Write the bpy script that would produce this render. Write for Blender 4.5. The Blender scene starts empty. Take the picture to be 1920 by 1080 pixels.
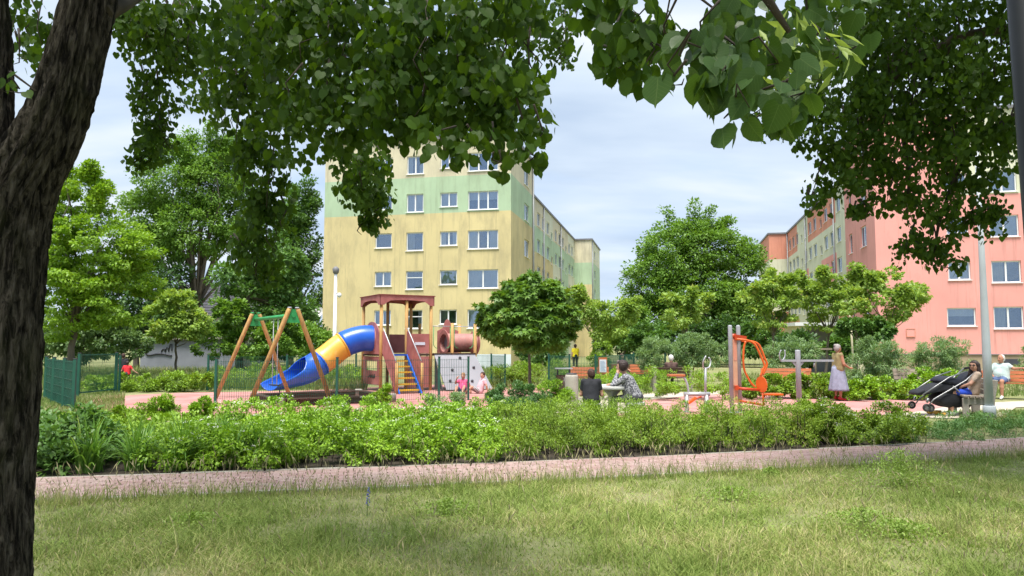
import bpy, math, random
import numpy as np
from mathutils import Vector, Matrix
R = math.radians
sc = bpy.context.scene
col = sc.collection
# ------------------------------------------------------------------ camera, sky, sun, exposure
F = 1400.0; HZ = 108.0; CAMH = 1.6
TH = math.atan(HZ / F)
cam_d = bpy.data.cameras.new('camera'); cam = bpy.data.objects.new('camera', cam_d); col.objects.link(cam)
cam.location = (0, 0, CAMH); cam.rotation_euler = (math.pi / 2 + TH, 0, 0)
cam_d.sensor_width = 36; cam_d.lens = 36 * F / 1920; cam_d.clip_end = 4000; cam_d.clip_start = .05
sc.camera = cam
SUN_EL, SUN_AZ = R(71), R(192)      # azimuth measured from +Y (view direction) clockwise: very high, veiled by cloud
w = bpy.data.worlds.new('World'); sc.world = w; w.use_nodes = True
nt = w.node_tree; nt.nodes.clear()
def N(t, typ, **kw):
    n = t.nodes.new(typ)
    for k, v in kw.items(): setattr(n, k, v)
    return n
def ramp(t, stops, interp='LINEAR'):
    n = t.nodes.new('ShaderNodeValToRGB'); cr = n.color_ramp; cr.interpolation = interp
    while len(cr.elements) < len(stops): cr.elements.new(.5)
    for e, (p, c) in zip(cr.elements, stops):
        e.position = p; e.color = c if len(c) == 4 else (*c, 1)
    return n
sky = N(nt, 'ShaderNodeTexSky', sky_type='NISHITA'); sky.sun_disc = False
sky.sun_elevation = SUN_EL; sky.sun_rotation = SUN_AZ; sky.dust_density = 2.0; sky.air_density = 1.0
tc = N(nt, 'ShaderNodeTexCoord')
sep = N(nt, 'ShaderNodeSeparateXYZ'); nt.links.new(tc.outputs['Generated'], sep.inputs[0])
zz = N(nt, 'ShaderNodeMath', operation='MAXIMUM'); nt.links.new(sep.outputs[2], zz.inputs[0]); zz.inputs[1].default_value = 0.0
za = N(nt, 'ShaderNodeMath', operation='ADD'); nt.links.new(zz.outputs[0], za.inputs[0]); za.inputs[1].default_value = .22
dv = N(nt, 'ShaderNodeVectorMath', operation='DIVIDE'); nt.links.new(tc.outputs['Generated'], dv.inputs[0])
cb = N(nt, 'ShaderNodeCombineXYZ')
for i in range(3): nt.links.new(za.outputs[0], cb.inputs[i])
nt.links.new(cb.outputs[0], dv.inputs[1])
mp = N(nt, 'ShaderNodeMapping'); mp.inputs['Scale'].default_value = (.55, 1.1, .2); mp.inputs['Location'].default_value = (3.1, 1.7, 0)
nt.links.new(dv.outputs[0], mp.inputs[0])
n1 = N(nt, 'ShaderNodeTexNoise'); n1.inputs['Scale'].default_value = 1.5; n1.inputs['Detail'].default_value = 5; n1.inputs['Roughness'].default_value = .5; n1.inputs['Distortion'].default_value = .4
nt.links.new(mp.outputs[0], n1.inputs['Vector'])
r1 = ramp(nt, [(.30, (0, 0, 0)), (.54, (1, 1, 1))]); nt.links.new(n1.outputs['Fac'], r1.inputs[0])
n2 = N(nt, 'ShaderNodeTexNoise'); n2.inputs['Scale'].default_value = 1.9; n2.inputs['Detail'].default_value = 5
mp2 = N(nt, 'ShaderNodeMapping'); mp2.inputs['Scale'].default_value = (.5, 1.2, .3); mp2.inputs['Location'].default_value = (9.3, 4.2, 1)
nt.links.new(dv.outputs[0], mp2.inputs[0]); nt.links.new(mp2.outputs[0], n2.inputs['Vector'])
CL = 4.75
r2 = ramp(nt, [(.33, (.57 * CL, .71 * CL, .92 * CL)), (.52, (.77 * CL, .90 * CL, 1.06 * CL)), (.68, (1.0 * CL, 1.06 * CL, 1.14 * CL))]); nt.links.new(n2.outputs['Fac'], r2.inputs[0])
base = N(nt, 'ShaderNodeMixRGB'); base.inputs[0].default_value = .7
base.inputs[2].default_value = (.62 * CL, .80 * CL, 1.10 * CL, 1); nt.links.new(sky.outputs[0], base.inputs[1])
mx = N(nt, 'ShaderNodeMixRGB'); nt.links.new(r1.outputs[0], mx.inputs[0]); nt.links.new(base.outputs[0], mx.inputs[1]); nt.links.new(r2.outputs[0], mx.inputs[2])
bg = N(nt, 'ShaderNodeBackground'); bg.inputs[1].default_value = .10; nt.links.new(mx.outputs[0], bg.inputs[0])
wo = N(nt, 'ShaderNodeOutputWorld'); nt.links.new(bg.outputs[0], wo.inputs[0])
sd = bpy.data.lights.new('sun', 'SUN'); sd.energy = 3.5; sd.angle = R(25); sd.color = (1, .955, .88)
sun = bpy.data.objects.new('sun', sd); col.objects.link(sun)
_d = Vector((math.sin(SUN_AZ) * math.cos(SUN_EL), math.cos(SUN_AZ) * math.cos(SUN_EL), math.sin(SUN_EL)))
sun.rotation_euler = _d.to_track_quat('Z', 'Y').to_euler(); sun.location = _d * 60
sc.view_settings.view_transform = 'Standard'; sc.view_settings.look = 'None'; sc.view_settings.gamma = 1
sc.view_settings.use_curve_mapping = False
sc.view_settings.exposure = 1.05
sc.render.engine = 'CYCLES'
cy = sc.cycles
cy.use_denoising = True; cy.max_bounces = 8; cy.diffuse_bounces = 4; cy.glossy_bounces = 3; cy.transmission_bounces = 4; cy.transparent_max_bounces = 8
cy.caustics_reflective = False; cy.caustics_refractive = False; cy.use_adaptive_sampling = True; cy.adaptive_threshold = .02
try: cy.denoiser = 'OPENIMAGEDENOISE'
except Exception: pass

# ------------------------------------------------------------------ where things stand: a sight line met with a distance or the ground
def AT(px, py, Y):
    u, v = (px - 960) / F, (540 - py) / F
    dy, dz = math.cos(TH) - v * math.sin(TH), math.sin(TH) + v * math.cos(TH)
    t = Y / dy
    return Vector((u * t, Y, CAMH + dz * t))
def GX(px, Y):            # x on the ground at distance Y
    dep = Y * math.cos(TH) - CAMH * math.sin(TH)
    return (px - 960) / F * dep
def PPM(Y): return F / Y  # pixels per metre

# ------------------------------------------------------------------ materials
def principled(name):
    m = bpy.data.materials.new(name); m.use_nodes = True
    return m, m.node_tree, m.node_tree.nodes['Principled BSDF']
def mat(name, c, rough=.6, var=.15, scale=6, bump=0., bscale=60, metal=0, spec=.5, c2=None, stretch=(1, 1, 1), detail=5, wear=None):
    m, t, b = principled(name)
    co = N(t, 'ShaderNodeTexCoord'); mpn = N(t, 'ShaderNodeMapping'); mpn.inputs['Scale'].default_value = stretch
    t.links.new(co.outputs['Object'], mpn.inputs[0])
    nz = N(t, 'ShaderNodeTexNoise'); nz.inputs['Scale'].default_value = scale; nz.inputs['Detail'].default_value = detail
    t.links.new(mpn.outputs[0], nz.inputs['Vector'])
    lo = tuple(x * (1 - var) for x in c); hi = tuple(min(x * (1 + var), .95) for x in (c2 or c))
    rp = ramp(t, [(.3, lo), (.7, hi)]); t.links.new(nz.outputs['Fac'], rp.inputs[0])
    out = rp.outputs[0]
    if wear:
        wc, wscale, w0, w1 = wear
        n3 = N(t, 'ShaderNodeTexNoise'); n3.inputs['Scale'].default_value = wscale; n3.inputs['Detail'].default_value = 8; n3.inputs['Roughness'].default_value = .65
        t.links.new(mpn.outputs[0], n3.inputs['Vector'])
        rw = ramp(t, [(w0, (0, 0, 0)), (w1, (1, 1, 1))]); t.links.new(n3.outputs['Fac'], rw.inputs[0])
        mw = N(t, 'ShaderNodeMixRGB'); mw.inputs[2].default_value = (*wc, 1)
        t.links.new(rw.outputs[0], mw.inputs[0]); t.links.new(out, mw.inputs[1]); out = mw.outputs[0]
    t.links.new(out, b.inputs['Base Color'])
    b.inputs['Roughness'].default_value = rough; b.inputs['Metallic'].default_value = metal
    b.inputs['Specular IOR Level'].default_value = spec
    if bump:
        nb = N(t, 'ShaderNodeTexNoise'); nb.inputs['Scale'].default_value = bscale; nb.inputs['Detail'].default_value = 6
        t.links.new(mpn.outputs[0], nb.inputs['Vector'])
        bp = N(t, 'ShaderNodeBump'); bp.inputs['Strength'].default_value = bump; bp.inputs['Distance'].default_value = .02
        t.links.new(nb.outputs['Fac'], bp.inputs['Height']); t.links.new(bp.outputs[0], b.inputs['Normal'])
    return m
LG = 1.75
def leafmat(name, ca, cb_, trans=.35, tint=(1.25, 1.2, .5), big=.5, rough=.45, bigscale=.8, extra=None, spec=.35):
    """each leaf takes its own green between ca and cb_; whole sprays differ a little too"""
    ca, cb_ = tuple(x * LG for x in ca), tuple(x * LG for x in cb_)
    if extra: extra = tuple(x * LG for x in extra)
    m, t, b = principled(name)
    g = N(t, 'ShaderNodeNewGeometry'); co = N(t, 'ShaderNodeTexCoord')
    nz = N(t, 'ShaderNodeTexNoise'); nz.inputs['Scale'].default_value = bigscale; nz.inputs['Detail'].default_value = 3
    t.links.new(co.outputs['Object'], nz.inputs['Vector'])
    mr = N(t, 'ShaderNodeMapRange'); mr.inputs[1].default_value = .3; mr.inputs[2].default_value = .7; t.links.new(nz.outputs['Fac'], mr.inputs[0])
    ma = N(t, 'ShaderNodeMix'); ma.inputs[0].default_value = big
    t.links.new(g.outputs['Random Per Island'], ma.inputs[2]); t.links.new(mr.outputs[0], ma.inputs[3])
    stops = [(.05, ca), (.95, cb_)]
    if extra: stops = [(.04, ca), (.80, cb_), (.97, extra)]
    rp = ramp(t, stops); t.links.new(ma.outputs[0], rp.inputs[0])
    t.links.new(rp.outputs[0], b.inputs['Base Color']); b.inputs['Roughness'].default_value = rough; b.inputs['Specular IOR Level'].default_value = spec
    tr = N(t, 'ShaderNodeBsdfTranslucent')
    mu = N(t, 'ShaderNodeMixRGB', blend_type='MULTIPLY'); mu.inputs[0].default_value = 1; mu.inputs[2].default_value = (*tint, 1)
    t.links.new(rp.outputs[0], mu.inputs[1]); t.links.new(mu.outputs[0], tr.inputs[0])
    ms = N(t, 'ShaderNodeMixShader'); ms.inputs[0].default_value = trans
    t.links.new(b.outputs[0], ms.inputs[1]); t.links.new(tr.outputs[0], ms.inputs[2])
    t.links.new(ms.outputs[0], t.nodes['Material Output'].inputs[0])
    return m
M = {}

# ------------------------------------------------------------------ mesh builder
def frame_of(d):
    d = d.normalized(); a = Vector((0, 0, 1)) if abs(d.z) < .9 else Vector((1, 0, 0))
    x = d.cross(a).normalized(); return x, x.cross(d).normalized()
class MB:
    def __init__(s): s.v = []; s.f = []; s.m = []; s.s = []
    def add(s, vs, fs, mi=0, smooth=False):
        o = len(s.v); s.v += [tuple(v) for v in vs]
        for f in fs: s.f.append(tuple(i + o for i in f)); s.m.append(mi); s.s.append(smooth)
        return s
    def hexa(s, p, mi=0):   # 8 points: bottom ring 0-3, top ring 4-7
        return s.add(p, [(3, 2, 1, 0), (4, 5, 6, 7), (0, 1, 5, 4), (1, 2, 6, 5), (2, 3, 7, 6), (3, 0, 4, 7)], mi)
    def box(s, x0, x1, y0, y1, z0, z1, mi=0, rz=0, c=(0, 0, 0)):
        p = [(x0, y0, z0), (x1, y0, z0), (x1, y1, z0), (x0, y1, z0), (x0, y0, z1), (x1, y0, z1), (x1, y1, z1), (x0, y1, z1)]
        cc, ss = math.cos(rz), math.sin(rz)
        return s.hexa([(c[0] + x * cc - y * ss, c[1] + x * ss + y * cc, c[2] + z) for x, y, z in p], mi)
    def bar(s, a, b, wd, ht=None, mi=0, up=None, w2=None, h2=None):
        a, b = Vector(a), Vector(b); ht = ht or wd; d = (b - a)
        if up is None: x, y = frame_of(d)
        else:
            x = d.cross(Vector(up)).normalized(); y = x.cross(d).normalized()
        w2 = w2 or wd; h2 = h2 or ht; p = []
        for q, ww, hh in ((a, wd, ht), (b, w2, h2)):
            for i, j in ((-1, -1), (1, -1), (1, 1), (-1, 1)): p.append(q + x * (i * ww / 2) + y * (j * hh / 2))
        return s.hexa(p, mi)
    def tube(s, pts, r, n=8, mi=0, smooth=True, cap=True):
        pts = [Vector(p) for p in pts]; k = len(pts)
        rs = [r] * k if isinstance(r, (int, float)) else list(r)
        vs = []; x = None
        for i, p in enumerate(pts):
            d = (pts[min(i + 1, k - 1)] - pts[max(i - 1, 0)]).normalized()
            if x is None: x, _ = frame_of(d)
            else:
                x = x - d * x.dot(d)
                x = x.normalized() if x.length > 1e-5 else frame_of(d)[0]
            y = d.cross(x)
            for j in range(n):
                a = 2 * math.pi * j / n; vs.append(p + (x * math.cos(a) + y * math.sin(a)) * rs[i])
        fs = [(i * n + j, i * n + (j + 1) % n, (i + 1) * n + (j + 1) % n, (i + 1) * n + j) for i in range(k - 1) for j in range(n)]
        s.add(vs, fs, mi, smooth)
        if cap:
            o = len(s.v) - len(vs)
            s.f.append(tuple(o + j for j in range(n))[::-1]); s.m.append(mi); s.s.append(False)
            s.f.append(tuple(o + (k - 1) * n + j for j in range(n))); s.m.append(mi); s.s.append(False)
        return s
    def lathe(s, prof, n=16, c=(0, 0, 0), mi=0, smooth=True):
        vs = [(c[0] + r * math.cos(2 * math.pi * j / n), c[1] + r * math.sin(2 * math.pi * j / n), c[2] + z) for r, z in prof for j in range(n)]
        k = len(prof)
        fs = [(i * n + j, i * n + (j + 1) % n, (i + 1) * n + (j + 1) % n, (i + 1) * n + j) for i in range(k - 1) for j in range(n)]
        fs += [tuple(range(n))[::-1], tuple((k - 1) * n + j for j in range(n))]
        return s.add(vs, fs, mi, smooth)
    def prism(s, poly, o, ux, uy, th, mi=0):
        """polygon (a,b) in the plane o + a*ux + b*uy, given thickness along the vector th"""
        o, ux, uy, th = Vector(o), Vector(ux), Vector(uy), Vector(th); n = len(poly)
        vs = [o + ux * a + uy * b - th / 2 for a, b in poly] + [o + ux * a + uy * b + th / 2 for a, b in poly]
        fs = [tuple(range(n))[::-1], tuple(range(n, 2 * n))] + [(i, (i + 1) % n, n + (i + 1) % n, n + i) for i in range(n)]
        return s.add(vs, fs, mi)
    def ball(s, c, r, n=12, k=8, mi=0):
        r = (r, r, r) if isinstance(r, (int, float)) else r
        vs = [(c[0], c[1], c[2] - r[2])]
        for i in range(1, k):
            a = math.pi * i / k - math.pi / 2
            for j in range(n):
                b = 2 * math.pi * j / n; vs.append((c[0] + r[0] * math.cos(a) * math.cos(b), c[1] + r[1] * math.cos(a) * math.sin(b), c[2] + r[2] * math.sin(a)))
        vs.append((c[0], c[1], c[2] + r[2])); e = len(vs) - 1
        fs = [(0, 1 + (j + 1) % n, 1 + j) for j in range(n)]
        fs += [(1 + i * n + j, 1 + i * n + (j + 1) % n, 1 + (i + 1) * n + (j + 1) % n, 1 + (i + 1) * n + j) for i in range(k - 2) for j in range(n)]
        fs += [(e, 1 + (k - 2) * n + j, 1 + (k - 2) * n + (j + 1) % n) for j in range(n)]
        return s.add(vs, fs, mi, True)
    def build(s, name, mats, parent=None, local=False, kind=None):
        off = Vector((0, 0, 0)); p = parent
        while p is not None and not local: off += p.location; p = p.parent
        me = bpy.data.meshes.new(name)
        vs = [(x - off.x, y - off.y, z - off.z) for x, y, z in s.v]
        me.from_pydata(vs, [], s.f)
        mats = mats if isinstance(mats, (list, tuple)) else [mats]
        for q in mats: me.materials.append(M[q] if isinstance(q, str) else q)
        me.polygons.foreach_set('material_index', s.m); me.polygons.foreach_set('use_smooth', s.s); me.update()
        o = bpy.data.objects.new(name, me); col.objects.link(o)
        if parent is not None: o.parent = parent
        if kind: o['kind'] = kind
        return o
def tag(o, label=None, cat=None, group=None, kind=None):
    if label: o['label'] = label
    if cat: o['category'] = cat
    if group: o['group'] = group
    if kind: o['kind'] = kind
    return o
def E(name, loc, label, cat, group=None, rz=0):
    o = bpy.data.objects.new(name, None); o.location = loc; o.rotation_euler = (0, 0, rz); o.empty_display_size = .2; col.objects.link(o)
    return tag(o, label, cat, group)
def link_copy(name, src, parent, loc=(0, 0, 0), rot=(0, 0, 0), scale=None):
    o = bpy.data.objects.new(name, src.data if hasattr(src, 'data') else src); col.objects.link(o); o.parent = parent
    o.location = loc; o.rotation_euler = rot
    if scale: o.scale = scale
    return o
def np_mesh(name, V, T, mats, parent=None, kind=None, mi=None, off=None, smooth=False):
    """V (n,3) float, T (m,k) int with k = 3 or 4; world coordinates"""
    o_ = Vector((0, 0, 0)); p = parent
    while p is not None: o_ += p.location; p = p.parent
    V = np.asarray(V, np.float32) - np.array(o_, np.float32)
    me = bpy.data.meshes.new(name); m, k = T.shape
    me.vertices.add(len(V)); me.vertices.foreach_set('co', V.ravel())
    me.loops.add(m * k); me.loops.foreach_set('vertex_index', T.astype(np.int32).ravel())
    me.polygons.add(m); me.polygons.foreach_set('loop_start', np.arange(0, m * k, k, dtype=np.int32))
    mats = mats if isinstance(mats, (list, tuple)) else [mats]
    for q in mats: me.materials.append(M[q] if isinstance(q, str) else q)
    if mi is not None: me.polygons.foreach_set('material_index', mi.astype(np.int32))
    if smooth: me.polygons.foreach_set('use_smooth', np.ones(m, bool))
    me.update(calc_edges=True); me.validate()
    o = bpy.data.objects.new(name, me); col.objects.link(o)
    if parent is not None: o.parent = parent
    if kind: o['kind'] = kind
    return o

# ------------------------------------------------------------------ leaves
LEAF = {   # local: x across, y from stalk to tip, z out of the blade
 'diamond': (np.array([(0, 0, 0), (.30, .42, .07), (0, 1, -.06), (-.30, .42, .07)]), np.array([(0, 1, 2), (0, 2, 3)])),
 'narrow': (np.array([(0, 0, 0), (.15, .45, .04), (0, 1, -.08), (-.15, .45, .04)]), np.array([(0, 1, 2), (0, 2, 3)])),
 'heart': (np.array([(0, .03, 0), (.22, -.08, .03), (.43, .08, .05), (.50, .36, .04), (.40, .63, .01), (.20, .83, -.04), (.05, .93, -.07), (0, 1.07, -.11),
                     (-.05, .93, -.07), (-.20, .83, -.04), (-.40, .63, .01), (-.50, .36, .04), (-.43, .08, .05), (-.22, -.08, .03), (0, .45, -.03)]),
           np.array([(14, i, (i + 1) % 14) for i in range(14)])),
 'heart8': (np.array([(0, .03, 0), (.30, -.05, .04), (.50, .33, .04), (.28, .76, -.02), (0, 1.05, -.1), (-.28, .76, -.02), (-.50, .33, .04), (-.30, -.05, .04)]),
            np.array([(0, 1, 2), (0, 2, 3), (0, 3, 4), (0, 4, 5), (0, 5, 6), (0, 6, 7)])),
 'palm': (np.array([(0, 0, 0), (.5, .12, -.05), (.22, .38, .05), (.52, .72, -.05), (.14, .62, .04), (0, 1.05, -.1), (-.14, .62, .04), (-.52, .72, -.05), (-.22, .38, .05), (-.5, .12, -.05)]),
          np.array([(0, 1, 2), (0, 2, 8), (2, 3, 4), (2, 4, 8), (4, 5, 6), (4, 6, 8), (6, 7, 8), (0, 8, 9)])),
}
def unit(a): return a / np.maximum(np.linalg.norm(a, axis=1, keepdims=True), 1e-6)
def rdir(g, n): return unit(g.normal(size=(n, 3)))
def leaves_VT(g, P, tipdir, nrm, size, shape):
    T0, F0 = LEAF[shape]; n = len(P)
    Y = unit(tipdir); Z = nrm - Y * (nrm * Y).sum(1, keepdims=True); Z = unit(Z); X = np.cross(Y, Z)
    S = size[:, None, None]
    V = P[:, None, :] + S * (T0[None, :, 0, None] * X[:, None, :] + T0[None, :, 1, None] * Y[:, None, :] + T0[None, :, 2, None] * Z[:, None, :])
    k = len(T0)
    T = F0[None, :, :] + (np.arange(n) * k)[:, None, None]
    return V.reshape(-1, 3), T.reshape(-1, 3)
def ball_pts(g, n, shell=.55):
    d = rdir(g, n); r = (shell ** 3 + (1 - shell ** 3) * g.random(n)) ** (1 / 3)
    return d * r[:, None], d
def clumps(g, blobs, dens, shell=.6):
    """clump centres through the shells of ellipsoids [(c, r)], dens per cubic metre of r-product ** (2/3)"""
    out = []; dirs = []
    for c, r in blobs:
        n = max(3, int(dens * (r[0] * r[1] * r[2]) ** (2 / 3)))
        p, d = ball_pts(g, n, shell)
        out.append(np.array(c) + p * np.array(r)); dirs.append(d)
    return np.concatenate(out), np.concatenate(dirs)
def crown_leaves(g, C, D, cr, n, size, shape='diamond', flat=.65, droop=.2, up=.7):
    """n leaves spread over clumps at C (outward D), each clump a flattened spray of radius cr"""
    idx = g.integers(0, len(C), n); crs = cr * (.6 + .8 * g.random(len(C)))
    p, d = ball_pts(g, n, .25)
    P = C[idx] + p * crs[idx][:, None] * np.array([1, 1, flat])
    nrm = unit(np.array([0, 0, up]) + .55 * d + .45 * D[idx] + .55 * rdir(g, n))
    tip = unit(d * .7 + D[idx] * .6 + rdir(g, n) * .8 + np.array([0, 0, -droop]))
    return leaves_VT(g, P, tip, nrm, size * (.65 + .7 * g.random(n)), shape)
# ------------------------------------------------------------------ material list
def add_stain(m, c, scale, w0, w1, stretch=(1, 1, 1)):
    """rain stains over an existing base colour"""
    t = m.node_tree; b = t.nodes['Principled BSDF']; src = b.inputs['Base Color'].links[0].from_socket
    co = N(t, 'ShaderNodeTexCoord'); mpn = N(t, 'ShaderNodeMapping'); mpn.inputs['Scale'].default_value = stretch
    t.links.new(co.outputs['Object'], mpn.inputs[0])
    nz = N(t, 'ShaderNodeTexNoise'); nz.inputs['Scale'].default_value = scale; nz.inputs['Detail'].default_value = 9; nz.inputs['Roughness'].default_value = .7
    t.links.new(mpn.outputs[0], nz.inputs['Vector'])
    rw = ramp(t, [(w0, (0, 0, 0)), (w1, (1, 1, 1))]); t.links.new(nz.outputs['Fac'], rw.inputs[0])
    mw = N(t, 'ShaderNodeMixRGB'); mw.inputs[2].default_value = (*c, 1)
    t.links.new(rw.outputs[0], mw.inputs[0]); t.links.new(src, mw.inputs[1]); t.links.new(mw.outputs[0], b.inputs['Base Color'])
    return m
def render_wall(name, c, dirt=(.28, .23, .12), amt=(.50, .95)):
    m = mat(name, c, rough=.9, var=.10, scale=.35, bump=.25, bscale=30, spec=.2)
    add_stain(m, dirt, .9, amt[0], amt[1], (1, 1, .35))
    add_stain(m, tuple(x * .8 for x in dirt), 1.1, .54, .84, (3.2, 3.2, .16))
    return m
M['soil'] = mat('soil', (.055, .042, .03), .95, .3, 5, .5, 30)
M['yellow_wall'] = render_wall('yellow_wall', (.66, .555, .295), (.36, .31, .19), (.46, .86))
M['beige_wall'] = render_wall('beige_wall', (.66, .60, .43), (.38, .34, .25), (.46, .88))
M['green_wall'] = render_wall('green_wall', (.445, .575, .39), (.30, .37, .24), (.47, .9))
M['cream_wall'] = render_wall('cream_wall', (.66, .66, .50), (.4, .4, .3), (.6, .98))
M['pink_wall'] = render_wall('pink_wall', (.78, .36, .32), (.55, .24, .21), (.56, .98))
M['orange_wall'] = render_wall('orange_wall', (.68, .30, .21), (.4, .14, .08), (.6, .98))
M['plinth'] = mat('plinth', (.36, .28, .19), .9, .15, 1.5, .3, 30)
M['white_block'] = mat('white_block', (.62, .68, .72), .8, .1, 1.5)
M['frame'] = mat('frame', (.80, .81, .82), .4, .04, 3)
M['frame_brown'] = mat('frame_brown', (.17, .10, .06), .5, .15, 8)
M['sill'] = mat('sill', (.58, .58, .56), .45, .1, 5)
M['coping'] = mat('coping', (.17, .17, .18), .6, .15, 1)
M['pipe'] = mat('pipe', (.30, .31, .31), .45, .1, 2, metal=.3)
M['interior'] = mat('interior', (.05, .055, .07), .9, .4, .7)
M['curtain'] = mat('curtain', (.80, .81, .83), .9, .1, 6, stretch=(6, 6, .3))
M['curtain_cream'] = mat('curtain_cream', (.46, .44, .37), .9, .2, 6, stretch=(6, 6, .3))
M['blind'] = mat('blind', (.24, .33, .52), .6, .1, 3)
def glassmat(name, refl=.5, tint=(.78, .86, 1)):
    m = bpy.data.materials.new(name); m.use_nodes = True; t = m.node_tree; t.nodes.clear()
    o = N(t, 'ShaderNodeOutputMaterial'); tr = N(t, 'ShaderNodeBsdfTransparent'); tr.inputs[0].default_value = (.93, .96, .98, 1)
    gl = N(t, 'ShaderNodeBsdfGlossy'); gl.inputs['Roughness'].default_value = .04; gl.inputs[0].default_value = (*tint, 1)
    fr = N(t, 'ShaderNodeFresnel'); fr.inputs[0].default_value = 1.5
    ad = N(t, 'ShaderNodeMath', operation='ADD'); ad.use_clamp = True; ad.inputs[1].default_value = refl; t.links.new(fr.outputs[0], ad.inputs[0])
    # old panes are never quite flat
    co = N(t, 'ShaderNodeTexCoord'); nz = N(t, 'ShaderNodeTexNoise'); nz.inputs['Scale'].default_value = 1.3; t.links.new(co.outputs['Object'], nz.inputs['Vector'])
    bp = N(t, 'ShaderNodeBump'); bp.inputs['Strength'].default_value = .06; bp.inputs['Distance'].default_value = .2
    t.links.new(nz.outputs['Fac'], bp.inputs['Height']); t.links.new(bp.outputs[0], gl.inputs['Normal'])
    mx_ = N(t, 'ShaderNodeMixShader'); t.links.new(ad.outputs[0], mx_.inputs[0]); t.links.new(tr.outputs[0], mx_.inputs[1]); t.links.new(gl.outputs[0], mx_.inputs[2])
    t.links.new(mx_.outputs[0], o.inputs[0]); return m
M['glass'] = glassmat('glass', .15, (.68, .82, 1))
M['roof_tile'] = mat('roof_tile', (.085, .085, .10), .6, .25, 3)
M['red_tile'] = mat('red_tile', (.32, .12, .07), .8, .2, 3)
M['grey_render'] = mat('grey_render', (.23, .24, .27), .9, .2, .8, .2, 20)
M['white_render'] = mat('white_render', (.68, .68, .66), .9, .08, 1)
M['concrete'] = mat('concrete', (.36, .33, .28), .9, .2, 6, .5, 60, wear=((.16, .15, .12), 3, .5, .8))
M['concrete_light'] = mat('concrete_light', (.50, .50, .47), .85, .12, 6, .35, 60)
M['black_paint'] = mat('black_paint', (.012, .012, .016), .5, .2, 5)
M['rubber'] = mat('rubber', (.42, .175, .155), .95, .14, .9, .5, 120, c2=(.48, .23, .21), wear=((.33, .22, .19), 1.3, .52, .8))
M['rubber_pink'] = mat('rubber_pink', (.42, .165, .15), .95, .12, .9, .5, 120, c2=(.50, .24, .22), wear=((.50, .36, .32), 1.1, .5, .8))
M['sandy_path'] = mat('sandy_path', (.50, .43, .34), .95, .12, 2.5, .3, 60, wear=((.40, .36, .28), 2, .5, .8))
M['joint'] = mat('joint', (.13, .10, .085), .95, .25, 9, .4, 60)

# ------------------------------------------------------------------ ground
def GP(px, py):
    u, v = (px - 960) / F, (540 - py) / F
    dy, dz = math.cos(TH) - v * math.sin(TH), math.sin(TH) + v * math.cos(TH)
    t = -CAMH / dz
    return Vector((u * t, dy * t, 0))
def ground_material():
    m, t, b = principled('ground')
    co = N(t, 'ShaderNodeTexCoord')
    def noise(s, d=6):
        n = N(t, 'ShaderNodeTexNoise'); n.inputs['Scale'].default_value = s; n.inputs['Detail'].default_value = d; t.links.new(co.outputs['Object'], n.inputs['Vector']); return n
    a = noise(.35); bq = noise(3.5, 8)
    r_ = ramp(t, [(.32, (.15, .19, .06)), (.5, (.23, .25, .09)), (.66, (.33, .30, .16))]); t.links.new(a.outputs['Fac'], r_.inputs[0])
    r2_ = ramp(t, [(.35, (.16, .19, .07)), (.7, (.34, .31, .19))]); t.links.new(bq.outputs['Fac'], r2_.inputs[0])
    mm = N(t, 'ShaderNodeMixRGB'); mm.inputs[0].default_value = .5; t.links.new(r_.outputs[0], mm.inputs[1]); t.links.new(r2_.outputs[0], mm.inputs[2])
    t.links.new(mm.outputs[0], b.inputs['Base Color']); b.inputs['Roughness'].default_value = .95; b.inputs['Specular IOR Level'].default_value = .1
    nb = noise(40); bp = N(t, 'ShaderNodeBump'); bp.inputs['Strength'].default_value = .6; bp.inputs['Distance'].default_value = .05
    t.links.new(nb.outputs['Fac'], bp.inputs['Height']); t.links.new(bp.outputs[0], b.inputs['Normal'])
    return m
M['ground'] = ground_material()
def sheet(name, poly, z, m, kind='structure'):
    mb = MB(); mb.add([(p[0], p[1], z) for p in poly], [tuple(range(len(poly)))])
    o = mb.build(name, m); o['kind'] = kind; return o
sheet('ground', [(-900, -300), (900, -300), (900, 2500), (-900, 2500)], 0, 'ground')
# red rubber of the playground, of the exercise corner, and the pale path between them
pg = [GP(118, 772), GP(140, 757), GP(185, 748), GP(250, 741), GP(330, 737), GP(560, 733), GP(800, 722), (0.0, 31), (1.6, 29.5), (1.9, 25.0), (1.0, 21.5), (-1.0, 18.5), (-4, 16.6), (-8, 16.2)]
sheet('playground_surface', pg, .006, 'rubber')
sheet('exercise_area', [GP(1150, 752), GP(1290, 741), GP(1345, 735), GP(1440, 737), GP(1560, 743), GP(1700, 748), GP(1800, 752), GP(1800, 772), GP(1715, 778), GP(1640, 790), GP(1160, 790)], .010, 'rubber_pink')
sheet('footpath', [GP(1040, 760), GP(1050, 748), GP(1230, 738), GP(1372, 733), GP(1372, 738.5), GP(1290, 743), GP(1200, 752), GP(1190, 775), GP(1040, 775)], .014, 'sandy_path')
sheet('footpath', [GP(1770, 786), GP(1660, 779), GP(1740, 771), GP(1800, 758), GP(1990, 750), GP(2100, 757), GP(1905, 765), GP(1880, 782)], .018, 'sandy_path')
sheet('planting_bed', [GP(40, 902), GP(500, 884), GP(960, 871), GP(1400, 849), GP(1690, 830), (6.2, 14.7), (0, 14.2), (-9, 13.6)], .004, 'soil')

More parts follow.
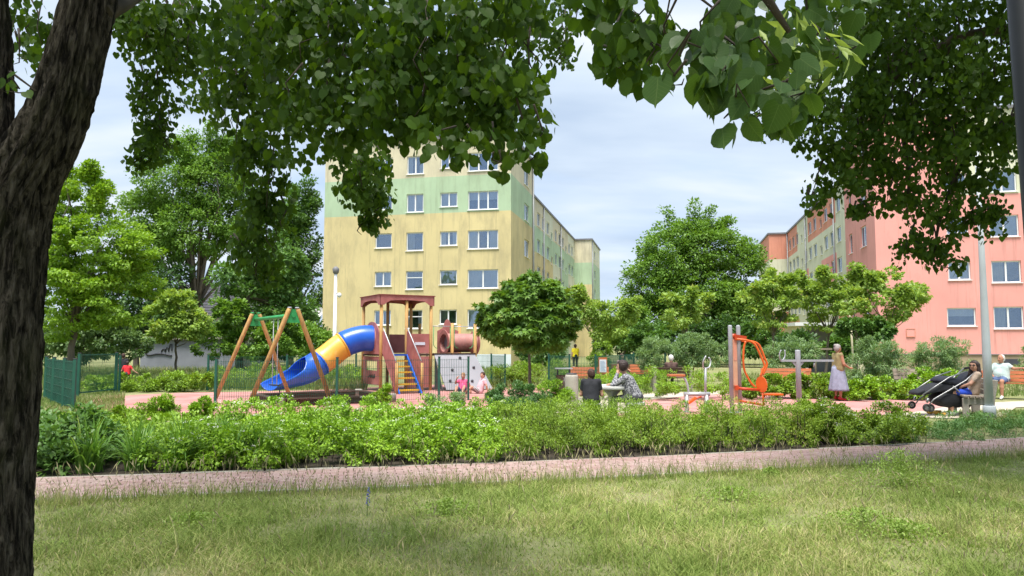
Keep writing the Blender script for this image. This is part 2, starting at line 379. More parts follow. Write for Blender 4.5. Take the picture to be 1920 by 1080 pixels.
# ------------------------------------------------------------------ block paved path with edging stones
near = [(-300, 962), (60, 935), (500, 922), (960, 908), (1400, 888), (1920, 858), (2300, 833)]
far = [(-300, 910), (60, 897), (500, 886), (960, 872), (1400, 850), (1920, 818), (2300, 793)]
NE = [GP(*p) for p in near]; FE = [GP(*p) for p in far]
def resample(pl, k):
    L = [0]
    for a, b in zip(pl, pl[1:]): L.append(L[-1] + (b - a).length)
    out = []
    for i in range(k):
        s = L[-1] * i / (k - 1); j = max(q for q in range(len(L)) if L[q] <= s + 1e-9); j = min(j, len(pl) - 2)
        out.append(pl[j].lerp(pl[j + 1], (s - L[j]) / (L[j + 1] - L[j])))
    return out
# smooth centre line through the pair of edges
kx = [(a.x + b.x) / 2 for a, b in zip(NE, FE)]; ky = [(a.y + b.y) / 2 for a, b in zip(NE, FE)]
cf = np.polyfit(kx, ky, 3)
PATHW = 1.30
def path_frame(x):
    y = np.polyval(cf, x); dy = np.polyval(np.polyder(cf), x); a = math.atan(dy); return Vector((x, y, 0)), a
def path_y(x, t):         # y of the line at offset t (across) above x, good enough for planting
    p, a = path_frame(x); return p.y + t / math.cos(a)
xs = np.linspace(-8.6, 12.5, 60)
mb = MB(); vs = []
for x in xs:
    p, a = path_frame(x); nrm_ = Vector((-math.sin(a), math.cos(a), 0))
    vs += [p - nrm_ * (PATHW / 2 + .02) + Vector((0, 0, .008)), p + nrm_ * (PATHW / 2 + .02) + Vector((0, 0, .008))]
mb.add(vs, [(2 * i, 2 * i + 2, 2 * i + 3, 2 * i + 1) for i in range(len(xs) - 1)])
path = mb.build('path', 'joint'); path['kind'] = 'structure'
def paver_material():
    m, t, b = principled('paver')
    g = N(t, 'ShaderNodeNewGeometry'); oi = N(t, 'ShaderNodeObjectInfo')
    ad = N(t, 'ShaderNodeMath', operation='ADD'); t.links.new(g.outputs['Random Per Island'], ad.inputs[0]); t.links.new(oi.outputs['Random'], ad.inputs[1])
    fr = N(t, 'ShaderNodeMath', operation='FRACT'); t.links.new(ad.outputs[0], fr.inputs[0])
    rp = ramp(t, [(0, (.31, .20, .18)), (.5, (.36, .245, .225)), (1, (.40, .29, .265))]); t.links.new(fr.outputs[0], rp.inputs[0])
    nz = N(t, 'ShaderNodeTexNoise'); nz.inputs['Scale'].default_value = .9; nz.inputs['Detail'].default_value = 8; t.links.new(g.outputs['Position'], nz.inputs['Vector'])
    rw = ramp(t, [(.45, (0, 0, 0)), (.75, (.8, .8, .8))]); t.links.new(nz.outputs['Fac'], rw.inputs[0])
    mw = N(t, 'ShaderNodeMixRGB'); mw.inputs[2].default_value = (.32, .25, .22, 1); t.links.new(rw.outputs[0], mw.inputs[0]); t.links.new(rp.outputs[0], mw.inputs[1])
    t.links.new(mw.outputs[0], b.inputs['Base Color']); b.inputs['Roughness'].default_value = .9; b.inputs['Specular IOR Level'].default_value = .2
    return m
M['paver'] = paver_material()
PB = [(-.0935, -.0455, 0), (.0935, -.0455, 0), (.0935, .0455, 0), (-.0935, .0455, 0), (-.0935, -.0455, .018), (.0935, -.0455, .018), (.0935, .0455, .018), (-.0935, .0455, .018),
      (-.088, -.040, .023), (.088, -.040, .023), (.088, .040, .023), (-.088, .040, .023)]
PF = [(0, 1, 5, 4), (1, 2, 6, 5), (2, 3, 7, 6), (3, 0, 4, 7), (4, 5, 9, 8), (5, 6, 10, 9), (6, 7, 11, 10), (7, 4, 8, 11), (8, 9, 10, 11)]
rg = np.random.default_rng(5)
slots = []
for i in range(108):
    for j in range(13):
        s = -8.6 + .1945 * (i + .5 * (j % 2)); p, a = path_frame(s)
        q = p + Vector((-math.sin(a), math.cos(a), 0)) * ((j - 6) * .1)
        slots.append((q.length, q, a, rg.normal(0, .0012), rg.normal(0, .004)))
slots.sort(key=lambda s: s[0] + 3 * max(0, abs(s[1].x / s[1].y) - .66))
pm = None
for k_, (dd, q, a, dz, da) in enumerate(slots[:300]):
    if pm is None:
        t_ = MB(); t_.add(PB, PF); o = t_.build('paver', 'paver', path, local=True); pm = o
    else: o = link_copy('paver', pm, path)
    o.location = (q.x, q.y, .008 + dz); o.rotation_euler = (0, 0, a + da)
t_ = MB()
for dd, q, a, dz, da in slots[300:]:
    c_, s_ = math.cos(a + da), math.sin(a + da)
    t_.add([(q.x + x * c_ - y * s_, q.y + x * s_ + y * c_, .008 + dz + z) for x, y, z in PB], PF)
t_.build('paver_field', 'paver', path, kind='stuff')
for side in (-1, 1):
    first = None
    for i in range(21):
        p, a = path_frame(-8.4 + i * .985); q = p + Vector((-math.sin(a), math.cos(a), 0)) * side * (PATHW / 2 + .045)
        if first is None:
            t_ = MB(); t_.add([(-.487, -.03, 0), (.487, -.03, 0), (.487, .03, 0), (-.487, .03, 0), (-.487, -.03, .034), (.487, -.03, .034), (.487, .03, .034), (-.487, .03, .034),
                               (-.48, -.024, .042), (.48, -.024, .042), (.48, .024, .042), (-.48, .024, .042)], PF); o = first = t_.build('edging_stone', 'concrete', path, local=True)
        else: o = link_copy('edging_stone', first, path)
        o.location = (q.x, q.y, -.012 + rg.normal(0, .003)); o.rotation_euler = (0, 0, a + rg.normal(0, .006))

# ------------------------------------------------------------------ walls with real openings, and the windows that fill them
WINMESH = {}
def window_parts(wd, ht, panes, style, seed):
    """meshes for one window size: frame, panes, sill, curtain; local x along the wall, y inward, z up, origin lower left outside"""
    key = (round(wd, 2), round(ht, 2), panes, style)
    if key in WINMESH: return WINMESH[key]
    fr = MB(); d0, d1, b = .09, .155, .075
    fr.box(0, wd, d0, d1, 0, b); fr.box(0, wd, d0, d1, ht - b, ht); fr.box(0, b, d0 + .002, d1 - .002, b, ht - b); fr.box(wd - b, wd, d0 + .002, d1 - .002, b, ht - b)
    xs_ = [b + (wd - 2 * b) * i / panes for i in range(panes + 1)]
    for x in xs_[1:-1]: fr.box(x - .05, x + .05, d0 + .003, d1 - .003, b, ht - b)
    if style == 'transom': fr.box(b, wd - b, d0 + .006, d1 - .006, ht * .62, ht * .62 + .06)
    WINMESH[key] = dict(frame=fr, xs=xs_, b=b, meshes={})
    return WINMESH[key]
def wavy(wd, z0, z1, y, n=14, amp=.03):
    mb = MB(); vs = []
    for i in range(n + 1):
        x = wd * i / n; yy = y + amp * math.sin(i * 1.9) ; vs += [(x, yy, z0), (x, yy, z1)]
    mb.add(vs, [(2 * i, 2 * i + 2, 2 * i + 3, 2 * i + 1) for i in range(n)], 0, True); return mb
def put_window(parent, O, rz, wd, ht, panes, style, g, detail=True):
    wp = window_parts(wd, ht, panes, style, 0); ms = wp['meshes']
    if 'frame' not in ms:
        o = wp['frame'].build('window', 'frame', parent, local=True); ms['frame'] = o.data
        bpy.data.objects.remove(o)
    fo = link_copy('window', ms['frame'], parent, (O[0], O[1], O[2]), (0, 0, rz))
    b = wp['b']
    for i in range(panes):
        key = 'pane%d' % i
        if key not in ms:
            t = MB(); x0, x1 = wp['xs'][i], wp['xs'][i + 1]; t.box(x0, x1, .115, .125, b, ht - b)
            o = t.build('pane', 'glass', fo, local=True); ms[key] = o.data
        else: link_copy('pane', ms[key], fo)
    if 'sill' not in ms:
        t = MB(); t.hexa([(-.06, -.07, -.045), (wd + .06, -.07, -.045), (wd + .06, .088, -.03), (-.06, .088, -.03), (-.06, -.07, -.015), (wd + .06, -.07, -.015), (wd + .06, .088, .004), (-.06, .088, .004)])
        o = t.build('sill', 'frame', fo, local=True); ms['sill'] = o.data
    else: link_copy('sill', ms['sill'], fo)
    if detail:
        r = g.random(); kinds = []
        if r < .30: kinds = [('curtain', 0, wd, .0, 1, 'curtain')]
        elif r < .55: kinds = [('curtain', 0, wd * .3, 0, 1, 'curtain'), ('curtain', wd * .7, wd * .3, 0, 1, 'curtain')]
        elif r < .70: kinds = [('curtain', 0, wd * .45, 0, 1, 'curtain_cream')]
        elif r < .80: kinds = [('curtain', 0, wd, .55, 1, 'curtain')]
        elif r < .86: kinds = [('blind', 0, wd, .1, 1, 'blind')]
        for nm, x0, ww, a, b_, mm in kinds:
            key = (nm, round(x0, 2), round(ww, 2), a, mm)
            if key not in ms:
                t = wavy(ww, .02 + a * (ht - .04), ht - .02, .22, max(4, int(ww / .1)), .03 if nm == 'curtain' else .004)
                for i_, v in enumerate(t.v): t.v[i_] = (v[0] + x0, v[1], v[2])
                o = t.build(nm, mm, fo, local=True); ms[key] = o.data
            else: link_copy(nm, ms[key], fo)
    return fo
def facade(parent, O, d, L, z0, z1, wins, colour, mats, ub=(), vb=(), g=None, detail=True, name='wall', back=.45):
    """wall along d from O (seen from outside: left to right); wins = [(u, v, w, h, panes, style)]; colour(u, v) -> index in mats"""
    O = Vector((O[0], O[1], 0)); d = Vector((d[0], d[1], 0)).normalized(); inn = Vector((-d.y, d.x, 0)); rz = math.atan2(d.y, d.x)
    us = sorted({0, round(L, 3), *[round(x, 3) for x in ub], *[round(q, 3) for a in wins for q in (a[0], a[0] + a[2])]})
    vv = sorted({round(z0, 3), round(z1, 3), *[round(x, 3) for x in vb], *[round(q, 3) for a in wins for q in (a[1], a[1] + a[3])]})
    us = [u for u in us if 0 <= u <= L + 1e-6]; vv = [v for v in vv if z0 <= v <= z1 + 1e-6]
    mb = MB(); idx = {}
    def P(u, v, k):
        key = (u, v, k)
        if key not in idx:
            idx[key] = len(mb.v); q = O + d * u + inn * k; mb.v.append((q.x, q.y, v))
        return idx[key]
    def face(a, mi): mb.f.append(tuple(a)); mb.m.append(mi); mb.s.append(False)
    def hole(u, v): return any(a[0] - 1e-3 < u < a[0] + a[2] + 1e-3 and a[1] - 1e-3 < v < a[1] + a[3] + 1e-3 for a in wins)
    for u0, u1 in zip(us, us[1:]):
        for v0, v1 in zip(vv, vv[1:]):
            if hole((u0 + u1) / 2, (v0 + v1) / 2): continue
            face([P(u0, v0, 0), P(u1, v0, 0), P(u1, v1, 0), P(u0, v1, 0)], colour((u0 + u1) / 2, (v0 + v1) / 2))
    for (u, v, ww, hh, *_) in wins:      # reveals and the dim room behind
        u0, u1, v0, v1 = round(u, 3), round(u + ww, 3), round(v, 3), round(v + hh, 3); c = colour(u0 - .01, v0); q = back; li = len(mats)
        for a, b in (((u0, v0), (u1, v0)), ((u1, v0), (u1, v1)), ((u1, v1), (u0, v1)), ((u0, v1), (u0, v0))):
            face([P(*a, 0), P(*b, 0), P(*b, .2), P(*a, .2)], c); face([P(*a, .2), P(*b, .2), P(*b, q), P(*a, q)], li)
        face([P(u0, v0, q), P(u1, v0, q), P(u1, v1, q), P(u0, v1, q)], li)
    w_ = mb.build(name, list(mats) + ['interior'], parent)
    off = parent.location
    for (u, v, ww, hh, pn, st) in wins:
        q = O + d * u; put_window(parent, (q.x - off.x, q.y - off.y, v - off.z), rz, ww, hh, pn, st, g, detail)
    return w_
def plain_wall(parent, A, B, z0, z1, m, name='wall'):
    mb = MB(); mb.add([(A[0], A[1], z0), (B[0], B[1], z0), (B[0], B[1], z1), (A[0], A[1], z1)], [(0, 1, 2, 3)]); return mb.build(name, m, parent)
AL = math.atan(300 / 1400)
DV = Vector((math.sin(AL), math.cos(AL), 0)); LV = Vector((math.cos(AL), -math.sin(AL), 0))   # along the blocks / along their gables

# --- yellow and green block
g = np.random.default_rng(11)
CA = Vector((-.07, 52, 0)); WA = 14.2
A0 = CA - LV * WA
bA = E('apartment_building', A0, 'five storey yellow apartment block with a green band behind the playground', 'building')
def colA(u, v): return 0 if v < 11.1 else (1 if v < 13.75 else 2)
WM = ['yellow_wall', 'green_wall', 'beige_wall', 'cream_wall', 'white_block']
tops = [4.15, 6.96, 9.76, 12.57, 15.37]
def u_of(px):      # position along the gable of a sight line
    k = (px - 960) / F; return (k * A0.y - A0.x) / (LV.x - k * LV.y)
wins = []
for r_i, tz in enumerate(tops):
    for px, ww, hh, pn in ((717, 1.28, 1.08, 2), (776, 1.28, 1.34, 2), (840, 1.28, 1.04, 2), (905, 2.22, 1.34, 3)):
        p_ = pn
        if (r_i, px) in ((2, 717), (2, 776), (1, 840), (1, 776), (0, 776)): p_ = 1
        if (r_i, px) in ((1, 905), (0, 905)): p_ = 2
        u = u_of(px) - ww / 2; wins.append((u, tz - hh, ww, hh, p_, 'transom' if (r_i, px) in ((1, 776), (0, 776)) else ''))
facade(bA, A0, LV, WA, 0, 16.5, wins, lambda u, v: 4 if (v < 1.0 and u > 9.5) else colA(u, v), WM, ub=(9.5,), vb=(1.0, 11.1, 13.75), g=g)
L1 = 8.5; REC = 2.45; L2 = 54; L3 = 66
wins = [(4.9, tz - 1.3, 1.9, 1.35, 2, '') for tz in tops]
facade(bA, CA, DV, L1, 0, 16.5, wins, colA, WM, vb=(11.1, 13.75), g=g)
INN = -LV
P1 = CA + DV * L1; P1r = P1 + INN * REC; P2r = CA + DV * L2 + INN * REC; P2 = CA + DV * L2
plain_wall(bA, P1, P1r, 0, 16.5, 'cream_wall')
def colRec(u, v):
    sect = int(u // 6.5)
    if v > 13.75: return 2 if sect % 3 else 3
    if v > 11.1: return 1
    if 5 < v <= 11.1 and sect in (2, 3): return 0 if v < 8.6 + (sect % 2) * 0 else 0
    return (1, 3, 0, 0, 3, 1, 3)[sect % 7]
wins = []
for k_ in range(15):
    u0 = 1.0 + k_ * 2.95
    for tz in tops:
        ww = 1.0 if k_ % 4 == 0 else 1.75
        hh = .9 if k_ % 4 == 0 else 1.4
        wins.append((u0, tz - hh - (.8 if k_ % 4 == 0 else 0), ww, hh, 1 if k_ % 4 == 0 else 2, ''))
facade(bA, P1r, DV, L2 - L1, 0, 16.5, wins, colRec, WM, ub=[6.5 * i for i in range(1, 7)], vb=(5, 8.6, 11.1, 13.75), g=g, detail=False)
def colFar(u, v): return 0 if v < 10.2 else (1 if v < 13.3 else 2)
facade(bA, P2r, LV, REC, 0, 16.5, [], colFar, WM, vb=(10.2, 13.3), g=g)
facade(bA, P2, DV, L3 - L2, 0, 16.5, [(3.5, tz - 1.3, 1.9, 1.35, 2, '') for tz in tops], lambda u, v: 3 if v < 8 or v > 13.5 else 1, WM, vb=(8, 13.5), g=g, detail=False)
P3 = CA + DV * L3; P4 = A0 + DV * L3
plain_wall(bA, P3, P4, 0, 16.5, 'yellow_wall'); plain_wall(bA, P4, A0, 0, 16.5, 'yellow_wall')
def roof_slab(parent, pts, z, m, over=.14, th=.22, name='roof'):
    c = sum((Vector((p[0], p[1], 0)) for p in pts), Vector()) / len(pts)
    n = len(pts); out = []
    for i in range(n):      # offset each corner outward along its two edges
        p, a, b = Vector(pts[i][:2]), Vector(pts[i - 1][:2]), Vector(pts[(i + 1) % n][:2])
        e1, e2 = (p - a).normalized(), (b - p).normalized(); n1, n2 = Vector((e1.y, -e1.x)), Vector((e2.y, -e2.x)); out.append(p + (n1 + n2) * over)
    mb = MB(); mb.add([(p.x, p.y, z) for p in out] + [(p.x, p.y, z + th) for p in out], [tuple(range(n))[::-1], tuple(range(n, 2 * n))] + [(i, (i + 1) % n, n + (i + 1) % n, n + i) for i in range(n)])
    return mb.build(name, m, parent)
roof_slab(bA, [A0, CA, P1, P1r, P2r, P2, P3, P4], 16.5, 'coping')
for pt in (P1 + LV * .08 - DV * .25, P1r + LV * .08 + DV * 6.2, P1r + LV * .08 + DV * 19.3, P1r + LV * .08 + DV * 32, P2 + LV * .08 + DV * .5):
    MB().tube([(pt.x, pt.y, .2), (pt.x, pt.y, 16.4)], .075, 8).build('drainpipe', 'pipe', bA)
# entrance canopy and steps at the far wing, and a satellite dish on the left corner
ds = A0 - LV * .62 + DV * .5
dish = E('satellite_dish', (ds.x, ds.y, 4.1), 'white satellite dish on the left corner of the yellow block', 'satellite dish')
t_ = MB(); prof = []
dc = Vector((ds.x, ds.y, 4.1)); dn = Vector((-.25, -.92, .3)).normalized(); dx_, dy_ = frame_of(dn)
vs = [dc - dn * .10]; ringn = 24
for r_, dp in ((.16, -.09), (.30, -.06), (.42, 0), (.43, .01)):
    vs += [dc + (dx_ * math.cos(2 * math.pi * j / ringn) + dy_ * math.sin(2 * math.pi * j / ringn)) * r_ + dn * dp for j in range(ringn)]
fs = [(0, 1 + j, 1 + (j + 1) % ringn) for j in range(ringn)]
for k_ in range(3): fs += [(1 + k_ * ringn + j, 1 + k_ * ringn + (j + 1) % ringn, 1 + (k_ + 1) * ringn + (j + 1) % ringn, 1 + (k_ + 1) * ringn + j) for j in range(ringn)]
t_.add(vs, fs, 0, True); t_.build('reflector', 'white_render', dish)
MB().tube([dc - dy_ * .4, dc + dn * .42 - dy_ * .1], .018, 6).build('feed_arm', 'pipe', dish)
MB().tube([dc + dn * .36 - dy_ * .1, dc + dn * .47 - dy_ * .1], .04, 8).build('receiver', 'coping', dish)
MB().tube([dc - dn * .09, dc - dn * .3, A0 + Vector((0, 0, 4.0)) + DV * .5], .03, 6).build('wall_bracket', 'pipe', dish)

# --- pink and orange block on the right
g = np.random.default_rng(21)
CB = Vector((22.96, 46.8, 0)); WB = 14.2
bB = E('apartment_building', CB, 'five storey pink apartment block with orange and cream panels on the right', 'building')
PM = ['pink_wall', 'orange_wall', 'cream_wall', 'plinth']
ctr = [3.28, 6.08, 8.9, 11.68, 14.45]
def u_ofB(px):
    k = (px - 960) / F; return (k * CB.y - CB.x) / (LV.x - k * LV.y)
wins = []
for i, cz in enumerate(ctr):
    w1 = 1.6 if i == 0 else 1.25
    wins.append((u_ofB(1803) - w1 / 2, cz - .55 + (.06 if i == 0 else .1), w1, 1.12, 1 if i == 0 else 2, ''))
    wins.append((u_ofB(1891) - .8, cz - .66, 1.62, 1.34, 2, ''))
    wins.append((u_ofB(2010) - .8, cz - .66, 1.62, 1.34, 2, ''))
def colB(u, v): return 3 if v < 1.05 else (2 if v > 10.9 and u > 5 else 0)
facade(bB, CB, LV, WB, 0, 16.2, wins, colB, PM, ub=(5,), vb=(1.05, 10.9), g=g)
def back_from(A, L, wins): return [(L - a[0] - a[2], *a[1:]) for a in wins]
LB1 = 8.2; RB = 2.3; LB2 = 52; LB3 = 64
Q1 = CB + DV * LB1; Q1r = Q1 + LV * RB; Q2r = CB + DV * LB2 + LV * RB; Q2 = CB + DV * LB2
wl = [(2.2, cz - .7, 1.5, 1.4, 2, '') for cz in ctr] + [(6.1, cz - .7, .95, 1.4, 1, '') for cz in ctr]
facade(bB, Q1, -DV, LB1, 0, 16.2, back_from(None, LB1, wl), lambda u, v: 3 if v < 1.05 else 0, PM, vb=(1.05,), g=g)
plain_wall(bB, Q1r, Q1, 0, 16.2, 'pink_wall')
wl = []
for k_ in range(15):
    u0 = 1.0 + k_ * 2.85
    for cz in ctr:
        sm = k_ % 4 == 3
        wl.append((u0, cz - (.9 if sm else .7), 1.0 if sm else 1.8, .95 if sm else 1.4, 1 if sm else 2, ''))
LR = LB2 - LB1
def colBr(u, v):
    s = LR - u; k = int(s // 7.2)
    if v > 13.0: return (1, 2, 1, 1, 2, 1, 1)[k % 7]
    if 7.4 < v < 10.2 and k in (0, 2, 4): return 0 if k != 0 else 1
    if 2 < v < 4.8 and k in (1, 3, 5): return 1
    return 2
facade(bB, Q2r, -DV, LR, 0, 16.2, back_from(None, LR, wl), colBr, PM, ub=[LR - 7.2 * i for i in range(1, 7)], vb=(2, 4.8, 7.4, 10.2, 13.0), g=g, detail=False)
facade(bB, Q2, LV, RB, 0, 16.2, [], lambda u, v: 1 if v > 12.9 or v < 6 else 2, PM, vb=(6, 12.9), g=g)
Q3 = CB + DV * LB3
facade(bB, Q3, -DV, LB3 - LB2, 0, 16.2, [], lambda u, v: 1 if v > 12.9 else (2 if v > 6 else 0), PM, vb=(6, 12.9), g=g)
Q4 = CB + LV * WB + DV * LB3; Q5 = CB + LV * WB
plain_wall(bB, Q4, Q3, 0, 16.2, 'pink_wall'); plain_wall(bB, Q5, Q4, 0, 16.2, 'pink_wall')
roof_slab(bB, [CB, Q5, Q4, Q3, Q2, Q2r, Q1r, Q1], 16.2, 'coping')
t_ = MB(); a_, b_ = CB - LV * .03, CB + LV * (WB + .03)
t_.bar((a_.x - DV.x * .03, a_.y - DV.y * .03, 1.06), (b_.x - DV.x * .03, b_.y - DV.y * .03, 1.06), .06, .05, up=(0, 0, 1)); t_.build('plinth_flashing', 'coping', bB)
for s_ in (.2, 15, 30, 43.4):
    q = Q1r - LV * .08 + DV * s_; MB().tube([(q.x, q.y, .2), (q.x, q.y, 16.1)], .08, 8).build('drainpipe', 'pipe', bB)
# meter hatch on the pink gable and the dark basement window
for px, zc, ww, hh, mm, nm in ((1706, 1.6 + 24 / 1400 * 46.4, .48, .48, 'pink_wall', 'meter_hatch'), (1893, .62, .85, .34, 'interior', 'basement_window')):
    u = u_ofB(px); q = CB + LV * u - DV * .02
    t_ = MB(); t_.prism([(-ww / 2, -hh / 2), (ww / 2, -hh / 2), (ww / 2, hh / 2), (-ww / 2, hh / 2)], (q.x, q.y, zc), LV, (0, 0, 1), DV * .05)
    o = t_.build(nm, mm, bB)
    if nm == 'meter_hatch':
        fr = MB()
        for a, b in (((-1, -1), (1, -1)), ((1, -1), (1, 1)), ((1, 1), (-1, 1)), ((-1, 1), (-1, -1))):
            fr.bar(q - DV * .02 + LV * (a[0] * ww / 2) + Vector((0, 0, zc + a[1] * hh / 2)), q - DV * .02 + LV * (b[0] * ww / 2) + Vector((0, 0, zc + b[1] * hh / 2)), .05, .03)
        fr.build('hatch_frame', 'orange_wall', o)
# yellow entrance porch wall in front of the pink block's wing
pw = AT(1540, 640, 44)
porch = E('entrance_porch', (pw.x, pw.y, 0), 'small pale yellow entrance porch between the young trees before the pink block', 'porch')
MB().box(pw.x - 1.35, pw.x - .95, pw.y - .2, pw.y + 2.2, 0, 2.75).build('pier', 'beige_wall', porch)
MB().box(pw.x + 1.6, pw.x + 2.4, pw.y - .2, pw.y + 2.2, 0, 2.75).build('pier', 'beige_wall', porch)
MB().box(pw.x - 1.7, pw.x + 2.6, pw.y - .5, pw.y + 2.4, 2.752, 2.95).build('canopy_roof', 'white_render', porch)
MB().box(pw.x - .95, pw.x + 1.6, pw.y + 2.0, pw.y + 2.15, 0, 2.75).build('back_wall', 'grey_render', porch)

# --- white house with grey tiled roof, behind the left trees
hp = AT(425, 600, 66)
hs = E('house', (hp.x, hp.y, 0), 'white house with a dark grey tiled roof behind the left trees', 'house')
hx0, hx1, hy0, hy1, he, hr = hp.x - 5.5, hp.x + 3.0, hp.y, hp.y + 8, 4.4, 7.25
t_ = MB(); t_.box(hx0, hx1, hy0, hy1, 0, he)
t_.add([(hx0, hy0, he), (hx0, hy1, he), (hx0, (hy0 + hy1) / 2, hr), (hx1, hy0, he), (hx1, hy1, he), (hx1, (hy0 + hy1) / 2, hr)], [(0, 1, 2), (3, 5, 4)])
t_.build('wall', 'white_render', hs)
t_ = MB(); ym = (hy0 + hy1) / 2
for a, b, zb in ((hy0 - .5, ym, he - .35), (hy1 + .5, ym, he - .35)):
    t_.prism([(0, 0), (hx1 - hx0 + .8, 0), (hx1 - hx0 + .8, 1), (0, 1)], (hx0 - .4, a, zb), (1, 0, 0), (0, b - a, hr + .05 - zb), (0, 0, .12))
roof_h = t_.build('roof', 'roof_tile', hs)
t_ = MB()          # tile courses
for r_ in range(22):
    f0 = r_ / 22
    y_, z_ = hy0 - .5 + (ym - hy0 + .5) * f0, he - .35 + (hr + .05 - he + .35) * f0
    t_.bar((hx0 - .4, y_, z_ + .09), (hx1 + .4, y_, z_ + .09), .10, .035)
t_.build('tile_courses', 'roof_tile', roof_h, kind='stuff')
for x_ in (hp.x - 4.4, hp.x - 1.8, hp.x + 1.2):
    o = MB().box(x_ - .55, x_ + .55, hy0 - .04, hy0 + .02, 1.4, 2.8).build('window', 'frame', hs)
    for q in (-.25, .25): MB().box(x_ + q - .21, x_ + q + .21, hy0 - .06, hy0 - .045, 1.5, 2.7).build('pane', 'interior', o)
# --- low grey garage with a black scrawl on its wall
gp = AT(345, 650, 44)
ga = E('garage', (gp.x, gp.y, 0), 'low grey rendered garage with black scrawled paint behind the small tree', 'garage')
gx0, gx1 = GX(262, 44), GX(440, 44)
MB().box(gx0, gx1, 44, 49, 0, 1.95).build('wall', 'grey_render', ga)
MB().box(gx0 - .2, gx1 + .2, 43.75, 49.2, 1.952, 2.12).build('roof', 'concrete', ga)
def sc_pt(zx, zy): p = AT(220 + zx / 4.8, 500 + zy / 4.8, 43.97); return (p.x, 43.97, p.z)
curve = [(300, 700), (275, 700), (262, 720), (262, 742), (285, 745), (262, 752), (255, 775), (268, 795), (300, 798), (340, 788), (380, 786), (430, 790), (470, 800), (490, 802)]
t_ = MB(); t_.tube([sc_pt(*p) for p in curve], .045, 5)
gr_o = t_.build('scrawl', 'black_paint', ga)
for cv in ([(395, 770), (405, 745), (425, 740), (430, 768)], [(430, 760), (445, 728), (460, 735), (462, 768)], [(462, 755), (475, 700), (490, 698), (490, 760)]):
    MB().tube([sc_pt(*p) for p in cv], .03, 5).build('scrawl', 'black_paint', ga)
# --- far house between the blocks
fp = AT(1127, 640, 118)
fh = E('house', (fp.x, fp.y, 0), 'far cream house with a red tiled roof between the two blocks', 'house')
MB().box(fp.x - 2.2, fp.x + 1.5, fp.y, fp.y + 8, 0, 3.2).build('wall', 'cream_wall', fh)
t_ = MB(); t_.prism([(-2.8, 3.2), (2.0, 3.2), (1.6, 3.9), (-2.4, 3.9)], (fp.x, fp.y + 4, 0), (1, 0, 0), (0, 0, 1), (0, 9, 0)); t_.build('roof', 'red_tile', fh)
for q in (-1.3, .2):
    for z_ in (.5, 1.9): MB().box(fp.x + q - .5, fp.x + q + .5, fp.y - .06, fp.y - .01, z_, z_ + 1.0).build('window', 'interior', fh)
# ------------------------------------------------------------------ plants
def bark_material():
    m, t, b = principled('bark'); co = N(t, 'ShaderNodeTexCoord'); mpn = N(t, 'ShaderNodeMapping'); mpn.inputs['Scale'].default_value = (1, 1, .17); t.links.new(co.outputs['Object'], mpn.inputs[0])
    n1_ = N(t, 'ShaderNodeTexNoise'); n1_.inputs['Scale'].default_value = 40; n1_.inputs['Detail'].default_value = 10; n1_.inputs['Roughness'].default_value = .68; n1_.inputs['Distortion'].default_value = .6; t.links.new(mpn.outputs[0], n1_.inputs['Vector'])
    rp = ramp(t, [(.40, (.006, .005, .004)), (.47, (.028, .024, .018)), (.57, (.080, .069, .055)), (.70, (.14, .125, .105))]); t.links.new(n1_.outputs['Fac'], rp.inputs[0])
    n2_ = N(t, 'ShaderNodeTexNoise'); n2_.inputs['Scale'].default_value = 2.2; n2_.inputs['Detail'].default_value = 6; t.links.new(co.outputs['Object'], n2_.inputs['Vector'])
    r2_ = ramp(t, [(.52, (0, 0, 0)), (.72, (.75, .75, .75))]); t.links.new(n2_.outputs['Fac'], r2_.inputs[0])
    mo = N(t, 'ShaderNodeMixRGB'); mo.inputs[2].default_value = (.040, .046, .014, 1); t.links.new(r2_.outputs[0], mo.inputs[0]); t.links.new(rp.outputs[0], mo.inputs[1]); t.links.new(mo.outputs[0], b.inputs['Base Color'])
    b.inputs['Roughness'].default_value = .95; b.inputs['Specular IOR Level'].default_value = .12
    bp = N(t, 'ShaderNodeBump'); bp.inputs['Strength'].default_value = 1; bp.inputs['Distance'].default_value = .035; t.links.new(n1_.outputs['Fac'], bp.inputs['Height']); t.links.new(bp.outputs[0], b.inputs['Normal']); return m
M['bark'] = bark_material()
M['bark_mid'] = mat('bark_mid', (.13, .11, .085), .95, .3, 5, .6, 30, stretch=(1, 1, .3))
M['twig'] = mat('twig', (.045, .035, .025), .9, .3, 8)
M['leaf_linden'] = leafmat('leaf_linden', (.017, .039, .006), (.039, .075, .011), .48, (1.9, 1.75, .5), .4, .5, .9, spec=.18)
M['leaf_linden_near'] = leafmat('leaf_linden_near', (.024, .052, .014), (.050, .095, .022), .42, (1.7, 1.55, .45), .15, .4, 2, spec=.25)
M['leaf_bright'] = leafmat('leaf_bright', (.085, .165, .012), (.17, .27, .025), .35, (1.3, 1.25, .4), .5)
M['leaf_mid'] = leafmat('leaf_mid', (.065, .135, .018), (.125, .215, .034), .32, (1.3, 1.25, .5), .5)
M['leaf_dark'] = leafmat('leaf_dark', (.038, .088, .018), (.080, .150, .030), .28, (1.3, 1.3, .5), .5)
M['leaf_deep'] = leafmat('leaf_deep', (.026, .060, .018), (.052, .105, .026), .28, (1.3, 1.3, .5), .5)
M['leaf_maple'] = leafmat('leaf_maple', (.042, .095, .016), (.090, .165, .024), .3, (1.4, 1.25, .4), .45, extra=(.19, .20, .025))
M['leaf_cherry'] = leafmat('leaf_cherry', (.10, .175, .032), (.20, .28, .06), .38, (1.3, 1.2, .5), .5, extra=(.30, .24, .09))
M['leaf_silver'] = leafmat('leaf_silver', (.090, .150, .062), (.165, .235, .105), .3, (1.2, 1.2, .6), .5)
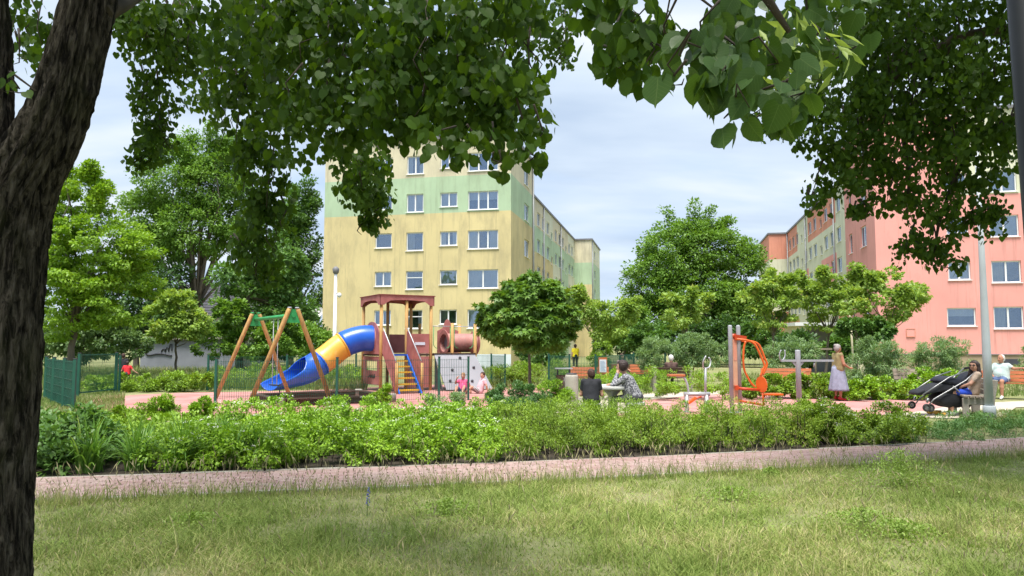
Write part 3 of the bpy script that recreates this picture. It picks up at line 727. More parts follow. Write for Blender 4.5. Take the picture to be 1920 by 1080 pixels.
M['leaf_lilac'] = leafmat('leaf_lilac', (.060, .110, .035), (.12, .18, .07), .3, (1.2, 1.2, .6), .5)
M['leaf_spirea'] = leafmat('leaf_spirea', (.070, .140, .008), (.19, .31, .022), .20, (1.3, 1.25, .4), .5, bigscale=1.6)
M['leaf_hedge'] = leafmat('leaf_hedge', (.055, .100, .008), (.160, .245, .022), .18, (1.3, 1.2, .4), .5, bigscale=1.2, extra=(.17, .17, .03))
M['leaf_shrub'] = leafmat('leaf_shrub', (.070, .130, .010), (.165, .26, .025), .22, (1.3, 1.2, .4), .5)
M['leaf_pine'] = leafmat('leaf_pine', (.040, .095, .030), (.080, .15, .045), .2, (1.2, 1.2, .6), .5)
M['leaf_juniper'] = leafmat('leaf_juniper', (.045, .105, .028), (.10, .18, .045), .2, (1.2, 1.2, .6), .5)
M['leaf_lily'] = leafmat('leaf_lily', (.055, .125, .018), (.12, .215, .040), .35, (1.2, 1.2, .5), .2, .35, extra=(.25, .24, .06))
M['leaf_weed'] = leafmat('leaf_weed', (.12, .19, .036), (.19, .26, .055), .3, (1.2, 1.15, .5), .4)
M['flower_white'] = mat('flower_white', (.74, .74, .66), .8, .08, 20)
M['flower_blue'] = mat('flower_blue', (.14, .14, .44), .7, .3, 40)
def grassmat(name, a, b, c_, d_, sc_=.7):
    m, t, bs = principled(name)
    g_ = N(t, 'ShaderNodeNewGeometry'); nz = N(t, 'ShaderNodeTexNoise'); nz.inputs['Scale'].default_value = sc_; nz.inputs['Detail'].default_value = 5; t.links.new(g_.outputs['Position'], nz.inputs['Vector'])
    r1_ = ramp(t, [(0, a), (.62, b), (.72, c_), (1, d_)]); 
    ad = N(t, 'ShaderNodeMath', operation='MULTIPLY_ADD'); ad.inputs[1].default_value = 1.7; ad.inputs[2].default_value = -.85
    t.links.new(nz.outputs['Fac'], ad.inputs[0]); a2 = N(t, 'ShaderNodeMath', operation='MULTIPLY_ADD'); a2.inputs[1].default_value = .8; a2.use_clamp = True
    t.links.new(g_.outputs['Random Per Island'], a2.inputs[0]); t.links.new(ad.outputs[0], a2.inputs[2]); t.links.new(a2.outputs[0], r1_.inputs[0])
    t.links.new(r1_.outputs[0], bs.inputs['Base Color']); bs.inputs['Roughness'].default_value = .6; bs.inputs['Specular IOR Level'].default_value = .25
    tr = N(t, 'ShaderNodeBsdfTranslucent'); t.links.new(r1_.outputs[0], tr.inputs[0]); ms = N(t, 'ShaderNodeMixShader'); ms.inputs[0].default_value = .3
    t.links.new(bs.outputs[0], ms.inputs[1]); t.links.new(tr.outputs[0], ms.inputs[2]); t.links.new(ms.outputs[0], t.nodes['Material Output'].inputs[0]); return m
M['grass'] = grassmat('grass', (.21, .30, .06), (.34, .40, .11), (.50, .47, .19), (.64, .56, .32))
M['meadow'] = grassmat('meadow', (.14, .22, .05), (.22, .29, .08), (.33, .34, .15), (.44, .39, .22), .35)
M['straw'] = mat('straw', (.34, .30, .15), .8, .3, 3)

def blobs_px(lst, d, depth=None):
    out = []
    for b in lst:
        px, py, rx, ry = b[:4]; dd = d + (b[4] if len(b) > 4 else 0)
        c = AT(px, py, dd); out.append((tuple(c), (rx / PPM(dd), depth or rx / PPM(dd), ry / PPM(dd))))
    return out
def limbs_mesh(g, mb, base, fork, tr, targets, side=5):
    base, fork = Vector(base), Vector(fork)
    k = 5; pts = [base.lerp(fork, i / k) + Vector((g.normal(0, tr * .25), g.normal(0, tr * .25), 0)) * (0 < i < k) for i in range(k + 1)]
    mb.tube(pts, [tr * (1.25 if i == 0 else 1 - .35 * i / k) for i in range(k + 1)], 10)
    for tg in targets:
        tg = Vector(tg); d = tg - fork; s = fork - Vector((0, 0, 1)) * g.uniform(0, .12) * (fork.z - base.z)
        mid = s + d * .45 + Vector((g.normal(), g.normal(), .6 + g.normal() * .4)) * d.length * .10
        q = s + d * .75 + Vector((g.normal(), g.normal(), g.normal())) * d.length * .05
        r0 = tr * g.uniform(.28, .5)
        mb.tube([s, s.lerp(mid, .5), mid, q, tg], [r0, r0 * .8, r0 * .55, r0 * .35, r0 * .12], side)
def tree(name, label, cat, base, blobs, n, size, m, dens=9, cr=.5, trunk_r=.12, fork=.35, limbs=10, seed=1, shape='diamond', group=None, bark='bark_mid', shell=.55, flat=.65, droop=.2, spikes=0, fork_pt=None):
    g = np.random.default_rng(seed)
    root = E(name, base, label, cat, group)
    C, D = clumps(g, blobs, dens, shell)
    if spikes:      # upright leading shoots that break the outline
        tops_ = C[np.argsort(-(C[:, 2] + .3 * np.abs(D[:, 0]) * 3))[:spikes * 3]]
        for p in tops_[g.permutation(len(tops_))[:spikes]]:
            dr = unit(np.array([[p[0] - base[0], p[1] - base[1], 2.2]]))[0]; L = g.uniform(.5, 1.3) * cr * 2
            ex = p + dr * np.linspace(.1, 1, 6)[:, None] * L; C = np.concatenate([C, ex]); D = np.concatenate([D, np.repeat(dr[None], 6, 0)])
    zmin = min(c[2] - r[2] for c, r in blobs); zmax = max(c[2] + r[2] for c, r in blobs)
    fk = fork_pt or (base[0] + g.normal(0, .1), base[1], zmin + fork * (zmax - zmin) * .6)
    mb = MB(); tg = C[g.permutation(len(C))[:limbs]]
    limbs_mesh(g, mb, base, fk, trunk_r, tg); tk = mb.build('trunk', bark, root)
    V, T = crown_leaves(g, C, D, cr, n, size, shape, flat, droop)
    np_mesh('crown', V, T, m, root, 'stuff')
    return root
def shrub(name, label, cat, base, blobs, n, size, m, dens=14, cr=.22, seed=1, shape='diamond', group=None, stems=8, shell=.6, up=1.5, flowers=0, part='foliage', flat=.7, top=.02):
    g = np.random.default_rng(seed); root = E(name, base, label, cat, group)
    C, D = clumps(g, blobs, dens, shell); C[:, 2] = np.maximum(C[:, 2], .05)
    V, T = crown_leaves(g, C, D, cr, n, size, shape, flat, .1, up)
    V[:, 2] = np.maximum(V[:, 2], .012)
    np_mesh(part, V, T, m, root, 'stuff')
    mb = MB()
    for i in g.permutation(len(C))[:stems]:
        p = C[i]; b0 = Vector((base[0] * .0 + p[0] + g.normal(0, .08), p[1] + g.normal(0, .08), 0)).lerp(Vector(base), .35 if len(blobs) < 5 else 0)
        b0.z = 0; mb.tube([b0, b0.lerp(Vector(p), .5) + Vector((g.normal(0, .03), g.normal(0, .03), .03)), p], [.0075, .0055, .003], 4)
    mb.build('stems', 'twig', root, kind='stuff')
    if flowers:
        zt = C[:, 2] + cr * flat; sel = g.choice(len(C), flowers, p=(np.maximum(D[:, 2], .05) / np.maximum(D[:, 2], .05).sum()))
        P = C[sel] + np.stack([g.normal(0, cr * .5, flowers), g.normal(0, cr * .5, flowers), np.full(flowers, cr * flat * .75)], 1) + g.normal(0, .015, (flowers, 3))
        k = 16; Pk = np.repeat(P, k, 0) + g.normal(0, 1, (flowers * k, 3)) * np.array([.026, .026, .008])
        V, T = leaves_VT(g, Pk, rdir(g, len(Pk)) * np.array([1, 1, .2]), np.tile([[0, 0, 1.]], (len(Pk), 1)) + .4 * rdir(g, len(Pk)), .016 + .012 * g.random(len(Pk)), 'diamond')
        np_mesh('flower_heads', V, T, 'flower_white', root, 'stuff')
    return root
def gb(px, d): return (GX(px, d), d, 0)

# --- trees beyond the playground, left to right
tree('leafy_tree', 'bright light green tree standing right beside the big dark trunk', 'tree', gb(130, 30), blobs_px([(175, 470, 95, 90), (120, 560, 80, 85), (215, 545, 75, 70), (150, 390, 55, 75), (90, 470, 50, 120), (240, 480, 50, 40)], 30), 60000, .125, 'leaf_bright', 22, .38, .16, .2, 16, 31, spikes=8, flat=.4)
tree('leafy_tree', 'tall mid green tree with forked grey trunks left of the yellow block', 'tree', gb(372, 48), blobs_px([(330, 350, 75, 75), (400, 340, 65, 65), (280, 400, 50, 60), (360, 430, 80, 60), (440, 400, 50, 75), (300, 470, 50, 45), (390, 300, 50, 30)], 48), 64000, .175, 'leaf_mid', 16, .58, .34, 0, 24, 32, fork_pt=tuple(AT(368, 570, 48)), spikes=8)
tree('leafy_tree', 'dark green tree against the left corner of the yellow block', 'tree', gb(545, 60), blobs_px([(555, 470, 50, 75), (520, 430, 50, 50), (500, 520, 50, 55), (565, 560, 40, 50), (560, 400, 30, 40)], 60, 2.2), 26000, .24, 'leaf_dark', 14, .6, .2, .1, 14, 33, spikes=5)
tree('leafy_tree', 'dark tree with a crooked bare trunk behind the swing', 'tree', gb(447, 40), blobs_px([(500, 560, 60, 55), (450, 520, 45, 35), (545, 600, 45, 45), (520, 500, 50, 45)], 41, 1.8), 14000, .22, 'leaf_dark', 14, .5, .15, .1, 8, 34, fork_pt=tuple(AT(468, 540, 40)))
tree('young_tree', 'small light green round tree before the scrawled garage', 'tree', gb(330, 37), blobs_px([(330, 590, 45, 40), (330, 570, 30, 28), (318, 625, 48, 25), (355, 610, 32, 30)], 37), 9000, .19, 'leaf_cherry', 22, .3, .07, .1, 10, 35, flat=.45)
tree('leafy_tree', 'dark shady tree filling the gap behind the small round tree', 'tree', gb(255, 46), blobs_px([(250, 560, 60, 60), (320, 540, 50, 50), (190, 600, 60, 40), (300, 600, 45, 35)], 47, 2), 11000, .26, 'leaf_deep', 12, .6, .2, .1, 8, 36)
tree('leafy_tree', 'broad dark green tree in the middle between the two blocks', 'tree', gb(1300, 62), blobs_px([(1270, 480, 75, 75), (1325, 465, 60, 50), (1225, 530, 55, 60), (1300, 560, 90, 70), (1395, 520, 45, 70), (1375, 580, 60, 60), (1225, 600, 65, 45), (1400, 600, 50, 45), (1290, 440, 40, 28), (1400, 480, 28, 35), (1330, 432, 25, 22)], 62), 76000, .225, 'leaf_mid', 19, .66, .35, .1, 22, 37, spikes=5, flat=.45)
tree('young_tree', 'small pale cherry tree before the broad dark tree', 'tree', gb(1288, 33), blobs_px([(1275, 595, 30, 32), (1305, 580, 28, 30), (1325, 570, 16, 20), (1255, 575, 14, 26)], 33), 4200, .17, 'leaf_cherry', 24, .25, .06, .0, 9, 38, spikes=6, flat=.4)
tree('young_tree', 'thin tree beside the far wing of the yellow block', 'tree', gb(1118, 46), blobs_px([(1120, 585, 26, 30), (1150, 590, 30, 28), (1095, 575, 14, 30), (1175, 580, 26, 22), (1140, 620, 30, 18)], 46), 7000, .2, 'leaf_cherry', 20, .35, .08, .1, 9, 39, spikes=4)
tree('young_tree', 'leaning dark green tree left of the broad tree', 'tree', gb(1170, 58), blobs_px([(1165, 615, 40, 32), (1190, 590, 26, 26)], 58), 6000, .25, 'leaf_mid', 16, .5, .12, .1, 6, 40)
tree('young_tree', 'pale young tree leftmost of the row before the pink block', 'tree', gb(1450, 33), blobs_px([(1450, 580, 45, 42), (1420, 560, 26, 30), (1475, 560, 34, 36), (1450, 530, 24, 26), (1405, 560, 18, 14)], 33), 9000, .16, 'leaf_cherry', 24, .26, .07, .0, 14, 41, spikes=10, flat=.4)
tree('young_tree', 'staked young tree in the middle of the row before the pink block', 'tree', gb(1546, 34), blobs_px([(1545, 570, 40, 34), (1520, 550, 24, 28), (1570, 555, 32, 32), (1550, 535, 24, 22), (1548, 605, 30, 16)], 34), 8000, .16, 'leaf_cherry', 24, .26, .07, .0, 12, 42, spikes=8, flat=.4)
tree('young_tree', 'wide vase shaped young tree rightmost of the row before the pink block', 'tree', gb(1665, 31), blobs_px([(1650, 575, 46, 40), (1610, 570, 28, 38), (1690, 565, 40, 30), (1625, 530, 26, 32), (1665, 530, 24, 26), (1725, 550, 26, 16)], 31), 9500, .155, 'leaf_cherry', 24, .25, .07, .0, 18, 43, spikes=12, flat=.4)
tree('young_tree', 'dense dark green low tree under the vase shaped one', 'tree', gb(1608, 29.5), blobs_px([(1605, 615, 34, 22), (1640, 618, 36, 20)], 29.5), 6000, .14, 'leaf_dark', 26, .22, .06, .0, 8, 44)
tree('conifer', 'small dark blue conifer beside the entrance porch', 'tree', gb(1515, 40), [((GX(1515, 40), 40, .35 + z), (.55 * (1 - z / 1.75), .55 * (1 - z / 1.75), .25)) for z in (.3, .6, .9, 1.2, 1.5)], 2600, .12, 'leaf_deep', 60, .1, .05, .0, 6, 45, 'narrow')
tree('maple_tree', 'small round headed maple with a bare thin trunk in the middle', 'tree', gb(997, 21.5), blobs_px([(990, 600, 72, 48), (955, 585, 48, 38), (1035, 590, 44, 42), (990, 555, 48, 30), (930, 610, 34, 30), (1050, 620, 34, 32), (990, 630, 62, 22), (1005, 535, 30, 18), (1040, 560, 28, 22)], 21.5), 17000, .17, 'leaf_maple', 48, .24, .055, .0, 16, 46, 'palm', droop=.7, flat=.5, shell=.5)
# --- shrubs of the middle distance
sh = 'shrubs of the middle distance'
shrub('round_bush', 'dark clipped round bush before the broad tree', 'bush', gb(1212, 34), blobs_px([(1212, 632, 28, 24), (1200, 645, 24, 20)], 34), 5000, .13, 'leaf_dark', 40, .18, 51, group=sh)
shrub('large_shrub', 'grey green lilac bush left of the scrawled garage', 'bush', gb(190, 34), blobs_px([(150, 640, 50, 38), (215, 635, 52, 42), (185, 615, 45, 25), (255, 650, 30, 28), (110, 655, 36, 26)], 35), 12000, .15, 'leaf_lilac', 22, .3, 52, group=sh)
shrub('large_shrub', 'bushy green shrub with pale blooms behind the swing', 'bush', gb(410, 38), blobs_px([(430, 600, 40, 40), (400, 640, 45, 30), (470, 640, 50, 28), (540, 635, 50, 30), (585, 640, 30, 40), (430, 570, 25, 20)], 39), 14000, .17, 'leaf_mid', 18, .32, 53, group=sh)
shrub('large_shrub', 'wide silvery willow leaved shrub behind the white haired sitter', 'bush', gb(1285, 28.6), blobs_px([(1240, 662, 44, 30), (1300, 658, 44, 32), (1350, 668, 36, 28), (1285, 650, 40, 24), (1220, 672, 26, 20)], 28.6), 15000, .105, 'leaf_silver', 32, .2, 54, 'narrow', group=sh)
shrub('large_shrub', 'silvery shrub behind the grey T shaped exercise post', 'bush', gb(1490, 27), blobs_px([(1490, 665, 40, 30), (1455, 675, 30, 28), (1520, 655, 22, 26)], 27), 7000, .105, 'leaf_silver', 32, .2, 55, 'narrow', group=sh)
shrub('large_shrub', 'silvery shrub just right of the standing woman', 'bush', gb(1645, 25.5), blobs_px([(1645, 675, 50, 34), (1620, 690, 32, 26), (1675, 685, 30, 28), (1645, 652, 34, 18)], 25.5), 10000, .10, 'leaf_silver', 32, .2, 56, 'narrow', group=sh)
shrub('large_shrub', 'silvery shrub behind the black pushchair', 'bush', gb(1762, 26.5), blobs_px([(1760, 670, 50, 34), (1730, 680, 28, 26), (1795, 668, 26, 28), (1760, 652, 36, 18)], 26.5), 10000, .10, 'leaf_silver', 32, .2, 57, 'narrow', group=sh)
shrub('large_shrub', 'silvery shrub cut off by the right edge', 'bush', gb(1935, 26), blobs_px([(1935, 685, 28, 32), (1950, 680, 30, 38)], 26), 5000, .10, 'leaf_silver', 32, .2, 58, 'narrow', group=sh)
shrub('low_hedge', 'bright green low hedge behind the woman in grey', 'hedge', gb(1250, 22.5), blobs_px([(1130, 722, 34, 22), (1180, 720, 36, 22), (1235, 716, 38, 24), (1290, 716, 40, 24), (1340, 718, 36, 22), (1160, 712, 30, 20)], 22.5, .7), 14000, .075, 'leaf_spirea', 60, .16, 61, 'narrow', group=sh)
shrub('low_hedge', 'dark leafy low hedge behind the orange exercise machine', 'hedge', gb(1490, 22.6), blobs_px([(1450, 725, 32, 20), (1500, 725, 34, 22), (1545, 727, 30, 20), (1400, 728, 30, 16)], 22.8, .6), 9500, .085, 'leaf_shrub', 60, .17, 62, group=sh)
shrub('low_hedge', 'rounded bright green bush right of the standing woman', 'hedge', gb(1665, 22.3), blobs_px([(1605, 732, 32, 18), (1660, 727, 42, 24), (1695, 730, 30, 20), (1580, 735, 20, 16)], 22.3, .7), 9500, .085, 'leaf_spirea', 60, .17, 63, group=sh, flowers=40)
shrub('low_shrub', 'low bright bush behind the pushchair wheels', 'bush', gb(1735, 21.5), blobs_px([(1735, 718, 30, 24), (1770, 715, 26, 20)], 22.5, .6), 4500, .085, 'leaf_spirea', 60, .17, 64, group=sh)
shrub('low_shrub', 'tall feathery green plant patch between the benches', 'bush', gb(1125, 25), blobs_px([(1135, 660, 24, 16), (1120, 675, 22, 18)], 30, .5), 3000, .10, 'leaf_shrub', 50, .15, 65, 'narrow', group=sh)
shrub('low_hedge', 'row of green bushes inside the far playground fence', 'hedge', gb(280, 25.5), blobs_px([(175, 725, 34, 20), (220, 722, 36, 22), (270, 720, 36, 20), (330, 718, 34, 18), (375, 716, 30, 18)], 26.3, .7), 12000, .085, 'leaf_shrub', 60, .17, 66, group=sh)
shrub('low_hedge', 'overgrown green border behind the blue slide', 'hedge', gb(560, 28.5), blobs_px([(430, 710, 34, 22), (490, 708, 34, 24), (550, 706, 36, 24), (610, 706, 34, 22), (655, 708, 30, 20)], 29, .8), 11000, .10, 'leaf_shrub', 50, .2, 67, 'narrow', group=sh)
shrub('low_hedge', 'overgrown green border right of the climbing wall', 'hedge', gb(990, 29), blobs_px([(935, 712, 30, 20), (985, 705, 34, 22), (1035, 700, 34, 22), (965, 695, 30, 14)], 29, .8), 8000, .10, 'leaf_shrub', 50, .2, 68, 'narrow', group=sh)
shrub('large_shrub', 'dark bush behind the maple trunk', 'bush', gb(1012, 36), blobs_px([(1000, 660, 34, 26), (1032, 657, 28, 24)], 37), 5000, .14, 'leaf_dark', 36, .22, 69, group=sh)
# darker growth closing the view at eye level
for k_, (px, d, rx, ry, py, lab) in enumerate([(1210, 56, 40, 30, 632, 'dark far bush under the left side of the broad tree'), (1285, 57, 44, 32, 630, 'dark far bush under the middle of the broad tree'), (1360, 56, 44, 34, 630, 'dark far bush under the right side of the broad tree'), (1425, 55, 40, 32, 632, 'dark far bush beside the end of the pink block'), (1150, 72, 36, 24, 637, 'far bush beside the small cream house'),
    (80, 48, 50, 36, 628, 'dark far bush behind the big trunk'), (170, 52, 60, 34, 632, 'dark far bush behind the lilac'), (520, 44, 50, 32, 638, 'dark far bush behind the swing beam'), (590, 46, 40, 30, 640, 'dark far bush at the left foot of the yellow block'), (300, 58, 60, 40, 630, 'dark far bush behind the garage'), (440, 60, 50, 36, 634, 'dark far bush before the white house'),
    (1480, 40, 36, 24, 648, 'dark bush left of the conifer'), (1590, 38, 34, 22, 650, 'dark bush before the porch')]):
    shrub('far_bush', lab, 'bush', gb(px, d), blobs_px([(px, py, rx, ry), (px - rx * .5, py + 10, rx * .6, ry * .7), (px + rx * .5, py + 8, rx * .6, ry * .75)], d), 4200, .26 if d > 50 else .2, 'leaf_deep' if k_ % 3 else 'leaf_dark', 14, .5, 300 + k_, group='bushes closing the background')
# --- shrubs just behind the front hedge
fs_ = 'shrubs just behind the front hedge'
for k_, (px, py, rx, ry, d, m, n, lab, shp) in enumerate([
    (305, 768, 30, 22, 15.2, 'leaf_spirea', 4500, 'small fluffy round bush left of the other small round one', 'narrow'),
    (370, 768, 28, 22, 15.6, 'leaf_spirea', 4500, 'small fluffy round bush nearest the dark fence post', 'narrow'),
    (238, 776, 26, 18, 14.8, 'leaf_shrub', 3500, 'small flat bush leftmost of the three by the red surface', 'narrow'),
    (965, 740, 48, 26, 17.5, 'leaf_pine', 8000, 'dark green mugo pine below the round maple', 'narrow'),
    (1040, 733, 34, 24, 18.5, 'leaf_spirea', 4500, 'bright yellow green bush beside the concrete bin', 'narrow'),
    (980, 755, 60, 18, 15.5, 'leaf_pine', 6000, 'low spreading pine in front of the mugo pine', 'narrow'),
    (835, 750, 34, 12, 16.5, 'leaf_silver', 2500, 'grey green lavender patch before the climbing wall', 'narrow'),
    (716, 742, 20, 18, 19.0, 'leaf_spirea', 2200, 'wispy yellow green weed beside the stair foot', 'narrow')]):
    shrub('low_shrub', lab, 'bush', gb(px, d), blobs_px([(px, py, rx, ry), (px - rx * .4, py + ry * .3, rx * .6, ry * .8), (px + rx * .4, py + ry * .2, rx * .6, ry * .8)], d), n, .07, m, 70, .11, 80 + k_, shp, group=fs_)
# --- the front hedge along the path
def far_edge(x): return path_y(x, PATHW / 2 + .08)
def lumps(g, x0, x1, y1, r, hf, hb, step, front=.38, skip=0):
    out = []; x = x0
    while x < x1:
        y0 = far_edge(x) + front; y = y0
        while y < y1:
            f = (y - y0) / max(.1, y1 - y0); h = (hf + (hb - hf) * min(1, f * 1.6)) * g.uniform(.82, 1.14); rr = r * g.uniform(.85, 1.2)
            out.append(((x + g.normal(0, .08), y + g.normal(0, .08), h * .62), (rr, rr, h * .40))); out.append(((x + g.normal(0, .08), y + .06, h * .30), (rr * .84, rr * .84, h * .28))); y += step * g.uniform(.85, 1.15)
        x += step * g.uniform(.85, 1.15)
    return out
g = np.random.default_rng(71)
shrub('flowering_hedge', 'lush bright hedge with flat white flower heads in the middle of the front row', 'hedge', (-2.2, 11.6, 0), lumps(g, -4.3, -.05, 13.3, .44, .52, .66, .52), 105000, .045, 'leaf_spirea', 110, .105, 72, flowers=330, stems=260, shell=.72, group='front hedge')
shrub('clipped_hedge', 'long even green hedge with brownish lower twigs on the right of the path', 'hedge', (3.2, 12, 0), lumps(g, .1, 5.3, 13.5, .40, .60, .66, .50), 118000, .043, 'leaf_hedge', 110, .105, 73, 'narrow', stems=420, shell=.74, group='front hedge')
shrub('clipped_hedge', 'loose pale flowering end of the right front hedge', 'hedge', (5.9, 12.6, 0), lumps(g, 5.3, 6.6, 13.3, .42, .50, .60, .50, .36), 30000, .042, 'leaf_hedge', 110, .11, 74, stems=30, shell=.72, flowers=60, group='front hedge')
shrub('leafy_border', 'tangled green shrubs behind the day lilies beside the dark trunk', 'hedge', (-6.3, 11.6, 0), lumps(g, -9.2, -4.35, 13.0, .45, .40, .44, .58, 1.5), 44000, .056, 'leaf_shrub', 90, .13, 75, stems=60, shell=.7, group='front hedge')
shrub('leafy_border', 'dark leafed shrub hard against the big trunk', 'hedge', (-6.0, 9.7, 0), lumps(g, -7.2, -5.35, 10.8, .42, .55, .75, .5, .4), 12000, .08, 'leaf_dark', 80, .14, 76, stems=25, shell=.7, group='front hedge')
shrub('ground_cover', 'flat spreading juniper around the grey lamp post foot', 'ground cover', (9.0, 14.2, 0), [((x_, far_edge(x_) + .35 + t_ * .62, .07), (.5, .45, .10 + .05 * (q % 3))) for q, (x_, t_) in enumerate((6.5 + .55 * i, j) for i in range(12) for j in range(4)) if far_edge(x_) + .35 + t_ * .62 < 15.2 + .25 * (x_ - 6.5)], 26000, .055, 'leaf_juniper', 60, .10, 77, 'narrow', stems=20, flat=.5)
# day lilies: arching strap leaves
def strap_clump(g, c, n, L, wd):
    seg = 5; V = []; T = []
    for i in range(n):
        a = g.random() * 2 * math.pi; ln = L * g.uniform(.6, 1.15); lean = g.uniform(.25, 1.0); w0 = wd * g.uniform(.7, 1.2)
        dx, dy = math.cos(a), math.sin(a); o = len(V); b = np.array([c[0] + g.normal(0, .06), c[1] + g.normal(0, .06), 0.])
        for s in range(seg + 1):
            f = s / seg; r = ln * lean * f ** 1.5 * .8; z = ln * (f * (1.15 - .25 * lean) - .62 * lean * f ** 2.4)
            wv = w0 * (1 - f ** 2.2) + .002
            p = b + np.array([dx * r, dy * r, max(z, .01)])
            V.append(p + np.array([-dy, dx, 0]) * wv); V.append(p + np.array([dy, -dx, .15 * 0]) * wv)
        for s in range(seg):
            q = o + 2 * s; T += [(q, q + 1, q + 3), (q, q + 3, q + 2)]
    return np.array(V), np.array(T)
for k_, x_ in enumerate((-5.35, -4.85, -4.3, -3.75, -3.3, -4.55, -5.0, -4.0)):
    y_ = far_edge(x_) + (.40 if k_ < 5 else .95) + .1 * (k_ % 2)
    dl = E('day_lily', (x_, y_, 0), ['clump of arching strap leaves, first from the trunk', 'second clump of strap leaves from the trunk', 'third clump of strap leaves, in the middle of the row', 'fourth clump of strap leaves from the trunk', 'last clump of strap leaves before the flowering hedge',
         'strap leaf clump behind the middle of the lily row', 'strap leaf clump behind the left of the lily row', 'strap leaf clump behind the right of the lily row'][k_], 'plant', 'day lilies along the path')
    V, T = strap_clump(np.random.default_rng(90 + k_), (x_, y_), 120, .74, .012); np_mesh('strap_leaves', V, T, 'leaf_lily', dl, 'stuff')
# --- grass
def blades(g, X, Y, hgt, wd, lean):
    n = len(X); a = g.random(n) * 2 * math.pi; dx, dy = np.cos(a), np.sin(a); b = g.random(n) * 2 * math.pi; ln = lean * hgt * (.3 + g.random(n))
    P0 = np.stack([X, Y, np.zeros(n)], 1); W = np.stack([dx, dy, np.zeros(n)], 1) * wd[:, None]
    L_ = np.stack([np.cos(b), np.sin(b), np.zeros(n)], 1) * ln[:, None]; U = np.array([0, 0, 1.])
    V = np.stack([P0 - W, P0 + W, P0 + L_ * .3 + U * hgt[:, None] * .55 - W * .75, P0 + L_ * .3 + U * hgt[:, None] * .55 + W * .75, P0 + L_ + U * hgt[:, None]], 1).reshape(-1, 3)
    T = (np.array([(0, 1, 3), (0, 3, 2), (2, 3, 4)])[None] + (np.arange(n) * 5)[:, None, None]).reshape(-1, 3)
    return V, T
def pnoise(X, Y, s, seed):     # soft patches
    r_ = np.random.default_rng(seed); out = 0
    for k in range(6):
        a = r_.random() * 6.28; f = s * (.6 + .9 * r_.random()); out = out + np.sin((X * math.cos(a) + Y * math.sin(a)) * f + r_.random() * 6.28)
    return out / 6
g = np.random.default_rng(101)
n = 280000; Y = 4.3 + 6.6 * g.random(n) ** 1.15; X = (g.random(n) * 1.56 - .80) * Y
pc = np.array([np.polyval(cf, x) for x in np.linspace(-12, 14, 400)]); near_e = np.interp(X, np.linspace(-12, 14, 400), pc) - (PATHW / 2 + .10) * np.sqrt(1 + np.polyval(np.polyder(cf), X) ** 2)
pt = pnoise(X, Y, 2.4, 3) + .6 * pnoise(X, Y, 6, 4)
keep = (Y < near_e + .03 + .04 * g.normal(size=n)) & (g.random(n) < np.clip(.55 + .80 * pt, .26, 1)); X, Y, pt = X[keep], Y[keep], pt[keep]; n = len(X)
hg = (.022 + .040 * g.random(n)) * np.clip(1.1 + 1.0 * pt, .5, 2.3)
V, T = blades(g, X, Y, hg, .0024 + .0026 * g.random(n), 1.6)
lawn = np_mesh('lawn', V, T, 'grass'); tag(lawn, 'uneven dry green lawn in front of the path', 'grass', kind='stuff')
# clover and small herbs among the blades
n = 70000; Y = 4.3 + 6.4 * g.random(n) ** 1.1; X = (g.random(n) * 1.56 - .80) * Y; near_e = np.interp(X, np.linspace(-12, 14, 400), pc) - (PATHW / 2 + .12) * np.sqrt(1 + np.polyval(np.polyder(cf), X) ** 2)
pt = pnoise(X, Y, 3.1, 13) + .5 * pnoise(X, Y, 8, 14); k2_ = (Y < near_e) & (g.random(n) < np.clip(.15 + 1.3 * pt, .05, 1)); X, Y = X[k2_], Y[k2_]; n = len(X)
P = np.stack([X, Y, .008 + .035 * g.random(n)], 1); V, T = leaves_VT(g, P, rdir(g, n) * np.array([1, 1, .4]), rdir(g, n) * .5 + np.array([0, 0, 1.]), .012 + .016 * g.random(n), 'diamond')
tag(np_mesh('clover', V, T, 'leaf_weed'), 'small clover and herb leaves scattered through the lawn', 'ground cover', kind='stuff')
# taller tufts and wiry stalks scattered over the lawn
n0 = 150; ty0 = 4.6 + 4.6 * g.random(n0); tx0 = (g.random(n0) * 1.5 - .76) * ty0; X = np.repeat(tx0, 60) + g.normal(0, .10, n0 * 60); Y = np.repeat(ty0, 60) + g.normal(0, .08, n0 * 60); hh0 = np.repeat(.07 + .13 * g.random(n0), 60)
near_e = np.interp(X, np.linspace(-12, 14, 400), pc) - (PATHW / 2 + .15); kk = Y < near_e - .1
V, T = blades(g, X[kk], Y[kk], hh0[kk] * (.4 + .8 * g.random(kk.sum())), .0018 + .0016 * g.random(kk.sum()), .8)
tag(np_mesh('grass_tufts', V, T, 'grass'), 'taller wispy grass tufts scattered over the lawn', 'grass', kind='stuff')
# long seeding grasses along the path edges and in tufts
def stalks(g, pts, hmin, hmax):
    mb = MB()
    for x, y in pts:
        h = g.uniform(hmin, hmax); a = g.random() * 6.28; l = h * g.uniform(.1, .5); dx, dy = math.cos(a) * l, math.sin(a) * l
        mb.tube([(x, y, 0), (x + dx * .3, y + dy * .3, h * .6), (x + dx * .8, y + dy * .8, h * .92)], [.0016, .0013, .001], 3, 0, True, False)
        mb.tube([(x + dx * .75, y + dy * .75, h * .88), (x + dx * .9, y + dy * .9, h * .97), (x + dx * 1.08, y + dy * 1.08, h * 1.06)], [.002, .0055, .001], 4, 0, True, False)
    return mb
pts = []
for _ in range(850):
    x = g.uniform(-6, 8.5); q = path_y(x, -(PATHW / 2 + .12 + abs(g.normal(0, .13)))); pts.append((x, q))
for _ in range(120):
    x = g.uniform(-4, 5); q = path_y(x, (PATHW / 2 + .10 + abs(g.normal(0, .05)))); pts.append((x, q))
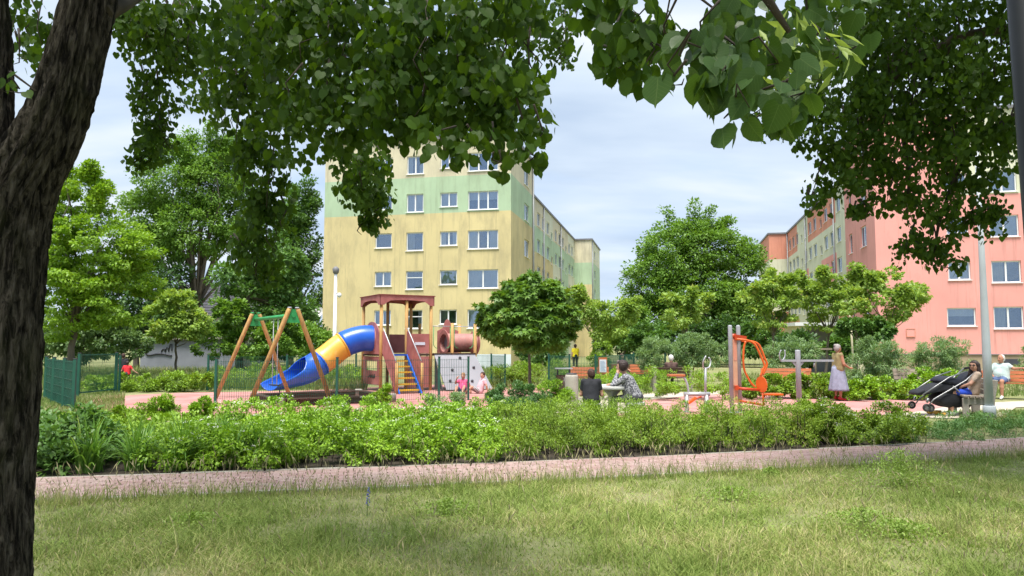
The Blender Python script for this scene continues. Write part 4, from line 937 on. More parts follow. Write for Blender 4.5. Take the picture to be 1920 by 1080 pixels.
for _ in range(420):
    y = g.uniform(4.6, 8.6); x = g.uniform(-.72, .74) * y
    if y < path_y(x, -(PATHW / 2 + .2)): pts.append((x, y))
sk = stalks(g, pts, .14, .42).build('seeding_grass', 'straw'); tag(sk, 'pale seeding grass stalks along the path edges', 'grass', kind='stuff')
n = 5000; X = g.uniform(-6, 8.5, n); Y = np.array([path_y(x, -(PATHW / 2 + .1 + abs(q))) for x, q in zip(X, g.normal(0, .12, n))])
V, T = blades(g, X, Y, .08 + .16 * g.random(n), .0022 + .002 * g.random(n), .6)
tag(np_mesh('verge_grass', V, T, 'grass'), 'longer grass fringe where the lawn meets the path', 'grass', kind='stuff')
# leafy weed tufts in the lawn
for k_, (px, py, rx, hh, lab) in enumerate([(1690, 915, .75, .42, 'tall fresh green weed tuft in the right of the lawn'), (1370, 940, .45, .14, 'low clover patch in the lawn below the path'), (1620, 990, .5, .16, 'spreading clover patch below the tall weed tuft'),
                                            (840, 965, .4, .14, 'fresh green clump in the middle of the lawn'), (1690, 1010, .5, .14, 'low green patch nearest the right bottom corner'), (1445, 893, .14, .10, 'small yellow green weed at the path edge'), (360, 985, .5, .10, 'dull green patch in the left of the lawn')]):
    p = GP(px, py); gg = np.random.default_rng(120 + k_); root = E('weed_tuft', p, lab, 'weed', 'weeds in the lawn')
    n = int(900 * rx / .5 + hh * 5000); a = gg.random(n) * 6.28; rr = rx * 1.15 * np.abs(gg.normal(0, .5, n))
    Pp = np.stack([p.x + rr * np.cos(a), p.y + .7 * rr * np.sin(a), hh * gg.random(n) * np.exp(-(rr / rx) ** 2 * 1.3) + .01], 1)
    V, T = leaves_VT(gg, Pp, rdir(gg, n) + np.array([0, 0, .5]), rdir(gg, n) + np.array([0, 0, .9]), .014 + .018 * gg.random(n), 'diamond')
    np_mesh('leaves', V, T, 'leaf_weed', root, 'stuff')
# blue viper's bugloss spike
p = GP(688, 968); fl = E('wild_flower', p, 'single blue flower spike standing in the lawn', 'flower')
MB().tube([p, p + Vector((.004, 0, .12)), p + Vector((.01, .0, .26))], [.004, .0035, .002], 6).build('stem', 'leaf_juniper', fl)
mb = MB(); gg = np.random.default_rng(8)
for i in range(26):
    f = i / 26; a = i * 2.4; c = p + Vector((.004 + .008 * f + math.cos(a) * .016 * (1.1 - f), math.sin(a) * .016 * (1.1 - f), .11 + .155 * f)); mb.ball(c + Vector((gg.normal(0, .004), gg.normal(0, .004), gg.normal(0, .004))), (.0055, .0055, .007), 6, 4)
mb.build('petals', 'flower_blue', fl, kind='stuff')
# meadow beyond the playground and rough grass round the benches
g = np.random.default_rng(131)
def meadow(name, label, xr, yr, n, h, w0, xf=None):
    Y = g.uniform(*yr, n); X = (xr[0] - 960 + (xr[1] - xr[0]) * g.random(n)) / F * Y
    V, T = blades(g, X, Y, h * (.5 + g.random(n)), w0 * (.6 + .8 * g.random(n)), .5)
    return tag(np_mesh(name, V, T, 'meadow'), label, 'grass', kind='stuff')
meadow('meadow', 'tall pale meadow beyond the playground fence', (60, 690), (27, 46), 32000, .36, .014)
meadow('rough_grass', 'rough grass between the benches and the yellow block', (880, 1240), (27, 56), 13000, .22, .014)
meadow('rough_grass', 'rough grass around the right hand shrubs', (1380, 1960), (23.4, 42), 12000, .15, .012)
meadow('rough_grass', 'short grass around the left gate and end on fence', (40, 240), (16.5, 25.5), 9000, .09, .009)
meadow('rough_grass', 'grass beside the right bench and the footpath', (1790, 2000), (14.6, 18.4), 9000, .07, .005)
# ------------------------------------------------------------------ the two lindens whose boughs hang into the view
def bark_tube(name, pts, rad, parent, sides=72, rings=150, seed=1, lump=None):
    """trunk with furrowed bark: ridges that wander and join"""
    r_ = np.random.default_rng(seed); P = np.array(pts, float); n = len(P); t = np.linspace(0, n - 1, rings)
    def cr_(vals):
        i = np.clip(t.astype(int), 0, n - 2); f = (t - i)
        p0 = vals[np.maximum(i - 1, 0)]; p1 = vals[i]; p2 = vals[i + 1]; p3 = vals[np.minimum(i + 2, n - 1)]
        if vals.ndim > 1: f = f[:, None]
        return .5 * (2 * p1 + (p2 - p0) * f + (2 * p0 - 5 * p1 + 4 * p2 - p3) * f ** 2 + (3 * p1 - p0 - 3 * p2 + p3) * f ** 3)
    C = cr_(P); RR = cr_(np.array(rad, float))
    Tn = unit(np.gradient(C, axis=0)); X = np.cross(Tn, np.array([0, 1, 0.])); X = unit(X); Yv = np.cross(Tn, X)
    A = np.linspace(0, 2 * np.pi, sides, endpoint=False); z = np.concatenate([[0], np.cumsum(np.linalg.norm(np.diff(C, axis=0), axis=1))])
    AA, ZZ = np.meshgrid(A, z)
    w1 = 1.5 * np.sin(2.3 * ZZ + 2 * AA + 1) + .9 * np.sin(5.1 * ZZ - 3 * AA + seed) + .5 * np.sin(11 * ZZ + 5 * AA)
    ridge = np.abs(np.sin(11 * AA / 1 + w1)) ** .7
    ridge2 = np.abs(np.sin(19 * AA + 1.3 * w1 + 2 * np.sin(8 * ZZ + AA * 2)))
    disp = .026 * (ridge - .6) + .014 * (ridge2 - .6) + .012 * np.sin(3 * AA + 1.1 * ZZ) + r_.normal(0, .0015, AA.shape)
    rr = RR[:, None] + disp
    V = C[:, None, :] + rr[..., None] * (np.cos(AA)[..., None] * X[:, None, :] + np.sin(AA)[..., None] * Yv[:, None, :])
    if lump is not None:
        for (lp, lr, la) in lump:
            dv_ = V - np.array(lp); q = np.exp(-(np.linalg.norm(dv_, axis=2) / lr) ** 2); V = V + q[..., None] * np.array(la)
    V = V.reshape(-1, 3); ii, jj = np.meshgrid(np.arange(rings - 1), np.arange(sides), indexing='ij')
    Q = np.stack([ii * sides + jj, ii * sides + (jj + 1) % sides, (ii + 1) * sides + (jj + 1) % sides, (ii + 1) * sides + jj], -1).reshape(-1, 4)
    return np_mesh(name, V, Q, 'bark', parent, smooth=True)
DT = 3.35
lin = E('linden_tree', (AT(-45, 1330, DT).x, DT, 0), 'big dark linden trunk at the left edge with boughs overhanging the view', 'tree')
def TP(px, py, d=DT): p = AT(px, py, d); return (p.x, p.y, p.z)
k_ = .82 / PPM(DT)
bark_tube('trunk', [TP(-75, 1420), TP(-68, 1250), TP(-58, 1080), TP(-52, 900), TP(-42, 720), TP(-34, 560), TP(-10, 440), TP(26, 350), TP(86, 250), TP(124, 150), TP(160, 20), TP(185, -140), TP(230, -380), TP(300, -700)],
          [150 * k_, 128 * k_, 117 * k_, 115 * k_, 116 * k_, 112 * k_, 100 * k_, 80 * k_, 64 * k_, 57 * k_, 51 * k_, 48 * k_, 44 * k_, 36 * k_], lin, 96, 220, 3,
          [(TP(183, 180, DT - .02), .055, (.055, 0, -.01)), (TP(150, 20, DT), .09, (.0, 0, 0))])
bark_tube('limb', [TP(-48, 640), TP(-44, 520), TP(-40, 400), TP(-34, 280), TP(-32, 150), TP(-36, 20), TP(-60, -200), TP(-120, -500)], [92 * k_, 84 * k_, 72 * k_, 60 * k_, 54 * k_, 50 * k_, 42 * k_, 34 * k_], lin, 72, 130, 5)
def bough(parent, pts, r0, r1, name='bough'):
    n = len(pts); return MB().tube(pts, [r0 + (r1 - r0) * i / (n - 1) for i in range(n)], 8).build(name, 'twig', parent)
bough(lin, [TP(190, 25), TP(230, 5, 3.6), TP(330, -60, 4.4), TP(520, -120, 5.2), TP(760, -120, 5.2), TP(980, -60, 4.8)], .05, .012)
bough(lin, [TP(185, -140), TP(400, -300, 3.2), TP(800, -420, 2.4), TP(1200, -260, 1.95), TP(1400, -60, 1.8), TP(1480, 60, 1.78)], .06, .006)
bough(lin, [TP(152, -80), TP(200, -150, 4.5), TP(280, -150, 6.5), TP(400, -120, 7.6), TP(500, -60, 7.6)], .05, .015)
bough(lin, [TP(230, -380), TP(300, -500, 5), TP(640, -200, 7.6), TP(690, 120, 7.8)], .04, .012)
# hanging sprays: (px, py, half width, half height, distance, leaves, depth half in m, size of leaf)
def spray_leaves(g, lst, dens_scale=1.):
    P = []; S = []
    for px, py, rx, ry, d, n, dd, s in lst:
        n = int(n * dens_scale); k = max(4, n // 16)
        cc, _ = ball_pts(g, k, .2); idx = g.integers(0, k, n)
        q, _ = ball_pts(g, n, .1)
        sx, sz = rx / PPM(d), ry / PPM(d); c = np.array(AT(px, py, d))
        cs = .24 * (sx * dd * sz) ** (1 / 3) + .06
        P.append(c + cc[idx] * np.array([sx, dd, sz]) * .95 + q * cs * np.array([1, 1, 1.0])); S.append(np.full(n, s))
    return np.concatenate(P), np.concatenate(S)
def hang(g, P, S, shape='heart'):
    n = len(P); tip = unit(np.array([0, 0, -1.0]) + .75 * rdir(g, n)); nrm = unit(np.array([0, -.25, .75]) + .9 * rdir(g, n))
    return tip, nrm, S * (.55 + .75 * g.random(n))
def twigs_for(g, lst, parent, per=3):
    mb = MB()
    for px, py, rx, ry, d, n, dd, s in lst:
        for _ in range(max(2, min(9, int(per * n / 300)))):
            x = px + g.uniform(-.7, .7) * rx; a = AT(x, py - ry * g.uniform(.7, 1.3), d); b = AT(x + g.normal(0, .25) * rx, py + ry * g.uniform(.1, .85), d + g.uniform(-.5, .5) * dd)
            m_ = a.lerp(b, .5) + Vector((g.normal(0, .05), g.normal(0, .1), 0)); m2 = a.lerp(b, .8) + Vector((g.normal(0, .04), g.normal(0, .1), 0))
            r = .0022 + .0012 * d; mb.tube([a, m_, m2, b], [r, r * .7, r * .5, r * .25], 5)
    return mb.build('twigs', 'twig', parent, kind='stuff')
LS = [ # left hanging sprays
 (300, 50, 95, 70, 8.0, 950, .8, .085), (235, 40, 50, 60, 8.0, 420, .6, .085), (330, 110, 55, 50, 8.2, 420, .6, .08), (285, 190, 38, 60, 8.4, 430, .4, .08), (285, 265, 34, 50, 8.5, 330, .35, .08), (262, 300, 24, 18, 8.5, 60, .25, .08),
 (380, 175, 28, 38, 7.6, 90, .3, .075), (60, 50, 45, 70, 6.5, 260, .6, .085), (30, 165, 18, 26, 3.0, 7, .12, .065), (35, 100, 25, 40, 4.5, 24, .2, .07),
 (470, 90, 80, 110, 6.8, 1000, .8, .085), (450, 220, 55, 90, 7.2, 520, .5, .08), (490, 330, 48, 75, 7.6, 520, .45, .08), (495, 420, 44, 60, 7.8, 380, .4, .08), (470, 470, 36, 40, 8.0, 170, .35, .08), (505, 505, 36, 30, 8.0, 130, .35, .08), (440, 470, 24, 30, 8.0, 70, .3, .08),
 (540, 240, 60, 60, 5.6, 260, .5, .08), (560, 60, 110, 110, 5.6, 1000, .8, .085), (700, 70, 120, 110, 5.2, 1000, .7, .085), (820, 100, 120, 110, 4.7, 900, .6, .08), (930, 100, 100, 110, 4.5, 700, .55, .08),
 (620, 190, 100, 70, 5.0, 480, .5, .08), (740, 200, 90, 55, 4.7, 360, .45, .08), (860, 200, 90, 55, 4.4, 330, .45, .08), (965, 190, 60, 60, 4.2, 220, .4, .078), (900, 260, 70, 28, 4.0, 65, .3, .075), (985, 245, 45, 50, 3.9, 60, .3, .075), (820, 262, 55, 22, 4.0, 40, .3, .075), (1000, 300, 25, 16, 3.9, 7, .2, .075), (950, 300, 50, 18, 3.9, 20, .25, .075),
 (680, 290, 50, 40, 7.0, 250, .4, .08), (680, 345, 46, 45, 7.8, 480, .4, .078), (700, 390, 30, 40, 8.0, 240, .35, .078), (695, 425, 16, 20, 8.0, 40, .2, .075),
 (1035, 50, 50, 60, 9.5, 420, .6, .08), (1060, 110, 22, 30, 9.5, 70, .3, .08), (980, 20, 60, 50, 7, 260, .6, .085),
 (1130, 30, 70, 45, 3.1, 120, .35, .075), (1190, 60, 60, 50, 2.9, 90, .3, .075), (1140, 110, 35, 40, 2.9, 26, .25, .07), (1210, 110, 40, 35, 2.7, 26, .25, .07), (1240, 20, 60, 40, 2.7, 60, .3, .078)]
g = np.random.default_rng(201)
P, S = spray_leaves(g, LS, 1.15); S = S * .78; tip, nrm, sz_ = hang(g, P, S)
fr_m = P[:, 1] > 6
V, T = leaves_VT(g, P[fr_m], tip[fr_m], nrm[fr_m], sz_[fr_m], 'heart8'); V2, T2 = leaves_VT(g, P[~fr_m], tip[~fr_m], nrm[~fr_m], sz_[~fr_m], 'heart'); V, T = np.concatenate([V, V2]), np.concatenate([T, T2 + len(V)])
crown = np_mesh('crown', V, T, 'leaf_linden', lin, 'stuff'); twigs_for(g, LS, lin, 4)
# the nearest bough: its big leaves are single pieces
NS = [(1320, 30, 90, 45, 2.4, 62, .22, .066), (1420, 40, 90, 50, 2.3, 70, .22, .066), (1530, 40, 70, 50, 2.5, 46, .22, .064), (1300, 100, 50, 40, 2.0, 22, .14, .070), (1380, 110, 60, 40, 2.0, 26, .14, .070), (1470, 120, 60, 42, 2.1, 34, .16, .066), (1290, 130, 26, 22, 1.75, 5, .08, .074), (1410, 180, 30, 34, 1.8, 13, .10, .072), (1350, 160, 36, 26, 1.9, 11, .1, .070), (1470, 175, 40, 30, 1.9, 17, .1, .068), (1545, 110, 40, 50, 2.4, 20, .15, .062)]
P, S = spray_leaves(g, NS); tip, nrm, sz_ = hang(g, P, S); P, sz_ = P[-300:], sz_[-300:]; tip, nrm = tip[-300:], nrm[-300:]
def veins(m):          # pale midrib and side veins, in the leaf's own coordinates
    t = m.node_tree; b = t.nodes['Principled BSDF']; co = N(t, 'ShaderNodeTexCoord'); sp_ = N(t, 'ShaderNodeSeparateXYZ'); t.links.new(co.outputs['Object'], sp_.inputs[0])
    def ma(op, a, b_=None):
        n_ = N(t, 'ShaderNodeMath', operation=op)
        for i, v in enumerate((a, b_)):
            if v is None: continue
            if isinstance(v, (int, float)): n_.inputs[i].default_value = v
            else: t.links.new(v, n_.inputs[i])
        return n_.outputs[0]
    ax = ma('ABSOLUTE', sp_.outputs[0]); mid = ma('LESS_THAN', ax, .012); w_ = ma('ABSOLUTE', ma('SINE', ma('MULTIPLY', ma('SUBTRACT', sp_.outputs[1], ma('MULTIPLY', ax, .75)), 24.)))
    side = ma('LESS_THAN', w_, .11); f_ = ma('MULTIPLY', ma('MAXIMUM', mid, side), .45); src = b.inputs['Base Color'].links[0].from_socket
    mx_ = N(t, 'ShaderNodeMixRGB'); mx_.inputs[2].default_value = (.22, .30, .10, 1); t.links.new(f_, mx_.inputs[0]); t.links.new(src, mx_.inputs[1]); t.links.new(mx_.outputs[0], b.inputs['Base Color'])
veins(M['leaf_linden_near'])
lm = []
for k_ in range(4):
    T0, F0 = LEAF['heart']; mb = MB(); cup = (.9, -.5, 1.6, .3)[k_]
    vs = [(x, y, z * cup + (.10 * abs(x) ** 1.5 if k_ % 2 else 0) - .06 * y * y) for x, y, z in T0]
    mb.add(vs, [tuple(f) for f in F0], 0, True); o = mb.build('leaf', 'leaf_linden_near', crown, local=True); lm.append(o)
for i in range(len(P)):
    Y_ = Vector(tip[i]).normalized(); Z_ = Vector(nrm[i]); Z_ = (Z_ - Y_ * Z_.dot(Y_)).normalized(); X_ = Y_.cross(Z_)
    mw = Matrix((X_, Y_, Z_)).transposed().to_4x4()
    o = lm[i] if i < 4 else link_copy('leaf', lm[i % 4], crown)
    o.location = Vector(P[i]) - lin.location; o.rotation_euler = mw.to_euler(); o.scale = (sz_[i],) * 3
twigs_for(g, [(a, b, c, d, e, 400, f, s) for a, b, c, d, e, n_, f, s in NS], lin, 2)
# slender pale bracts and buds hang among the nearest leaves
n = 70; q, _ = ball_pts(g, n, .1); c = np.array(AT(1490, 90, 2.1)); P = c + q * np.array([.17, .12, .12])
V, T = leaves_VT(g, P, unit(np.array([.3, 0, -.8]) + .7 * rdir(g, n)), rdir(g, n), .05 + .03 * g.random(n), 'narrow')
M['bract'] = leafmat('bract', (.16, .22, .05), (.24, .30, .08), .4, (1.2, 1.2, .6), .1)
np_mesh('bracts', V, T, 'bract', lin, 'stuff')
# unseen rest of the crown, over and behind the camera, added for shade
def canopy(parent, blobs, n, size, seed, m='leaf_linden'):
    gg = np.random.default_rng(seed); C, D = clumps(gg, blobs, 6, .5); V, T = crown_leaves(gg, C, D, .7, n, size, 'diamond', .6, .5); return np_mesh('shade_crown', V, T, m, parent, 'stuff')
canopy(lin, [((-2.8, 2.4, 7.4), (4.2, 3.2, 2.2)), ((1.6, 1.2, 6.4), (3.0, 2.2, 1.5)), ((-4.5, 5.5, 6.8), (2.6, 2.4, 1.8)), ((-3.5, -1.5, 6.5), (4.0, 3.5, 2.2))], 7500, .17, 211)
# --- right hand linden, trunk outside the view
rl = E('linden_tree', (10.6, 10.2, 0), 'dark leafy linden boughs filling the upper right corner', 'tree')
bark_tube('trunk', [(10.6, 10.2, -.1), (10.55, 10.2, 1.5), (10.5, 10.2, 3), (10.5, 10.1, 4.6), (10.4, 10.1, 7), (10.3, 10, 9)], [.36, .30, .28, .25, .2, .12], rl, 60, 70, 7)
bough(rl, [(10.5, 10.1, 4.4), TP(1990, 50, 9.8), TP(1870, 56, 9.3), TP(1790, 70, 9.2), TP(1700, 130, 9.2), TP(1600, 200, 9.3)], .10, .02)
bough(rl, [(10.5, 10.1, 3.8), TP(1960, 180, 9.8), TP(1850, 250, 9.6), TP(1790, 330, 9.6), TP(1760, 420, 9.8), TP(1750, 480, 9.9)], .06, .01)
bough(rl, [TP(1790, 70, 9.2), TP(1690, 240, 9.5), TP(1705, 330, 9.6), TP(1700, 400, 9.7)], .04, .01)
RS = [(1640, 40, 130, 70, 9.0, 1500, 1.0, .085), (1790, 60, 120, 80, 9.2, 1500, 1.0, .085), (1900, 110, 60, 110, 9.6, 620, .8, .085), (1700, 150, 140, 80, 9.2, 1500, .9, .085), (1560, 170, 80, 60, 9.0, 620, .7, .085), (1830, 200, 100, 80, 9.5, 1000, .8, .085), (1470, 215, 55, 40, 9.0, 300, .5, .08), (1540, 245, 60, 40, 9.1, 320, .5, .08),
      (1620, 260, 90, 70, 9.3, 850, .7, .085), (1720, 270, 90, 80, 9.4, 950, .8, .085), (1830, 300, 70, 70, 9.6, 560, .6, .085), (1900, 260, 40, 60, 9.6, 240, .5, .085), (1570, 330, 46, 55, 9.3, 310, .5, .08), (1650, 350, 50, 45, 9.5, 300, .45, .08), (1535, 385, 28, 28, 9.3, 70, .3, .08), (1600, 400, 24, 24, 9.4, 70, .3, .08),
      (1730, 370, 60, 60, 9.7, 430, .5, .08), (1800, 390, 60, 60, 9.8, 420, .5, .08), (1850, 410, 34, 36, 9.8, 130, .35, .08), (1740, 450, 52, 40, 9.9, 270, .4, .08), (1765, 495, 32, 26, 9.9, 90, .3, .08), (1700, 470, 20, 26, 9.9, 45, .3, .08)]
P, S = spray_leaves(g, RS, 1.15); S = S * .84; tip, nrm, sz_ = hang(g, P, S); V, T = leaves_VT(g, P, tip, nrm, sz_, 'heart8')
np_mesh('crown', V, T, 'leaf_linden', rl, 'stuff'); twigs_for(g, RS, rl, 2)
canopy(rl, [((9.5, 8.6, 8.6), (4.4, 3.6, 3.0)), ((6.0, 7.4, 7.4), (2.8, 2.4, 1.5)), ((8.5, 6.5, 6.8), (2.5, 2.0, 1.2))], 20000, .18, 212)  # unseen crown toward the sun, added to shade the boughs in view
# black post at the right edge
M['black_metal'] = mat('black_metal', (.012, .013, .016), .45, .2, 3)
bp_ = E('lamp_post', (3.62, 5.0, 0), 'black metal post cut by the right edge of the view', 'post')
MB().lathe([(.13, 0), (.13, .6), (.10, .66), (.095, 1.0), (.088, 4.6), (.06, 4.8)], 20, (3.62, 5.0, 0)).build('pole', 'black_metal', bp_)
MB().lathe([(.03, 4.8), (.16, 4.85), (.19, 5.2), (.05, 5.35)], 20, (3.62, 5.0, 0)).build('lantern', 'black_metal', bp_)
bp_.rotation_euler = (0, R(-1.3), 0)      # it leans a little
# ------------------------------------------------------------------ things of the playground
M['wood'] = mat('wood', (.50, .29, .095), .7, .25, 4, .4, 30, stretch=(6, 6, .6), wear=((.26, .17, .09), 2.5, .5, .8))
M['wood_dark'] = mat('wood_dark', (.060, .035, .022), .85, .3, 5, .4, 30, stretch=(.6, 4, 4))
M['wood_orange'] = mat('wood_orange', (.44, .13, .045), .7, .25, 5, .3, 30, stretch=(.6, 5, 5), wear=((.36, .20, .12), 3, .5, .8))
M['wood_grey'] = mat('wood_grey', (.30, .24, .19), .85, .25, 5, .4, 30, stretch=(.6, 5, 5))
M['red_panel'] = mat('red_panel', (.35, .11, .095), .6, .15, 2.5, .15, 40, c2=(.41, .15, .135), wear=((.46, .23, .20), 2.2, .52, .8))
M['red_dark'] = mat('red_dark', (.22, .05, .045), .6, .2, 3)
M['tunnel_pink'] = mat('tunnel_pink', (.38, .165, .145), .6, .14, 3, c2=(.44, .21, .185), wear=((.30, .16, .14), 4, .5, .8))
M['blue_plastic'] = mat('blue_plastic', (.012, .10, .52), .32, .12, 2, spec=.5, wear=((.07, .20, .60), 3, .55, .85))
M['yellow_plastic'] = mat('yellow_plastic', (.72, .40, .055), .35, .08, 2, wear=((.74, .50, .18), 3, .5, .85))
M['green_paint'] = mat('green_paint', (.030, .30, .085), .45, .15, 4)
M['yellow_paint'] = mat('yellow_paint', (.62, .36, .02), .5, .15, 4)
M['fence_green'] = mat('fence_green', (.010, .085, .055), .5, .2, 4)
M['galvanised'] = mat('galvanised', (.45, .46, .48), .42, .12, 5, metal=.35)
M['grey_paint'] = mat('grey_paint', (.34, .35, .38), .5, .08, 4)
M['lamp_grey'] = mat('lamp_grey', (.44, .48, .50), .45, .08, 2, wear=((.36, .38, .38), 3, .55, .8))
M['orange_paint'] = mat('orange_paint', (.66, .115, .012), .4, .12, 4)
M['orange_deep'] = mat('orange_deep', (.50, .055, .012), .4, .12, 4)
M['peach'] = mat('peach', (.62, .33, .20), .6, .06, 3, c2=(.66, .40, .26))
M['climb_grey'] = mat('climb_grey', (.31, .31, .335), .8, .10, 1.5, .2, 30, wear=((.30, .31, .34), 2, .5, .8))
M['hold'] = mat('hold', (.06, .06, .07), .6, .3, 8)
M['paper'] = mat('paper', (.62, .66, .74), .6, .03, 3)
M['print_blue'] = mat('print_blue', (.30, .40, .60), .6, .2, 12)
M['black_fabric'] = mat('black_fabric', (.014, .015, .020), .8, .3, 6)
M['navy_fabric'] = mat('navy_fabric', (.013, .016, .028), .8, .3, 6)
M['tyre'] = mat('tyre', (.02, .02, .022), .7, .2, 8)
M['silver'] = mat('silver', (.24, .245, .25), .35, .08, 6, metal=.6)
V3 = Vector
# --- swing
sw = E('swing_frame', (-6.9, 21.6, 0), 'wooden A frame swing with a green cross beam and hanging chains', 'swing')
aL, aR = V3((-8.0, 23.3, 2.47)), V3((-5.86, 20.0, 2.47)); sdir = V3((.84, .545, 0)); bdir = (aR - aL).normalized()
for ap in (aL, aR):
    for s in (-1, 1):
        foot = V3((ap.x, ap.y, 0)) + sdir * s * 1.12
        top = V3((ap.x, ap.y, 2.6)) + sdir * s * .10
        MB().tube([foot, foot.lerp(top, .97), top], [.062, .062, .055], 12).build('leg', 'wood', sw)
        MB().tube([top - V3((0, 0, .005)), top + V3((0, 0, .03))], [.064, .05], 12).build('leg_cap', 'green_paint' if ap is aL else 'grey_paint', sw)
    t_ = MB(); t_.prism([(-.14, .02), (.14, .02), (.24, -.26), (.22, -.34), (-.22, -.34), (-.24, -.26)], ap + V3((0, 0, .08)), sdir, (0, 0, 1), bdir * .03); t_.build('gusset_plate', 'green_paint', sw)
MB().tube([aL - bdir * .05 - V3((0, 0, .06)), aR + bdir * .05 - V3((0, 0, .06))], .055, 12).build('cross_beam', 'green_paint', sw)
seat_c = aL.lerp(aR, .58); seat_c.z = .48
for s in (-.23, .23):
    t_ = MB(); a = seat_c + bdir * s; b = V3((a.x, a.y, 2.36))
    t_.tube([a, b], .009, 5); t_.build('chain', 'galvanised', sw)
    k_c = MB()
    for i in range(36): z = .5 + i * .052; k_c.box(a.x - .012, a.x + .012, a.y - .006, a.y + .006, z, z + .035, rz=0)
    k_c.build('chain_links', 'galvanised', sw, kind='stuff')
t_ = MB(); t_.prism([(-.24, -.09), (.24, -.09), (.24, .09), (-.24, .09)], seat_c, bdir, sdir, (0, 0, .03)); t_.build('swing_seat', 'black_fabric', sw)
# --- sandbox kerb of dark beams with round posts
sb = E('sandbox', (-4.6, 20.3, 0), 'dark wooden sandbox edge lying between the swing legs and the hedge', 'sandbox')
s1, s2 = V3((GX(523, 19.6), 19.6, 0)), V3((GX(735, 21.3), 21.3, 0)); sdn = (s2 - s1).normalized(); sn = V3((-sdn.y, sdn.x, 0))
s3, s4 = s2 + sn * 2.6, s1 + sn * 2.6
for a, b in ((s1, s2), (s2, s3), (s3, s4), (s4, s1)):
    MB().bar(a + V3((0, 0, .10)), b + V3((0, 0, .10)), .07, .16, up=(0, 0, 1)).build('beam', 'wood_dark', sb)
    MB().bar(a + V3((0, 0, .205)), b + V3((0, 0, .205)), .18, .03, up=(0, 0, 1)).build('seat_board', 'wood_dark', sb)
for a in (s1, s2, s3, s4): MB().lathe([(.12, 0), (.12, .22), (.10, .25)], 14, a).build('corner_post', 'concrete', sb)
# --- play tower with slide, stairs, tunnel and climbing wall
FL = V3((-4.55, 26, 0)); AT_ = R(30); W_ = 1.88
pt_ = E('play_tower', FL, 'red roofed wooden play tower with a blue and yellow tube slide and grey climbing wall', 'play tower', rz=AT_)
def loc(p): p = V3(p) - FL; c, s = math.cos(-AT_), math.sin(-AT_); return V3((p.x * c - p.y * s, p.x * s + p.y * c, p.z))
def part(mb, name, m, parent=None): return mb.build(name, m, parent or pt_, local=True)
for x, y, zt in ((0, 0, 3.2), (W_, 0, 3.2), (0, W_, 3.2), (W_, W_, 3.2), (W_ / 2, 0, 3.2), (W_ / 2, W_, 3.2), (2.72, -.02, 2.42), (3.66, -.02, 2.42), (3.66, 1.3, 2.42), (2.0, 1.3, 2.42)):
    part(MB().tube([(x, y, 0), (x, y, zt)], .058, 12), 'post', 'wood')
part(MB().box(-.03, W_ + .03, -.03, W_ + .03, 1.24, 1.30), 'platform', 'wood_dark')
part(MB().box(W_ + .04, 3.75, .0, 1.35, 1.24, 1.30), 'deck', 'wood_dark')
def arch(Lw, n=8):       # valance with a segmental arch between two legs
    p = [(-.09, 3.02), (.07, 3.02), (.17, 3.10)]
    p += [(.30 + (Lw - .60) * i / n, 3.175 + .03 * math.sin(math.pi * i / n)) for i in range(n + 1)]
    p += [(Lw - .17, 3.10), (Lw - .07, 3.02), (Lw + .09, 3.02), (Lw + .09, 3.36), (-.09, 3.36)]
    return p
for o, ux, th in (((0, -.075, 0), (1, 0, 0), (0, .03, 0)), ((0, W_ + .075, 0), (1, 0, 0), (0, .03, 0)), ((-.075, 0, 0), (0, 1, 0), (.03, 0, 0)), ((W_ + .075, 0, 0), (0, 1, 0), (.03, 0, 0))):
    t_ = MB(); t_.prism(arch(W_), o, ux, (0, 0, 1), th); part(t_, 'valance', 'red_panel')
t_ = MB(); a, b, c = -.12, W_ + .12, W_ / 2
t_.add([(a, a, 3.362), (b, a, 3.362), (b, b, 3.362), (a, b, 3.362), (a, a, 3.39), (b, a, 3.39), (b, b, 3.39), (a, b, 3.39), (c, c, 3.43)], [(3, 2, 1, 0), (0, 1, 5, 4), (1, 2, 6, 5), (2, 3, 7, 6), (3, 0, 4, 7), (4, 5, 8), (5, 6, 8), (6, 7, 8), (7, 4, 8)]); part(t_, 'roof', 'red_dark')
def panel(o, ux, w0, w1, z0, z1, th, m='red_panel', name='panel', par=None):
    t = MB(); t.prism([(w0, z0), (w1, z0), (w1, z1), (w0, z1)], o, ux, (0, 0, 1), th); return part(t, name, m, par)
fr_ = panel((0, -.01, 0), (1, 0, 0), W_ / 2 + .07, W_ - .07, 1.32, 2.02, (0, .025, 0))
panel((0, W_, 0), (1, 0, 0), .07, W_ / 2 - .07, 1.32, 2.02, (0, .025, 0)); panel((0, W_, 0), (1, 0, 0), W_ / 2 + .07, W_ - .07, 1.32, 2.02, (0, .025, 0))
panel((0, -.01, 0), (1, 0, 0), W_ / 2 + .07, W_ - .07, .12, 1.22, (0, .025, 0), 'red_panel', 'lower_panel')
lab_ = MB(); lab_.box(W_ / 2 + .32, W_ / 2 + .70, -.042, -.026, 1.62, 1.72); part(lab_, 'name_plate', 'paper', fr_)
